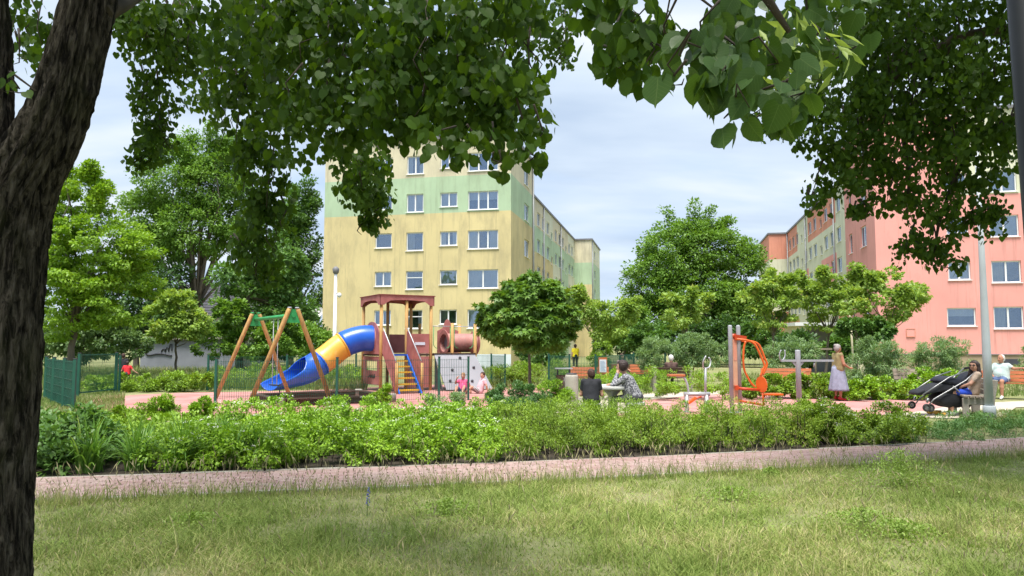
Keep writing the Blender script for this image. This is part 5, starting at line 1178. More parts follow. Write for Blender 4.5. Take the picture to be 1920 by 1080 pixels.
# scrawls sprayed on the panels
def scribble(par, f, pts, r=.012):
    t = MB(); t.tube([f(*p) for p in pts], r, 5); part(t, 'scrawl', 'black_paint', par)
bk = panel((0, W_ - .03, 0), (1, 0, 0), .10, W_ / 2 - .10, 1.34, 1.99, (0, .006, 0), 'red_panel', 'panel')
scribble(bk, lambda a, b: (a, W_ - .05, b), [(.25, 1.62), (.3, 1.78), (.45, 1.82), (.52, 1.7), (.4, 1.6), (.3, 1.66), (.42, 1.75), (.6, 1.72)])
ll = MB()       # left lower panel with a window cut out: four strips welded round the hole
ys, zs = [.07, .35, 1.5, W_ - .07], [.22, .72, 1.05, 1.22]
for i in range(3):
    for j in range(3):
        if i == 1 and j == 1: continue
        ll.box(-.015, .015, ys[i], ys[i + 1], zs[j], zs[j + 1])
llo = part(ll, 'lower_panel', 'red_panel')
scribble(llo, lambda a, b: (-.03, a, b), [(.5, .45), (.55, .6), (.62, .45), (.7, .6), (.75, .45), (.9, .6), (.92, .45), (1.05, .55), (1.2, .45)])
# slide panel with rounded head
yc, zc, Rr = .86, 1.86, .44
sp = [(.10, 1.30), (.10, 2.0)] + [(yc + .76 * math.cos(a), 1.95 + .50 * math.sin(a)) for a in np.linspace(math.pi, 0, 15)] + [(1.62, 2.0), (1.62, 1.30)]
t_ = MB(); t_.prism(sp, (-.03, 0, 0), (0, 1, 0), (0, 0, 1), (.03, 0, 0)); part(t_, 'slide_panel', 'red_panel')
# slide: a bent tube in three sections and an open chute
c0 = V3((FL.x - .03 * .866 - yc * .5, FL.y - .03 * .5 + yc * .866, zc))
ctrl = [c0 + V3((.06, .03, 0)), c0 + V3((-.40, -.12, -.02)), c0 + V3((-.95, -.32, -.24)), c0 + V3((-1.50, -.62, -.72)), c0 + V3((-1.95, -1.0, -1.07)), c0 + V3((-2.35, -1.48, -1.20)), c0 + V3((-2.62, -2.0, -1.25)), c0 + V3((-2.80, -2.5, -1.25))]
def spline(cp, k=8):
    out = []; n = len(cp)
    for i in range(n - 1):
        p0, p1, p2, p3 = cp[max(i - 1, 0)], cp[i], cp[i + 1], cp[min(i + 2, n - 1)]
        for j in range(k):
            f = j / k; out.append(.5 * (2 * p1 + (p2 - p0) * f + (2 * p0 - 5 * p1 + 4 * p2 - p3) * f ** 2 + (3 * p1 - p0 - 3 * p2 + p3) * f ** 3))
    return out + [cp[-1]]
path_s = spline(ctrl, 6); NP_ = len(path_s)
def slide_section(i0, i1, half, name, m):
    """half(i) -> half opening angle of the wall measured from the bottom; pi = closed tube"""
    t = MB(); n = 24; vs = []
    for i in range(i0, i1 + 1):
        p = path_s[i]; d = (path_s[min(i + 1, NP_ - 1)] - path_s[max(i - 1, 0)]).normalized(); sx = d.cross(V3((0, 0, 1))).normalized(); up = sx.cross(d)
        h, r = half(i)
        for j in range(n + 1):
            a = -h + 2 * h * j / n; vs.append(loc(p + (-up * math.cos(a) + sx * math.sin(a)) * r + up * (Rr - r if r < Rr else 0) * -1))
    t.add(vs, [(k * (n + 1) + j, k * (n + 1) + j + 1, (k + 1) * (n + 1) + j + 1, (k + 1) * (n + 1) + j) for k in range(i1 - i0) for j in range(n)], 0, True)
    o = part(t, name, m); md = o.modifiers.new('wall', 'SOLIDIFY'); md.thickness = .022; md.offset = -1; return o
full = lambda i: (math.pi, Rr)
slide_section(0, 12, full, 'slide_tube', 'blue_plastic'); slide_section(12, 20, lambda i: (math.pi, Rr - .006), 'slide_tube', 'yellow_plastic')
def mouth(i):
    f = max(0, (i - 24) / (NP_ - 1 - 24)); h = 1 - .40 * min(1, f / .25) - .26 * max(0, (f - .25) / .75); return (math.pi * h, Rr * (1 - .10 * f))
slide_section(20, NP_ - 1, mouth, 'slide_chute', 'blue_plastic')
for i in (0, 12, 20):
    p = path_s[i]; d = (path_s[i + 1] - path_s[max(i - 1, 0)]).normalized(); x, y = frame_of(d)
    t_ = MB(); t_.tube([loc(p - d * .022), loc(p + d * .022)], Rr + .035, 28); part(t_, 'flange', 'tunnel_pink' if i == 0 else ('yellow_plastic' if i == 12 else 'blue_plastic'))
e_ = path_s[NP_ - 9]
for s in (-.12, .12): part(MB().tube([loc((e_.x + s, e_.y + s * .6, 0)), loc((e_.x + s, e_.y + s * .6, e_.z - Rr + .02))], .022, 8), 'slide_leg', 'hold')
# stairs
sx0, sx1 = .10, .88
for x in (sx0, sx1):
    t_ = MB(); t_.prism([(0, 1.30), (-.16, 1.30), (-1.52, .02), (-1.28, .02)], (x, -.05, 0), (0, 1, 0), (0, 0, 1), (.05, 0, 0)); part(t_, 'stringer', 'blue_plastic')
for i in range(6):
    f = (i + .6) / 6.4; y = -.10 - 1.32 * (1 - f); part(MB().box(sx0 + .03, sx1 - .03, y - .13, y + .09, 1.22 * f - .02, 1.22 * f + .025), 'tread', 'yellow_paint')
part(MB().box(sx0 + .03, sx1 - .03, -.28, -.06, 1.245, 1.30), 'tread', 'blue_plastic')
for x, nm in ((sx0 - .06, 'a'), (sx1 + .06, 'b')):
    t_ = MB(); t_.prism([(0, 1.35), (0, 2.10), (-.10, 2.10), (-1.34, .98), (-1.34, .10), (-1.22, .10)], (x, -.06, 0), (0, 1, 0), (0, 0, 1), (.025, 0, 0)); q = part(t_, 'side_panel', 'red_panel')
    part(MB().tube([(x, -.10, 2.2), (x, -.16, 2.16), (x, -1.36, 1.08)], .020, 8), 'handrail', 'galvanised')
    part(MB().tube([(x, -1.42, 0), (x, -1.42, 1.02)], .05, 10), 'stair_post', 'wood')
    for k in range(4): part(MB().box(x - .018, x + .018, -1.30 + k * .09, -1.285 + k * .09, .15, .82 + k * .07), 'panel_groove', 'red_dark', q)
# tunnel
n = 44; prof = []
t_ = MB(); ty, tz, tr = .62, 1.70, .34
vs = []; segs = 60
for i in range(segs + 1):
    r = tr + .014 * math.cos(i * math.pi / 1.5) ; x = 2.70 + 1.24 * i / segs
    vs += [(x, ty + r * math.cos(2 * math.pi * j / 24), tz + r * math.sin(2 * math.pi * j / 24)) for j in range(24)]
t_.add(vs, [(i * 24 + j, i * 24 + (j + 1) % 24, (i + 1) * 24 + (j + 1) % 24, (i + 1) * 24 + j) for i in range(segs) for j in range(24)], 0, True); tn = part(t_, 'tunnel', 'tunnel_pink')
def ringpanel(x, m):      # round-ish plate with the tunnel hole
    t = MB(); k = 28; vs = []
    for xx in (x - .014, x + .014):
        for rr, sq in ((tr - .01, 0), (tr + .12, 1)):
            for j in range(k):
                a = 2 * math.pi * j / k; vs.append((xx, ty + rr * math.cos(a), tz + rr * math.sin(a) * (1.0 if sq == 0 else 1.05)))
    f = []
    for j in range(k):
        j2 = (j + 1) % k; f += [(j, j2, k + j2, k + j), (2 * k + j, 3 * k + j, 3 * k + j2, 2 * k + j2), (k + j, k + j2, 3 * k + j2, 3 * k + j), (j, 2 * k + j, 2 * k + j2, j2)]
    t.add(vs, f); return part(t, 'tunnel_plate', m)
ringpanel(2.68, 'red_panel'); ringpanel(3.96, 'red_panel')
part(MB().prism([(tr * .97 * math.cos(a), tr * .97 * math.sin(a)) for a in np.linspace(0, 2 * math.pi, 24, endpoint=False)], (2.86, ty, tz), (0, 1, 0), (0, 0, 1), (.01, 0, 0)), 'tunnel_inner_wall', 'climb_grey', tn)
cp_ = [(2.72, 1.32), (3.62, 1.32), (3.62, 2.16), (3.50, 2.20), (3.34, 2.28), (3.28, 2.42), (3.22, 2.56), (3.14, 2.62), (3.06, 2.56), (3.0, 2.42), (2.94, 2.28), (2.80, 2.20), (2.72, 2.16)]
t_ = MB(); t_.prism(cp_, (0, 1.30, 0), (1, 0, 0), (0, 0, 1), (0, .025, 0)); part(t_, 'crest_panel', 'red_panel')
for x0, x1 in ((1.98, 2.64), (2.80, 3.58)):      # loop rails between the deck posts
    part(MB().tube([(x0, -.02, 2.3), (x0, -.02, 1.62), (x0 + .08, -.02, 1.52), (x0 + .16, -.02, 1.5)], .012, 6), 'loop_rail', 'green_paint'); part(MB().tube([(x1, -.02, 2.3), (x1, -.02, 1.62), (x1 - .08, -.02, 1.52), (x1 - .16, -.02, 1.5)], .012, 6), 'loop_rail', 'green_paint')
    part(MB().tube([(x0 - .08, -.02, 2.3), (x1 + .1, -.02, 2.3)], .016, 6), 'top_rail', 'galvanised')
cw = MB(); cw.add([(1.98, -.06, 1.30), (3.62, -.06, 1.30), (3.98, -.80, .05), (1.98 + .16, -.80, .05), (1.98, -.03, 1.30), (3.62, -.03, 1.30), (3.98, -.76, .05), (2.14, -.76, .05)], [(0, 1, 2, 3), (7, 6, 5, 4), (0, 4, 5, 1), (1, 5, 6, 2), (2, 6, 7, 3), (3, 7, 4, 0)]); cwo = part(cw, 'climbing_wall', 'climb_grey')
gg = np.random.default_rng(3)
for u, v in ((.28, .46), (.14, .76), (.80, .40), (.62, .78), (.58, .12)):
    xa, xb = 1.98 + .16 * v, 3.62 + .36 * v; x = xa + (xb - xa) * u; y = -.06 - .74 * v; z = 1.30 - 1.25 * v
    t = MB(); t.ball((x, y - .03, z + .015), (.06, .035, .045), 8, 6); part(t, 'climbing_hold', 'hold', cwo)
part(MB().box(1.96, 3.66, -.10, .02, 1.301, 1.33), 'wall_edge', 'wood_dark')
t_ = MB(); t_.prism([(0, 1.22), (-.70, .05), (0, .05)], (2.02, -.05, 0), (0, 1, 0), (0, 0, 1), (.02, 0, 0)); part(t_, 'wall_cheek', 'hold')

# ------------------------------------------------------------------ green mesh fences
def mesh_panel(par, a, b, z0=.06, z1=1.2, step=.055):
    a, b = V3(a), V3(b); L = (b - a).length; d = (b - a) / L; n = max(2, int(L / step)); t = MB(); r = .0035; pr = V3((-d.y, d.x, 0)) * r
    for i in range(n + 1):
        p = a + d * (L * i / n); q = [p - d * r - pr, p + d * r - pr, p + d * r + pr, p - d * r + pr]
        t.hexa([(v.x, v.y, z0) for v in q] + [(v.x, v.y, z1) for v in q])
    for z in np.linspace(z0 + .03, z1 - .03, 6): t.bar(a + V3((0, 0, z)) + pr * 2, b + V3((0, 0, z)) + pr * 2, .007, .007)
    return t.build('mesh_panel', 'fence_green', par, kind='stuff')
def fence_post(par, p, h=1.27, wd=.06):
    t = MB(); t.box(p[0] - wd / 2, p[0] + wd / 2, p[1] - wd / 2, p[1] + wd / 2, 0, h); o = t.build('post', 'fence_green', par)
    MB().box(p[0] - wd / 2 - .006, p[0] + wd / 2 + .006, p[1] - wd / 2 - .006, p[1] + wd / 2 + .006, h + .001, h + .02).build('post_cap', 'hold', o); return o
def fence(label, pts, h=1.27, skip=(), wd=.06):
    root = E('mesh_fence', (pts[0][0], pts[0][1], 0), label, 'fence')
    for p in pts: fence_post(root, p, h, wd)
    for i, (a, b) in enumerate(zip(pts, pts[1:])):
        if i not in skip: mesh_panel(root, (a[0], a[1], 0), (b[0], b[1], 0), .06, h - .05)
    return root
def fp_(px, d): return (GX(px, d), d)
fence('green wire mesh fence between the swing and the front hedge', [fp_(403, 19.0), fp_(631, 20.3), fp_(823, 21.6), fp_(878, 22.1)])
fence('short green mesh fence seen end on beside the big trunk', [fp_(137, 18.4), fp_(118, 19.6), fp_(98, 21.0), fp_(84, 22.6)], 1.27, (), .07)
fence('green mesh fence across the back of the playground', [fp_(223, 25.6), fp_(389, 26.8), fp_(537, 27.6), fp_(667, 29.8), fp_(800, 31.2), fp_(921, 30.0), fp_(947, 28.4)], 1.27, (0,))
fence('green mesh fence behind the benches', [fp_(1029, 27.5), fp_(1068, 25.5), fp_(1117, 25.0), fp_(1189, 31.5), fp_(1223, 29.0), fp_(1248, 28.5)], 1.30, (4,))
gt = E('mesh_gate', (*fp_(146, 23.4), 0), 'green framed mesh gate panel on the left of the playground', 'gate')
ga_, gb_ = fp_(146, 23.4), fp_(223, 25.4); fence_post(gt, ga_, 1.36, .075); fence_post(gt, (gb_[0] - .12, gb_[1]), 1.36, .075)
mesh_panel(gt, (ga_[0], ga_[1], 0), (gb_[0] - .12, gb_[1], 0), .12, 1.30)
for z in (.13, 1.31): MB().bar((ga_[0], ga_[1], z), (gb_[0] - .12, gb_[1], z), .04, .04).build('rail', 'fence_green', gt)

# ------------------------------------------------------------------ exercise machines
def up_tube(par, pts, r, name, m, n=10): return MB().tube(pts, r, n).build(name, m, par)
# leg machine
X0 = GX(1288, 18.0); m1 = E('exercise_machine', (X0, 18, 0), 'grey leg exercise machine with a horseshoe handle and orange pedal', 'exercise machine')
k1 = 18 / 1400
def q1(px, py, y=18): return V3((X0 + (px - 1288) * k1, y, CAMH - (py - 648) * k1 * 1.0))
up_tube(m1, [q1(1288, 790), q1(1288, 738)], .05, 'leg', 'galvanised'); up_tube(m1, [q1(1325, 790), q1(1325, 738)], .05, 'leg', 'galvanised')
for s in (1288, 1325): MB().lathe([(.11, 0), (.11, .02)], 14, (q1(s, 800).x, 18, .012)).build('base_plate', 'galvanised', m1)
up_tube(m1, [q1(1283, 738), q1(1331, 738)], .052, 'frame_tube', 'galvanised')
up_tube(m1, [q1(1323, 738), q1(1324, 690)], .03, 'upright', 'galvanised')
hs_ = [q1(1333, 670, 18.12), q1(1336.5, 676, 18.13), q1(1335, 684, 18.1), q1(1331, 689, 18.05), q1(1324, 690, 18), q1(1319.5, 688, 17.95), q1(1317.5, 682, 17.9), q1(1318.5, 675, 17.87), q1(1323, 667, 17.88)]
up_tube(m1, spline(hs_, 3), .018, 'handle', 'galvanised', 8)
up_tube(m1, spline([q1(1292, 737), q1(1290, 722), q1(1286, 711), q1(1280, 706), q1(1270, 705)], 4), .028, 'seat_tube', 'galvanised')
t_ = MB(); sc_ = q1(1270, 703); t_.prism([(-.20, -.16), (.17, -.16), (.20, 0), (.17, .16), (-.20, .16), (-.23, 0)], sc_, (1, 0, 0), (0, 1, 0), (0, 0, .045)); t_.build('seat', 'wood_orange', m1)
up_tube(m1, [q1(1297, 748, 17.95), q1(1314, 742, 17.9)], .02, 'pedal_arm', 'orange_deep', 8); t_ = MB(); t_.bar(q1(1289, 754, 17.9), q1(1303, 744, 17.9), .16, .05); t_.build('pedal', 'orange_paint', m1)
# chest press
X0 = GX(1380, 17.8); m2 = E('exercise_machine', (X0, 17.8, 0), 'tall orange chest press machine on two grey posts', 'exercise machine'); k2 = 17.8 / 1400
def q2(px, py, y=17.8): return V3((X0 + (px - 1380) * k2, y, CAMH - (py - 648) * k2))
for px, y in ((1372, 17.78), (1389, 17.86)):
    p = q2(px, 700, y); MB().lathe([(.05, 0), (.05, 2.04), (.046, 2.06), (.03, 2.075)], 16, (p.x, y, .011)).build('post', 'grey_paint', m2)
    MB().lathe([(.12, 0), (.12, .025)], 14, (p.x, y, .0125)).build('base_plate', 'grey_paint', m2)
a, b = q2(1375, 700, 17.79), q2(1386.5, 700, 17.85); 
dd_ = V3((b.x - a.x, b.y - a.y, 0)); t_ = MB(); t_.prism([(0, .25), (1, .25), (1, 1.86), (0, 1.86)], (a.x, a.y, 0), dd_, (0, 0, 1), V3((-dd_.y, dd_.x, 0)).normalized() * .02); brd = t_.build('instruction_board', 'peach', m2)
t_ = MB(); t_.prism([(.2, 1.25), (.8, 1.25), (.8, 1.75), (.2, 1.75)], V3((a.x, a.y, 0)) + V3((dd_.y, -dd_.x, 0)).normalized() * .014, dd_, (0, 0, 1), V3((-dd_.y, dd_.x, 0)).normalized() * .004); t_.build('instruction_print', 'orange_wall', brd)
t_ = MB(); t_.bar(q2(1380, 632, 17.85), q2(1403, 634, 17.85), .16, .13, w2=.10, h2=.09); t_.build('pivot_box', 'orange_deep', m2)
up_tube(m2, [q2(1379, 626, 17.85), q2(1379, 634, 17.85)], .07, 'pivot_hub', 'orange_deep')
up_tube(m2, spline([q2(1377, 636, 17.5), q2(1393, 638, 17.45), q2(1405, 642, 17.45), q2(1412, 650, 17.45), q2(1420, 668, 17.45), q2(1426, 684, 17.45), q2(1424, 690, 17.45), q2(1418, 704, 17.45)], 4), .026, 'lever_arm', 'orange_paint')
up_tube(m2, spline([q2(1404, 639, 18.2), q2(1424, 640, 18.25), q2(1436, 645, 18.25), q2(1442, 656, 18.25), q2(1448, 672, 18.25), q2(1452, 683, 18.25), q2(1449, 692, 18.25), q2(1443, 703, 18.25)], 4), .026, 'lever_arm', 'orange_paint')
up_tube(m2, spline([q2(1401, 640), q2(1397, 655), q2(1396, 680), q2(1398, 695), q2(1404, 708), q2(1410, 718), q2(1417, 725)], 4), .024, 'frame_tube', 'orange_paint')
up_tube(m2, [q2(1381, 727), q2(1424, 730)], .034, 'frame_tube', 'orange_deep'); up_tube(m2, [q2(1386, 750), q2(1432, 758)], .03, 'frame_tube', 'orange_deep'); up_tube(m2, [q2(1432, 759), q2(1431, 735)], .026, 'frame_tube', 'orange_paint')
bc = q2(1429, 720, 17.8); t_ = MB(); t_.prism([(.13 * math.cos(a) * 1.0, .19 * math.sin(a)) for a in np.linspace(0, 2 * math.pi, 18, endpoint=False)], bc, V3((.80, -.60, 0)), V3((-.08, 0, 1)), V3((.6, .8, 0)) * .05); bk_ = t_.build('backrest', 'orange_paint', m2)
t_ = MB(); t_.prism([(-.03, -.16), (.40, -.17), (.42, .17), (-.03, .16)], q2(1433, 738, 17.8), (1, 0, 0), (0, 1, 0), (0, 0, .035)); t_.build('seat', 'orange_paint', m2)
MB().box(q2(1380, 727).x - .03, q2(1380, 727).x + .05, 17.7, 17.95, .56, .66).build('bracket', 'orange_deep', m2)
# T post
X0 = GX(1499, 18.2); m3 = E('exercise_machine', (X0, 18.2, 0), 'grey T shaped exercise post with a long arm ending behind the standing woman', 'exercise machine'); k3 = 18.2 / 1400
def q3(px, py, y=18.2): return V3((X0 + (px - 1499) * k3, y, CAMH - (py - 648) * k3))
MB().lathe([(.062, 0), (.062, 1.46), (.055, 1.485)], 16, (X0, 18.2, .011)).build('post', 'grey_paint', m3); MB().lathe([(.14, 0), (.14, .025)], 14, (X0, 18.2, .0125)).build('base_plate', 'grey_paint', m3)
t_ = MB(); t_.bar(q3(1467, 676), q3(1565, 676), .06, .05, up=(0, 0, 1)); t_.build('arm', 'grey_paint', m3)
t_ = MB(); t_.prism([(-.16, .0), (.16, .0), (.07, -.10), (-.07, -.10)], q3(1499, 678), (1, 0, 0), (0, 0, 1), (0, .02, 0)); t_.build('arm_bracket', 'grey_paint', m3)
up_tube(m3, spline([q3(1466, 656, 18.12), q3(1462.5, 664, 18.12), q3(1463.5, 671, 18.14), q3(1468, 676, 18.2), q3(1474, 673, 18.26), q3(1477.5, 666, 18.28), q3(1477, 656, 18.28)], 3), .016, 'handle', 'grey_paint', 8)
up_tube(m3, [q3(1530, 678), q3(1528, 688)], .018, 'stop', 'grey_paint', 8)

# ------------------------------------------------------------------ benches, bins, tables, lamps
def slat_bench(root, L, m='wood_orange', back=True, conc='concrete', local=True):
    """concrete end frames, separate slats; local x along the bench, sitter faces -y"""
    for s in (-1, 1):
        x = s * (L / 2 - .12)
        prof = [(-.42, 0), (-.30, 0), (-.30, .30), (-.02, .30), (.02, 0), (.16, 0), (.20, .42), (.28, .84), (.18, .86), (.10, .50), (.04, .44), (-.36, .47), (-.42, .44)]
        t = MB(); t.prism(prof, (x, 0, 0), (0, 1, 0), (0, 0, 1), (.10, 0, 0)); o = t.build('end_frame', conc, root, local=True)
        bm_ = o.modifiers.new('bevel', 'BEVEL'); bm_.width = .015; bm_.segments = 2
    for i in range(4):
        y = -.36 + i * .115; MB().box(-L / 2, L / 2, y - .048, y + .048, .470 - i * .006, .505 - i * .006).build('slat', m, root, local=True)
    for i in range(3):
        z = .56 + i * .115; y = .085 + (z - .5) * .21; t = MB(); t.bar((-L / 2, y, z), (L / 2, y, z), .10, .032, up=(0, -1, .2)); t.build('slat', m, root, local=True)
    return root
b1 = E('park_bench', (GX(1834, 17.1), 17.1, .0), 'concrete and wood bench carrying the woman in sunglasses', 'bench', rz=R(-110)); slat_bench(b1, 1.5, 'wood_grey')
b2 = E('park_bench', (GX(1905, 22.6), 22.6, 0), 'bench at the right edge with the man in a pale shirt', 'bench', rz=R(-32)); slat_bench(b2, 1.9, 'wood_orange')
b3 = E('park_bench', (GX(1114, 25.2), 26.5, 0), 'orange slatted bench behind the boy in black', 'bench', rz=R(0)); slat_bench(b3, 1.35)
b4 = E('park_bench', (GX(1190, 30.5), 30.5, 0), 'far orange bench behind the woman in grey', 'bench', rz=R(0)); slat_bench(b4, 1.9)
b5 = E('park_bench', (GX(1258, 26.6), 26.4, 0), 'bench with its back to us under the white haired sitter', 'bench', rz=R(180)); slat_bench(b5, 1.5, 'wood_dark')
b6 = E('park_bench', (GX(1475, 25.0), 25.0, 0), 'bench half hidden behind the grey T shaped post', 'bench', rz=R(-15)); slat_bench(b6, 1.6, 'wood_orange')
b7 = E('park_bench', (GX(1712, 24.6), 24.6, 0), 'bench between the two silvery shrubs by the pushchair', 'bench', rz=R(10)); slat_bench(b7, 1.2, 'wood_grey')
# litter bins
bi = E('litter_bin', (GX(1072, 19.2), 19.2, 0), 'round grey concrete litter bin left of the boy in black', 'litter bin')
MB().lathe([(.15, 0), (.17, .05), (.17, .80), (.15, .86)], 20, (GX(1072, 19.2), 19.2, .0)).build('body', 'concrete', bi); MB().lathe([(.13, .861), (.13, .90)], 20, (GX(1072, 19.2), 19.2, 0)).build('liner', 'hold', bi)
bx_, by_ = GX(1057, 21.0), 21.0
bi2 = E('litter_bin', (bx_, by_, 0), 'slatted brown bin with a flat metal lid beside the concrete bin', 'litter bin')
for i in range(14):
    a = 2 * math.pi * i / 14; MB().box(-.04, .04, -.012, .012, .18, .78, rz=a + math.pi / 2, c=(bx_ + .2 * math.cos(a), by_ + .2 * math.sin(a), 0)).build('slat', 'wood_dark', bi2)
MB().lathe([(.18, .16), (.18, .72)], 16, (bx_, by_, 0)).build('liner', 'galvanised', bi2); MB().box(bx_ - .24, bx_ + .24, by_ - .2, by_ + .2, .95, .98).build('lid', 'galvanised', bi2)
for s in (-.17, .17): MB().box(bx_ + s - .02, bx_ + s + .02, by_ - .02, by_ + .02, 0, .95).build('leg', 'hold', bi2)
# notice
nx, ny = GX(1131, 23.2), 23.2; no = E('notice_board', (nx, ny, 0), 'white notice sheet on an orange board behind the boy', 'sign')
MB().box(nx - .02, nx + .02, ny + .02, ny + .05, 0, 1.2).build('post', 'wood', no); bo = MB().box(nx - .13, nx + .13, ny - .005, ny + .015, .74, 1.24).build('board', 'wood_orange', no)
pa = MB().box(nx - .105, nx + .105, ny - .012, ny - .006, .78, 1.17).build('sheet', 'paper', bo)
for i in range(9): MB().box(nx - .085, nx + .085 - .02 * (i % 3), ny - .016, ny - .0125, .82 + i * .036, .833 + i * .036).build('text_line', 'print_blue', bo)
# chess table with stools
tx, ty_ = GX(1150, 15.6), 15.7
tb = E('chess_table', (tx, ty_, 0), 'concrete games table between the boy and the woman in grey', 'table')
t_ = MB(); t_.lathe([(.46, .70), (.47, .71), (.47, .765), (.455, .775)], 32, (tx, ty_, 0)); t_.build('table_top', 'concrete_light', tb)
MB().lathe([(.24, 0), (.24, .05), (.10, .12), (.09, .55), (.22, .698)], 20, (tx, ty_, .015)).build('pedestal', 'concrete_light', tb)
stool_at = {}
for nm, (sx, sy) in {'boy': (GX(1108, 15.0), 14.95), 'woman': (GX(1191, 15.4), 15.4)}.items():
    st = E('stool', (sx, sy, 0), 'concrete stool under the ' + ('boy in black' if nm == 'boy' else 'woman in the grey patterned top'), 'stool')
    MB().lathe([(.20, .36), (.21, .37), (.21, .43), (.20, .44)], 20, (sx, sy, .015)).build('seat', 'concrete_light', st); MB().lathe([(.14, 0), (.10, .06), (.10, .359)], 16, (sx, sy, .015)).build('pedestal', 'concrete_light', st); stool_at[nm] = (sx, sy)
# grey lamp post on the right
lx, ly = GX(1856, 16.2), 16.2
lp = E('lamp_post', (lx, ly, 0), 'tall pale grey lamp post with a thick foot sleeve on the right', 'lamp post')
MB().lathe([(.125, 0), (.125, .30), (.118, .31), (.088, .312)], 24, (lx, ly, 0)).build('foot_sleeve', 'lamp_grey', lp); MB().lathe([(.088, .313), (.084, 1.4), (.064, 3.2), (.042, 6.3)], 20, (lx, ly, 0)).build('pole', 'lamp_grey', lp)
MB().tube([(lx, ly, 6.28), (lx - .3, ly - .1, 6.55), (lx - .9, ly - .3, 6.6)], [.045, .035, .03], 10).build('bracket', 'lamp_grey', lp); MB().ball((lx - 1.1, ly - .37, 6.58), (.32, .12, .07), 14, 8).build('lamp_head', 'lamp_grey', lp)
# thin lamp post by the yellow block, with a camera
l2, d2 = GX(626, 36), 36
l2p = E('lamp_post', (l2, d2, 0), 'slim white lamp post with a camera before the yellow block', 'lamp post')
MB().lathe([(.11, 0), (.10, 1.5), (.07, 5.05)], 14, (l2, d2, 0)).build('pole', 'frame', l2p); MB().lathe([(.07, 5.04), (.14, 5.12), (.17, 5.3), (.06, 5.42)], 14, (l2, d2, 0)).build('lamp_head', 'coping', l2p)
MB().tube([(l2, d2, 4.15), (l2 + .16, d2 - .1, 4.1)], .03, 6).build('camera_bracket', 'pipe', l2p); MB().ball((l2 + .22, d2 - .12, 4.02), (.11, .11, .12), 10, 8).build('camera', 'frame', l2p); MB().box(l2 + .08, l2 + .42, d2 - .18, d2 + .05, 1.75, 2.15).build('switch_box', 'pipe', l2p)
# yellow toys on the paving
for k_, (px, py, r) in enumerate(((1744, 775, .055), (1757, 776, .065), (1770, 778, .045))):
    p = GP(px, py + 3); to = E('toy', (p.x, p.y, 0), ['yellow toy shoe leftmost beside the bench', 'larger yellow toy in the middle of the three', 'small brownish toy nearest the bench leg'][k_], 'toy', 'toys on the paving')
    t = MB(); t.ball((p.x, p.y, r * .8 + .02), (r * 1.5, r, r * .8), 12, 8); t.build('body', 'yellow_plastic', to); t = MB(); t.ball((p.x + r * .9, p.y - r * .4, r * 1.1 + .02), (r * .6, r * .5, r * .5), 10, 6); t.build('top', 'wood', to)
# tree stakes of the young tree
for k_, (px, lab) in enumerate(((1530, 'left wooden support stake of the young tree'), (1602, 'tall pale post right of the standing woman'))):
    x = GX(px, 33); o = E('tree_stake', (x, 33, 0), lab, 'stake'); MB().tube([(x, 33, 0), (x - .08 * k_, 33, 1.75 + k_ * 1.3)], .045, 8).build('post', 'wood_grey' if k_ == 0 else 'beige_wall', o)
    if k_ == 0: MB().bar((x, 33, 1.45), (x + .75, 33, 1.45), .05, .08).build('crossbar', 'wood_grey', o)

# ------------------------------------------------------------------ pushchair
P0 = V3((GX(1768, 17.2), 17.2, .012))
st = E('pushchair', P0, 'folded back black pushchair with silver frame beside the bench', 'pushchair')
kq = 17.2 / 1400
def ps(px, py, dy=0): return V3((P0.x + (px - 1768) * kq, 17.2 + dy, CAMH - (py - 648) * kq))
def add_wheel(c, r, wd):
    o = None; t = MB(); k = 22; prof = []
    ang = np.linspace(0, 2 * math.pi, k, endpoint=False); n = 8; vs = []
    for a in ang:
        for j in range(n):
            b = 2 * math.pi * j / n; rr = r - wd * .5 + wd * .5 * math.cos(b); vs.append((c.x + rr * math.cos(a), c.y + wd * .55 * math.sin(b), c.z + rr * math.sin(a)))
    t.add(vs, [(i * n + j, i * n + (j + 1) % n, ((i + 1) % k) * n + (j + 1) % n, ((i + 1) % k) * n + j) for i in range(k) for j in range(n)], 0, True)
    o = t.build('wheel', 'tyre', st); MB().tube([c - V3((0, wd * .4, 0)), c + V3((0, wd * .4, 0))], r * .22, 12).build('hub', 'silver', o)
    for i in range(5):
        a = 2 * math.pi * i / 5; MB().bar(c, c + V3((math.cos(a), 0, math.sin(a))) * (r - wd * .6), .022, .03).build('spoke', 'silver', o)
    return o
add_wheel(ps(1724, 761, -.32), .092, .05); add_wheel(ps(1736, 762, -.22), .092, .05); add_wheel(ps(1725, 760, .32), .092, .05); add_wheel(ps(1806, 756, -.10), .12, .05); add_wheel(ps(1806, 755, .42), .12, .05)
for s in (-.27, .27):
    up_tube(st, [ps(1730, 757, s), ps(1740, 746, s), ps(1772, 728, s), ps(1800, 712, s), ps(1824, 691, s)], .017, 'frame_tube', 'silver', 8); up_tube(st, [ps(1720, 738, s), ps(1745, 722, s), ps(1770, 706, s), ps(1800, 696, s)], .014, 'frame_tube', 'silver', 8)
    up_tube(st, [ps(1800, 752, s), ps(1790, 735, s), ps(1776, 722, s)], .018, 'frame_tube', 'silver', 8); MB().tube([ps(1727, 752, s), ps(1730, 744, s)], .03, 8).build('fork', 'silver', st)
up_tube(st, [ps(1826, 691, -.27), ps(1829, 688, 0), ps(1826, 691, .27)], .026, 'handlebar', 'black_fabric', 8)
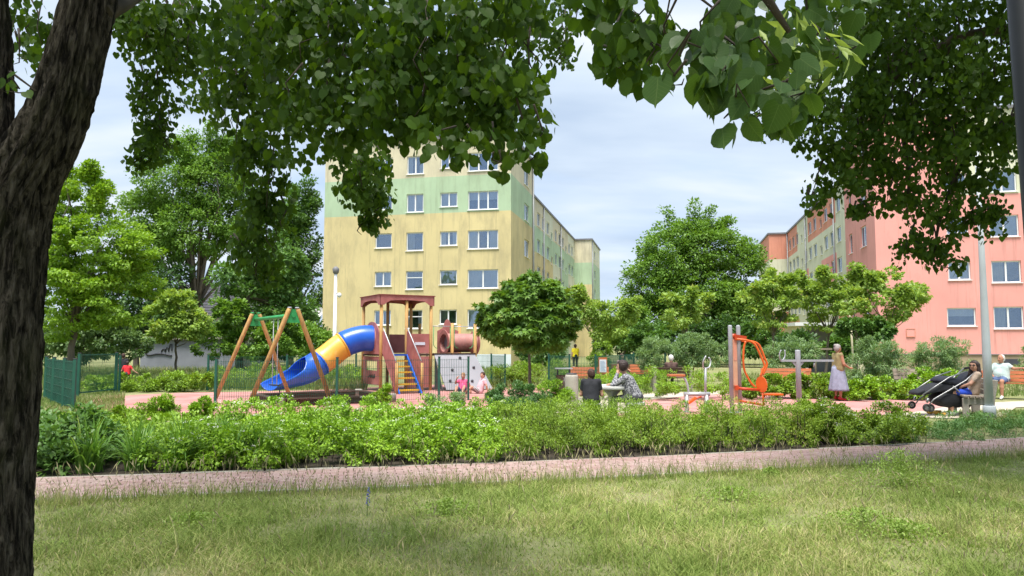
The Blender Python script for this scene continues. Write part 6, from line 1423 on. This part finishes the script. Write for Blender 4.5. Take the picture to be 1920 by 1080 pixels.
def cloth(name, m, poly, wd, bulge=.05, dy=0):
    t = MB(); n = len(poly); k = 6; vs = []
    for j in range(k + 1):
        f = j / k; y = dy - wd / 2 + wd * f; s = 1 - bulge * (2 * f - 1) ** 4 * 2
        cx, cz = sum(p[0] for p in poly) / n, sum(p[1] for p in poly) / n
        vs += [ps(cx + (p[0] - cx) * s, cz + (p[1] - cz) * s, y) for p in poly]
    fsx = [(a * n + b, a * n + (b + 1) % n, (a + 1) * n + (b + 1) % n, (a + 1) * n + b) for a in range(k) for b in range(n)] + [tuple(range(n))[::-1], tuple(k * n + b for b in range(n))]
    t.add(vs, fsx, 0, True); o = t.build(name, m, st); md = o.modifiers.new('round', 'SUBSURF'); md.levels = 1; md.render_levels = 1; return o
cloth('canopy', 'navy_fabric', [(1750, 716), (1757, 707), (1768, 703), (1785, 705), (1800, 715), (1806, 726), (1795, 730), (1780, 722), (1765, 716)], .52, .08)
cloth('seat_pad', 'black_fabric', [(1714, 737), (1722, 732), (1752, 715), (1775, 714), (1800, 722), (1812, 712), (1815, 725), (1800, 740), (1775, 742), (1760, 730), (1735, 737), (1720, 741)], .48, .06)
cloth('basket', 'black_fabric', [(1740, 747), (1758, 733), (1790, 728), (1812, 738), (1810, 762), (1775, 764), (1757, 759)], .50, .08)
cloth('footrest', 'black_fabric', [(1711, 735), (1718, 730), (1730, 727), (1733, 731), (1722, 738), (1713, 740)], .44, .06)
cloth('hanging_coat', 'navy_fabric', [(1796, 712), (1818, 694), (1827, 696), (1824, 712), (1812, 728), (1800, 726)], .30, .1, .05)
# ------------------------------------------------------------------ people: one continuous skin over tapered limbs
M['skin'] = mat('skin', (.50, .27, .185), .55, .08, 12, spec=.35)
M['skin_tan'] = mat('skin_tan', (.42, .20, .125), .55, .08, 12, spec=.35)
M['eye'] = mat('eye', (.03, .02, .015), .3, .1, 5)
M['lip'] = mat('lip', (.38, .12, .10), .5, .1, 9)
def cloth_mat(n, c, var=.15, **k): M[n] = mat(n, c, .85, var, 9, .3, 60, **k)
cloth_mat('cloth_black', (.016, .017, .022)); cloth_mat('cloth_olive', (.25, .20, .09)); cloth_mat('cloth_lavender', (.26, .27, .36)); cloth_mat('cloth_beige', (.42, .32, .24)); cloth_mat('cloth_blue', (.02, .07, .52)); cloth_mat('cloth_mint', (.42, .52, .50))
cloth_mat('cloth_denim', (.08, .12, .24)); cloth_mat('cloth_pink', (.70, .10, .24)); cloth_mat('cloth_palepink', (.66, .42, .46)); cloth_mat('cloth_red', (.68, .025, .035)); cloth_mat('cloth_brown', (.10, .055, .045)); cloth_mat('cloth_yellow', (.75, .62, .02)); cloth_mat('cloth_white', (.66, .66, .66)); cloth_mat('cloth_darkgrey', (.05, .05, .06))
cloth_mat('shoe_red', (.45, .03, .03)); cloth_mat('shoe_white', (.6, .6, .6)); cloth_mat('shoe_dark', (.03, .03, .035))
M['hair_brown'] = mat('hair_brown', (.055, .022, .014), .6, .4, 30, .4, 80, stretch=(3, 3, .5)); M['hair_dark'] = mat('hair_dark', (.030, .014, .011), .5, .4, 30, .4, 80, stretch=(3, 3, .5)); M['hair_grey'] = mat('hair_grey', (.34, .31, .30), .7, .3, 30, .4, 80); M['hair_white'] = mat('hair_white', (.62, .60, .57), .7, .15, 30, .4, 80); M['hair_blond'] = mat('hair_blond', (.30, .16, .07), .6, .3, 30, .4, 80)
def speckle(name, a, b):        # mottled knit
    m, t, bs = principled(name); co = N(t, 'ShaderNodeTexCoord'); vo = N(t, 'ShaderNodeTexNoise'); vo.inputs['Scale'].default_value = 38; vo.inputs['Detail'].default_value = 3; t.links.new(co.outputs['Object'], vo.inputs['Vector'])
    rp = ramp(t, [(.44, a), (.56, b)]); t.links.new(vo.outputs['Fac'], rp.inputs[0]); t.links.new(rp.outputs[0], bs.inputs['Base Color']); bs.inputs['Roughness'].default_value = .9; M[name] = m
speckle('cloth_speckle', (.07, .07, .085), (.36, .36, .38))
def stripes(name, a, b):
    m, t, bs = principled(name); co = N(t, 'ShaderNodeTexCoord'); wv = N(t, 'ShaderNodeTexWave'); wv.bands_direction = 'DIAGONAL'; wv.inputs['Scale'].default_value = 9; t.links.new(co.outputs['Object'], wv.inputs['Vector'])
    rp = ramp(t, [(.45, a), (.55, b)]); t.links.new(wv.outputs['Fac'], rp.inputs[0]); t.links.new(rp.outputs[0], bs.inputs['Base Color']); bs.inputs['Roughness'].default_value = .9; M[name] = m
stripes('cloth_stripes', (.03, .03, .035), (.62, .58, .58))
def seg_d(Pq, a, b, ra, rb):
    a, b = np.array(a, np.float32), np.array(b, np.float32); ab = b - a; t = np.clip(((Pq - a) @ ab) / max(ab @ ab, 1e-9), 0, 1)
    return np.linalg.norm(Pq - a - t[..., None] * ab, axis=-1) - (ra + (rb - ra) * t)
def ell_d(Pq, c, r):
    r = np.array(r, np.float32); q = (Pq - np.array(c, np.float32)) / r; k = np.linalg.norm(q, axis=-1); return (k - 1) * r.min()
def sdf_mesh(prims, res):
    """prims: ('c', a, b, ra, rb, label, k) or ('e', c, r, label, k); smooth union, surface nets"""
    lo = np.array([1e9] * 3); hi = -lo
    for p in prims:
        if p[0] == 'c': 
            for q, r in ((p[1], p[3]), (p[2], p[4])): lo = np.minimum(lo, np.array(q) - r); hi = np.maximum(hi, np.array(q) + r)
        else: lo = np.minimum(lo, np.array(p[1]) - np.array(p[2])); hi = np.maximum(hi, np.array(p[1]) + np.array(p[2]))
    lo -= .04; hi += .04; n = np.ceil((hi - lo) / res).astype(int) + 1
    G = np.stack(np.meshgrid(*[lo[i] + res * np.arange(n[i]) for i in range(3)], indexing='ij'), -1).astype(np.float32)
    f = None; best = None; labs = None
    for p in prims:
        d = seg_d(G, p[1], p[2], p[3], p[4]) if p[0] == 'c' else ell_d(G, p[1], p[2]); lab, k = p[-2], p[-1]
        if f is None: f = d.copy(); best = d; labs = np.full(d.shape, lab)
        else:
            h = np.clip(.5 + .5 * (f - d) / k, 0, 1); f = f * (1 - h) + d * h - k * h * (1 - h); m = d < best; labs[m] = lab; best = np.minimum(best, d)
    ins = f < 0; s = n - 1; cnt = np.zeros(s); acc = np.zeros((*s, 3))
    cor = [(i, j, k) for i in (0, 1) for j in (0, 1) for k in (0, 1)]
    sl = lambda c: tuple(slice(c[i], c[i] + s[i]) for i in range(3))
    for a in range(8):
        for b in range(a + 1, 8):
            ca, cb2 = np.array(cor[a]), np.array(cor[b])
            if np.abs(ca - cb2).sum() != 1: continue
            fa, fb = f[sl(ca)], f[sl(cb2)]; x = ins[sl(ca)] != ins[sl(cb2)]
            t = np.where(x, fa / np.where(np.abs(fa - fb) < 1e-9, 1e-9, fa - fb), 0); cnt += x; acc += np.where(x[..., None], ca + (cb2 - ca) * t[..., None], 0)
    act = cnt > 0; idx = -np.ones(s, int); idx[act] = np.arange(act.sum()); ijk = np.argwhere(act)
    V = lo + res * (ijk + acc[act] / cnt[act][:, None]); L = labs[:-1, :-1, :-1][act]; Q = []
    for ax in range(3):
        b, c = (ax + 1) % 3, (ax + 2) % 3
        A = [slice(0, n[i] - 1) if i == ax else slice(1, n[i] - 1) for i in range(3)]; B = list(A); B[ax] = slice(1, n[ax])
        fl = ins[tuple(A)] != ins[tuple(B)]; pos = np.argwhere(fl); off = np.zeros(3, int); off[b] = 1; off[c] = 1; pos = pos + off
        sign = ins[tuple(A)][fl]; o = []
        for db, dc in ((-1, -1), (0, -1), (0, 0), (-1, 0)):
            q = pos.copy(); q[:, b] += db; q[:, c] += dc; o.append(idx[q[:, 0], q[:, 1], q[:, 2]])
        q = np.stack(o, 1); q[~sign] = q[~sign][:, ::-1]; Q.append(q)
    Q = np.concatenate(Q); return V, Q, L[Q[:, 0]]
def np_part(name, V, Q, mats, parent, mi=None):
    o = np_mesh(name, V + np.array(parent.location), Q, mats, parent, smooth=True, mi=mi); return o
LABS = ['skin', 'top', 'bottom', 'shoe', 'sock']
def person(label, loc, rz, J, mats, hair, sc_=1., sleeve='short', leg='long', fat=1., res=.018, hands=True, look=(0, 1, 0), face=True, bust=0, name='person'):
    """J: joints in metres for a 1.70 m adult, x right, y forward, z up; mats: skin, top, bottom, shoe"""
    root = E(name, loc, label, 'person', rz=rz)
    j = {k: np.array(v, float) for k, v in J.items()}; pr = []
    def c(a, b, ra, rb, lab, k=.035): pr.append(('c', a, b, ra, rb, lab, k))
    def e(c_, r, lab, k=.03): pr.append(('e', c_, r, lab, k))
    ch, pv, nk, hd = j['chest'], j['pelvis'], j['neck'], j['head']; xr = unit((j['shR'] - j['shL'])[None])[0]; hx = unit((j['hipR'] - j['hipL'])[None])[0]
    for s in (-1, 1): c(pv + hx * s * .075, ch + xr * s * .085, .115 * fat, .105 * fat, 1, .05)
    e((pv * .55 + ch * .45) + np.array(look) * .03 * fat, (.14 * fat, .12 * fat, .16), 1, .06)
    if bust:
        for s in (-1, 1): e(ch + xr * s * .075 + np.array(look) * .085 + np.array([0, 0, -.06]), (.075, .07, .07), 1, .04)
    c(j['shL'], j['shR'], .062, .062, 1, .05); e(pv, (.165 * fat, .13 * fat, .12), 2, .05)
    c(ch * .3 + nk * .7, hd * .6 + nk * .4, .052, .048, 0, .025)
    e(hd, (.078, .095, .115), 0, .02); lk = unit(np.array(look, float)[None])[0]; e(hd + lk * .025 + np.array([0, 0, -.055]), (.058, .065, .06), 0, .03); c(hd + lk * .088 + np.array([0, 0, .0]), hd + lk * .108 + np.array([0, 0, -.03]), .012, .017, 0, .012)
    sd_ = np.cross(lk, [0, 0, 1]); sd_ = sd_ / np.linalg.norm(sd_)
    for s in (-1, 1): e(hd + sd_ * s * .078 + np.array([0, 0, -.01]), (.016, .02, .03), 0, .01)
    for S in 'LR':
        sh, el, wr, ha = j['sh' + S], j['el' + S], j['wr' + S], j['ha' + S]
        if sleeve == 'none': c(sh, el, .050, .041, 0)
        elif sleeve == 'short': m_ = sh * .45 + el * .55; c(sh, m_, .062 * min(fat, 1.15), .056, 1); c(m_, el, .045, .040, 0, .015)
        else: c(sh, el, .062 * min(fat, 1.2), .055, 1)
        c(el, wr, .050 if sleeve == 'long' else .040, .042 if sleeve == 'long' else .027, 1 if sleeve == 'long' else 0, .02); c(wr, wr * .35 + ha * .65, .027, .034, 0, .015)
        hp, kn, an, to = j['hip' + S], j['kn' + S], j['an' + S], j['to' + S]
        if leg == 'long': c(hp, kn, .088 * min(fat, 1.2), .062, 2); c(kn, an, .060, .048, 2, .02)
        elif leg == 'shorts': m_ = hp * .35 + kn * .65; c(hp, m_, .092 * min(fat, 1.2), .082, 2); c(m_, kn, .064, .054, 0, .015); c(kn, kn * .6 + an * .4, .054, .056, 0, .02); c(kn * .6 + an * .4, an, .056, .036, 0, .02)
        else: c(hp, kn, .088 * min(fat, 1.2), .055, 0); c(kn, kn * .6 + an * .4, .052, .056, 0, .02); c(kn * .6 + an * .4, an, .056, .036, 0, .02)
        c(an + np.array([0, 0, -.02]), to, .040, .034, 3, .02); c(an + np.array([0, 0, -.02]), an * 1.25 - to * .25 + np.array([0, 0, -.02]), .038, .036, 3, .02)
    V, Q, L = sdf_mesh(pr, res / max(sc_, .8))
    Tri = Q; Vall = [V]; Qall = [Q]; Lall = [L]; base_i = len(V)
    if hands:      # four fingers and a thumb, each bent
        for S in 'LR':
            wr, ha = j['wr' + S], j['ha' + S]; d = unit((ha - wr)[None])[0]; sgn = 1 if S == 'R' else -1
            a = np.cross(d, [0, 0, 1.]); a = a / (np.linalg.norm(a) + 1e-6) if np.linalg.norm(a) > .2 else np.array([0, 1., 0]); pn = np.cross(a, d)
            pk = wr * .4 + ha * .6; curl = j.get('curl' + S, np.array([0, 0, -1.])) 
            mb = MB()
            for i, (o_, ln) in enumerate(((-.024, .062), (-.008, .074), (.008, .070), (.024, .055))):
                b0 = pk + a * o_; p1 = b0 + d * (.018 + ln * .4); p2 = p1 + d * ln * .33 + curl * ln * .16; p3 = p2 + d * ln * .18 + curl * ln * .26; mb.tube([b0, p1, p2, p3], [.0095, .009, .008, .006], 6)
            tb0 = wr * .75 + ha * .25 + a * .028; p1 = tb0 + d * .025 + a * .022; p2 = p1 + d * .026 + a * .004 + curl * .006; mb.tube([tb0, p1, p2], [.011, .0105, .008], 6)
            vv = np.array([tuple(v) for v in mb.v]); fq = np.array([f for f in mb.f if len(f) == 4]); Vall.append(vv); Qall.append(fq + base_i); Lall.append(np.zeros(len(fq), int)); base_i += len(vv)
    V = np.concatenate(Vall) * sc_; Q = np.concatenate(Qall); L = np.concatenate(Lall)
    body = np_part('body', V, Q, list(mats), root, L)
    up_ = np.array([0, 0, 1.])
    if face:
        mb = MB()
        for s in (-1, 1): mb.ball((hd + lk * .086 + sd_ * s * .032 + up_ * .012) * sc_, (.011 * sc_,) * 3, 8, 6)
        mb.build('eyes', 'eye', root, local=True); mb = MB(); mb.ball((hd + lk * .086 - up_ * .062) * sc_, (.020 * sc_, .012 * sc_, .006 * sc_), 8, 6); mb.build('mouth', 'lip', root, local=True)
    hm, style = hair; hp_ = []
    hp_.append(('e', hd - lk * .012 + up_ * .030, (.088, .098, .100), 0, .02)) if style != 'bald' else hp_.append(('e', hd - lk * .03 + up_ * .012, (.083, .09, .100), 0, .02))
    hp_.append(('e', hd - lk * .045 - up_ * .015, (.080, .072, .095), 0, .03))
    if style == 'long':
        for s in (-1, 1): hp_.append(('c', hd + sd_ * s * .070 + up_ * .02 - lk * .02, hd + sd_ * s * .105 - up_ * .22 - lk * .01, .040, .050, 0, .04)); hp_.append(('c', hd - lk * .05, hd - lk * .10 - up_ * .20 + sd_ * s * .05, .07, .055, 0, .05))
    if style == 'bun': hp_.append(('e', hd - lk * .085 + up_ * .085, (.045, .045, .042), 0, .015))
    if style == 'bob':
        hp_.append(('e', hd - lk * .03 + up_ * .02, (.103, .112, .112), 0, .03))
        for s in (-1, 1): hp_.append(('e', hd + sd_ * s * .075 - up_ * .03 - lk * .03, (.035, .055, .07), 0, .03))
    Vh, Qh, _ = sdf_mesh(hp_, .011)
    rel = Vh - hd; f_ = rel @ lk; keep_clip = np.where((f_ > .048) & (rel[:, 2] < .062))[0]      # hairline: draw the front back into the head
    Vh[keep_clip] -= lk * (f_[keep_clip] - .048)[:, None] * 1.0
    gq = np.random.default_rng(4); Vh = Vh + gq.normal(0, .0025, Vh.shape)
    np_part('hair', Vh * sc_, Qh, [hm], root)
    return root
def stand(): return dict(pelvis=(0, 0, .96), chest=(0, 0, 1.27), neck=(0, 0, 1.42), head=(0, .02, 1.575), shL=(-.17, 0, 1.37), shR=(.17, 0, 1.37), elL=(-.22, -.02, 1.09), elR=(.22, -.02, 1.09), wrL=(-.22, .06, .86), wrR=(.22, .06, .86), haL=(-.21, .09, .77), haR=(.21, .09, .77),
    hipL=(-.09, 0, .92), hipR=(.09, 0, .92), knL=(-.10, .02, .50), knR=(.10, .02, .50), anL=(-.10, -.02, .09), anR=(.10, -.02, .09), toL=(-.12, .15, .035), toR=(.12, .15, .035))
def sit(h=.45, lean=0., spread=.12, kn=.42): # seat height h, lean forward in metres at the shoulders
    z = h + .10
    return dict(pelvis=(0, 0, z), chest=(0, lean * .7, z + .32), neck=(0, lean, z + .46), head=(0, lean + .03, z + .62), shL=(-.17, lean * .9, z + .41), shR=(.17, lean * .9, z + .41), elL=(-.22, lean + .06, z + .16), elR=(.22, lean + .06, z + .16), wrL=(-.14, lean + .26, z + .08), wrR=(.14, lean + .26, z + .08), haL=(-.12, lean + .35, z + .07), haR=(.12, lean + .35, z + .07),
    hipL=(-.09, .02, z - .01), hipR=(.09, .02, z - .01), knL=(-spread, kn, h + .05), knR=(spread, kn, h + .05), anL=(-spread, kn + .02, .09), anR=(spread, kn + .02, .09), toL=(-spread - .02, kn + .18, .035), toR=(spread + .02, kn + .18, .035))
# boy at the table, back to us
bx, by = stool_at['boy']; J = sit(.52, .06); J.update(wrL=(-.18, .30, .74), haL=(-.16, .38, .76), wrR=(.16, .30, .74), haR=(.12, .38, .76), elL=(-.24, .10, .72), elR=(.24, .10, .72), head=(-.01, .10, 1.20))
person('boy in a black shirt sitting at the concrete table with his back to us', (bx, by, 0), R(-12), J, ('skin', 'cloth_black', 'cloth_black', 'shoe_dark'), ('hair_brown', 'short'), .86, look=(-.55, .83, 0))
# woman in grey, elbow on the table, chin in hand, facing left
wx, wy = stool_at['woman']; J = sit(.46, .20); J.update(elL=(-.20, .44, .80), wrL=(-.08, .36, 1.02), haL=(-.02, .34, 1.12), elR=(.20, .40, .80), wrR=(.08, .52, .80), haR=(.0, .56, .81), head=(0, .27, 1.20), curlL=(0, -.3, .9))
person('woman in a speckled grey top leaning on the table chin in hand', (wx, wy, 0), R(78), J, ('skin', 'cloth_speckle', 'cloth_darkgrey', 'shoe_dark'), ('hair_dark', 'bob'), .98, sleeve='long', fat=1.35, look=(.0, 1, -.06))
# standing woman facing right
J = stand(); J.update(elL=(-.26, .10, 1.17), wrL=(-.14, .22, 1.34), haL=(-.10, .20, 1.43), elR=(.24, .04, 1.10), wrR=(.20, .26, .98), haR=(.18, .34, .98), chest=(0, .01, 1.27))
wm = person('grey haired woman standing in an olive top and long lavender skirt', (GX(1573, 21.8), 21.8, .012), R(-78), J, ('skin_tan', 'cloth_olive', 'cloth_lavender', 'shoe_red'), ('hair_grey', 'bun'), .96, sleeve='none', leg='bare', fat=1.12, bust=1)
t_ = MB(); n = 40; vs = []; rows = ((.155, 1.02), (.185, .92), (.215, .75), (.245, .55), (.275, .36), (.285, .30))
for r, z in rows:
    for i in range(n):
        a = 2 * math.pi * i / n; f = 1 + .07 * math.sin(9 * a) * (1.05 - z) / .7; vs.append((r * f * math.cos(a) * .96, (r * f * math.sin(a)) * .92, z * .96))
t_.add(vs, [(i * n + j, i * n + (j + 1) % n, (i + 1) * n + (j + 1) % n, (i + 1) * n + j) for i in range(len(rows) - 1) for j in range(n)], 0, True)
sk_ = t_.build('skirt', 'cloth_lavender', wm, local=True); md = sk_.modifiers.new('thick', 'SOLIDIFY'); md.thickness = .006
# woman on the bench in sunglasses
ang = R(-68); 
def bench_pt(b, x, y, z=0): return b.location + Matrix.Rotation(b.rotation_euler.z, 3, 'Z') @ V3((x, y, z))
q = bench_pt(b1, .16, -.12); J = sit(.46, -.10, .13, .44); J.update(elR=(.30, -.06, .80), wrR=(.30, -.02, .60), haR=(.31, .03, .535), elL=(-.24, .08, .76), wrL=(-.12, .26, .68), haL=(-.06, .32, .67), head=(0, -.06, 1.17), knR=(.14, .42, .53), knL=(-.12, .43, .55))
ws = person('dark haired woman in sunglasses, beige top and blue shorts on the bench', (q.x, q.y, .012), b1.rotation_euler.z + math.pi, J, ('skin', 'cloth_beige', 'cloth_blue', 'shoe_white'), ('hair_dark', 'long'), .97, leg='shorts', look=(-.80, .60, 0), bust=1)
hd = np.array(J['head']) * .97; lk = np.array((-.80, .60, 0)); lk /= np.linalg.norm(lk); sdv = np.cross(lk, [0, 0, 1.]); t_ = MB()
for s in (-1, 1): t_.prism([(.030 * math.cos(a), .022 * math.sin(a)) for a in np.linspace(0, 2 * math.pi, 14, endpoint=False)], hd + lk * .104 + sdv * s * .036 + np.array([0, 0, .012]), sdv, (0, 0, 1), lk * .006); t_.bar(hd + lk * .10 + sdv * s * .066 + np.array([0, 0, .015]), hd + sdv * s * .088 + np.array([0, 0, .01]), .006)
t_.bar(hd + lk * .106 - sdv * .01 + np.array([0, 0, .016]), hd + lk * .106 + sdv * .01 + np.array([0, 0, .016]), .006); t_.build('sunglasses', 'eye', ws, local=True)
# man on the right bench, arm along the back
q = bench_pt(b2, -.35, -.10); J = sit(.46, -.08, .16, .44); J.update(elL=(-.34, -.06, .88), wrL=(-.54, -.02, .90), haL=(-.62, .03, .90), elR=(.26, .10, .78), wrR=(.16, .28, .70), haR=(.10, .34, .68))
person('white haired man in a pale mint shirt with one arm along the bench back', (q.x, q.y, .012), b2.rotation_euler.z + math.pi + R(-20), J, ('skin_tan', 'cloth_mint', 'cloth_denim', 'shoe_white'), ('hair_white', 'bald'), 1.02, leg='shorts', fat=1.28, look=(.35, .94, -.1))
# two girls before the climbing wall
J = sit(.0, -.04, .14, .30); J.update(knL=(-.16, .30, .30), knR=(.16, .30, .28), anL=(-.14, .50, .08), anR=(.14, .52, .08), toL=(-.14, .64, .05), toR=(.14, .66, .05), elR=(.30, .06, .42), wrR=(.20, .18, .62), haR=(.14, .16, .70), elL=(-.26, -.10, .30), wrL=(-.30, -.12, .10), haL=(-.30, -.10, .03))
person('little girl in a pink top sitting on the ground shading her eyes', (GX(868, 25.0), 25.0, .012), R(165), J, ('skin', 'cloth_pink', 'cloth_denim', 'shoe_white'), ('hair_blond', 'short'), .82, leg='shorts', look=(0, 1, 0))
J = sit(.0, -.16, .12, .42); J.update(knL=(-.10, .36, .26), knR=(.10, .38, .24), anL=(-.10, .66, .07), anR=(.10, .68, .07), toL=(-.12, .74, .16), toR=(.12, .76, .16), elR=(.26, -.20, .30), wrR=(.26, -.26, .09), haR=(.26, -.20, .03), elL=(-.26, -.20, .30), wrL=(-.26, -.26, .09), haL=(-.26, -.20, .03))
person('girl in pale pink and stripes leaning back on the ground', (GX(899, 25.1), 25.1, .012), R(112), J, ('skin', 'cloth_palepink', 'cloth_stripes', 'shoe_white'), ('hair_brown', 'short'), .84, leg='shorts', look=(-.6, .8, 0))
# children beyond the gate
J = stand(); J.update(elR=(.34, -.02, 1.14), wrR=(.50, .02, 1.02), haR=(.57, .05, .98), elL=(-.30, .0, 1.12), wrL=(-.38, .12, 1.0), haL=(-.40, .20, .97))
person('small child in a red T shirt seen from behind near the gate', (GX(237, 27.0), 27.0, 0), R(8), J, ('skin', 'cloth_red', 'cloth_darkgrey', 'shoe_white'), ('hair_dark', 'short'), .62, leg='shorts')
J = stand(); person('child in dark clothes standing behind the child in red', (GX(229, 28.6), 28.6, 0), R(10), J, ('skin', 'cloth_black', 'cloth_black', 'shoe_dark'), ('hair_brown', 'short'), .77)
# sitters and a walker farther back
q = bench_pt(b5, 0, -.10); person('white haired person in brown sitting behind the low hedge', (q.x, q.y, 0), b5.rotation_euler.z + math.pi, sit(.46, -.02), ('skin', 'cloth_brown', 'cloth_darkgrey', 'shoe_dark'), ('hair_white', 'short'), .98, sleeve='long')
J = sit(.46, .12); q = bench_pt(b4, -.62, -.10); person('brown haired person in pale clothes on the far orange bench', (q.x, q.y, 0), b4.rotation_euler.z + math.pi + R(35), J, ('skin', 'cloth_palepink', 'cloth_darkgrey', 'shoe_dark'), ('hair_brown', 'long'), .98)
person('distant walker in a bright yellow shirt before the yellow block', (GX(1079, 47), 47, 0), R(15), stand(), ('skin', 'cloth_yellow', 'cloth_black', 'shoe_dark'), ('hair_dark', 'short'), 1.0)
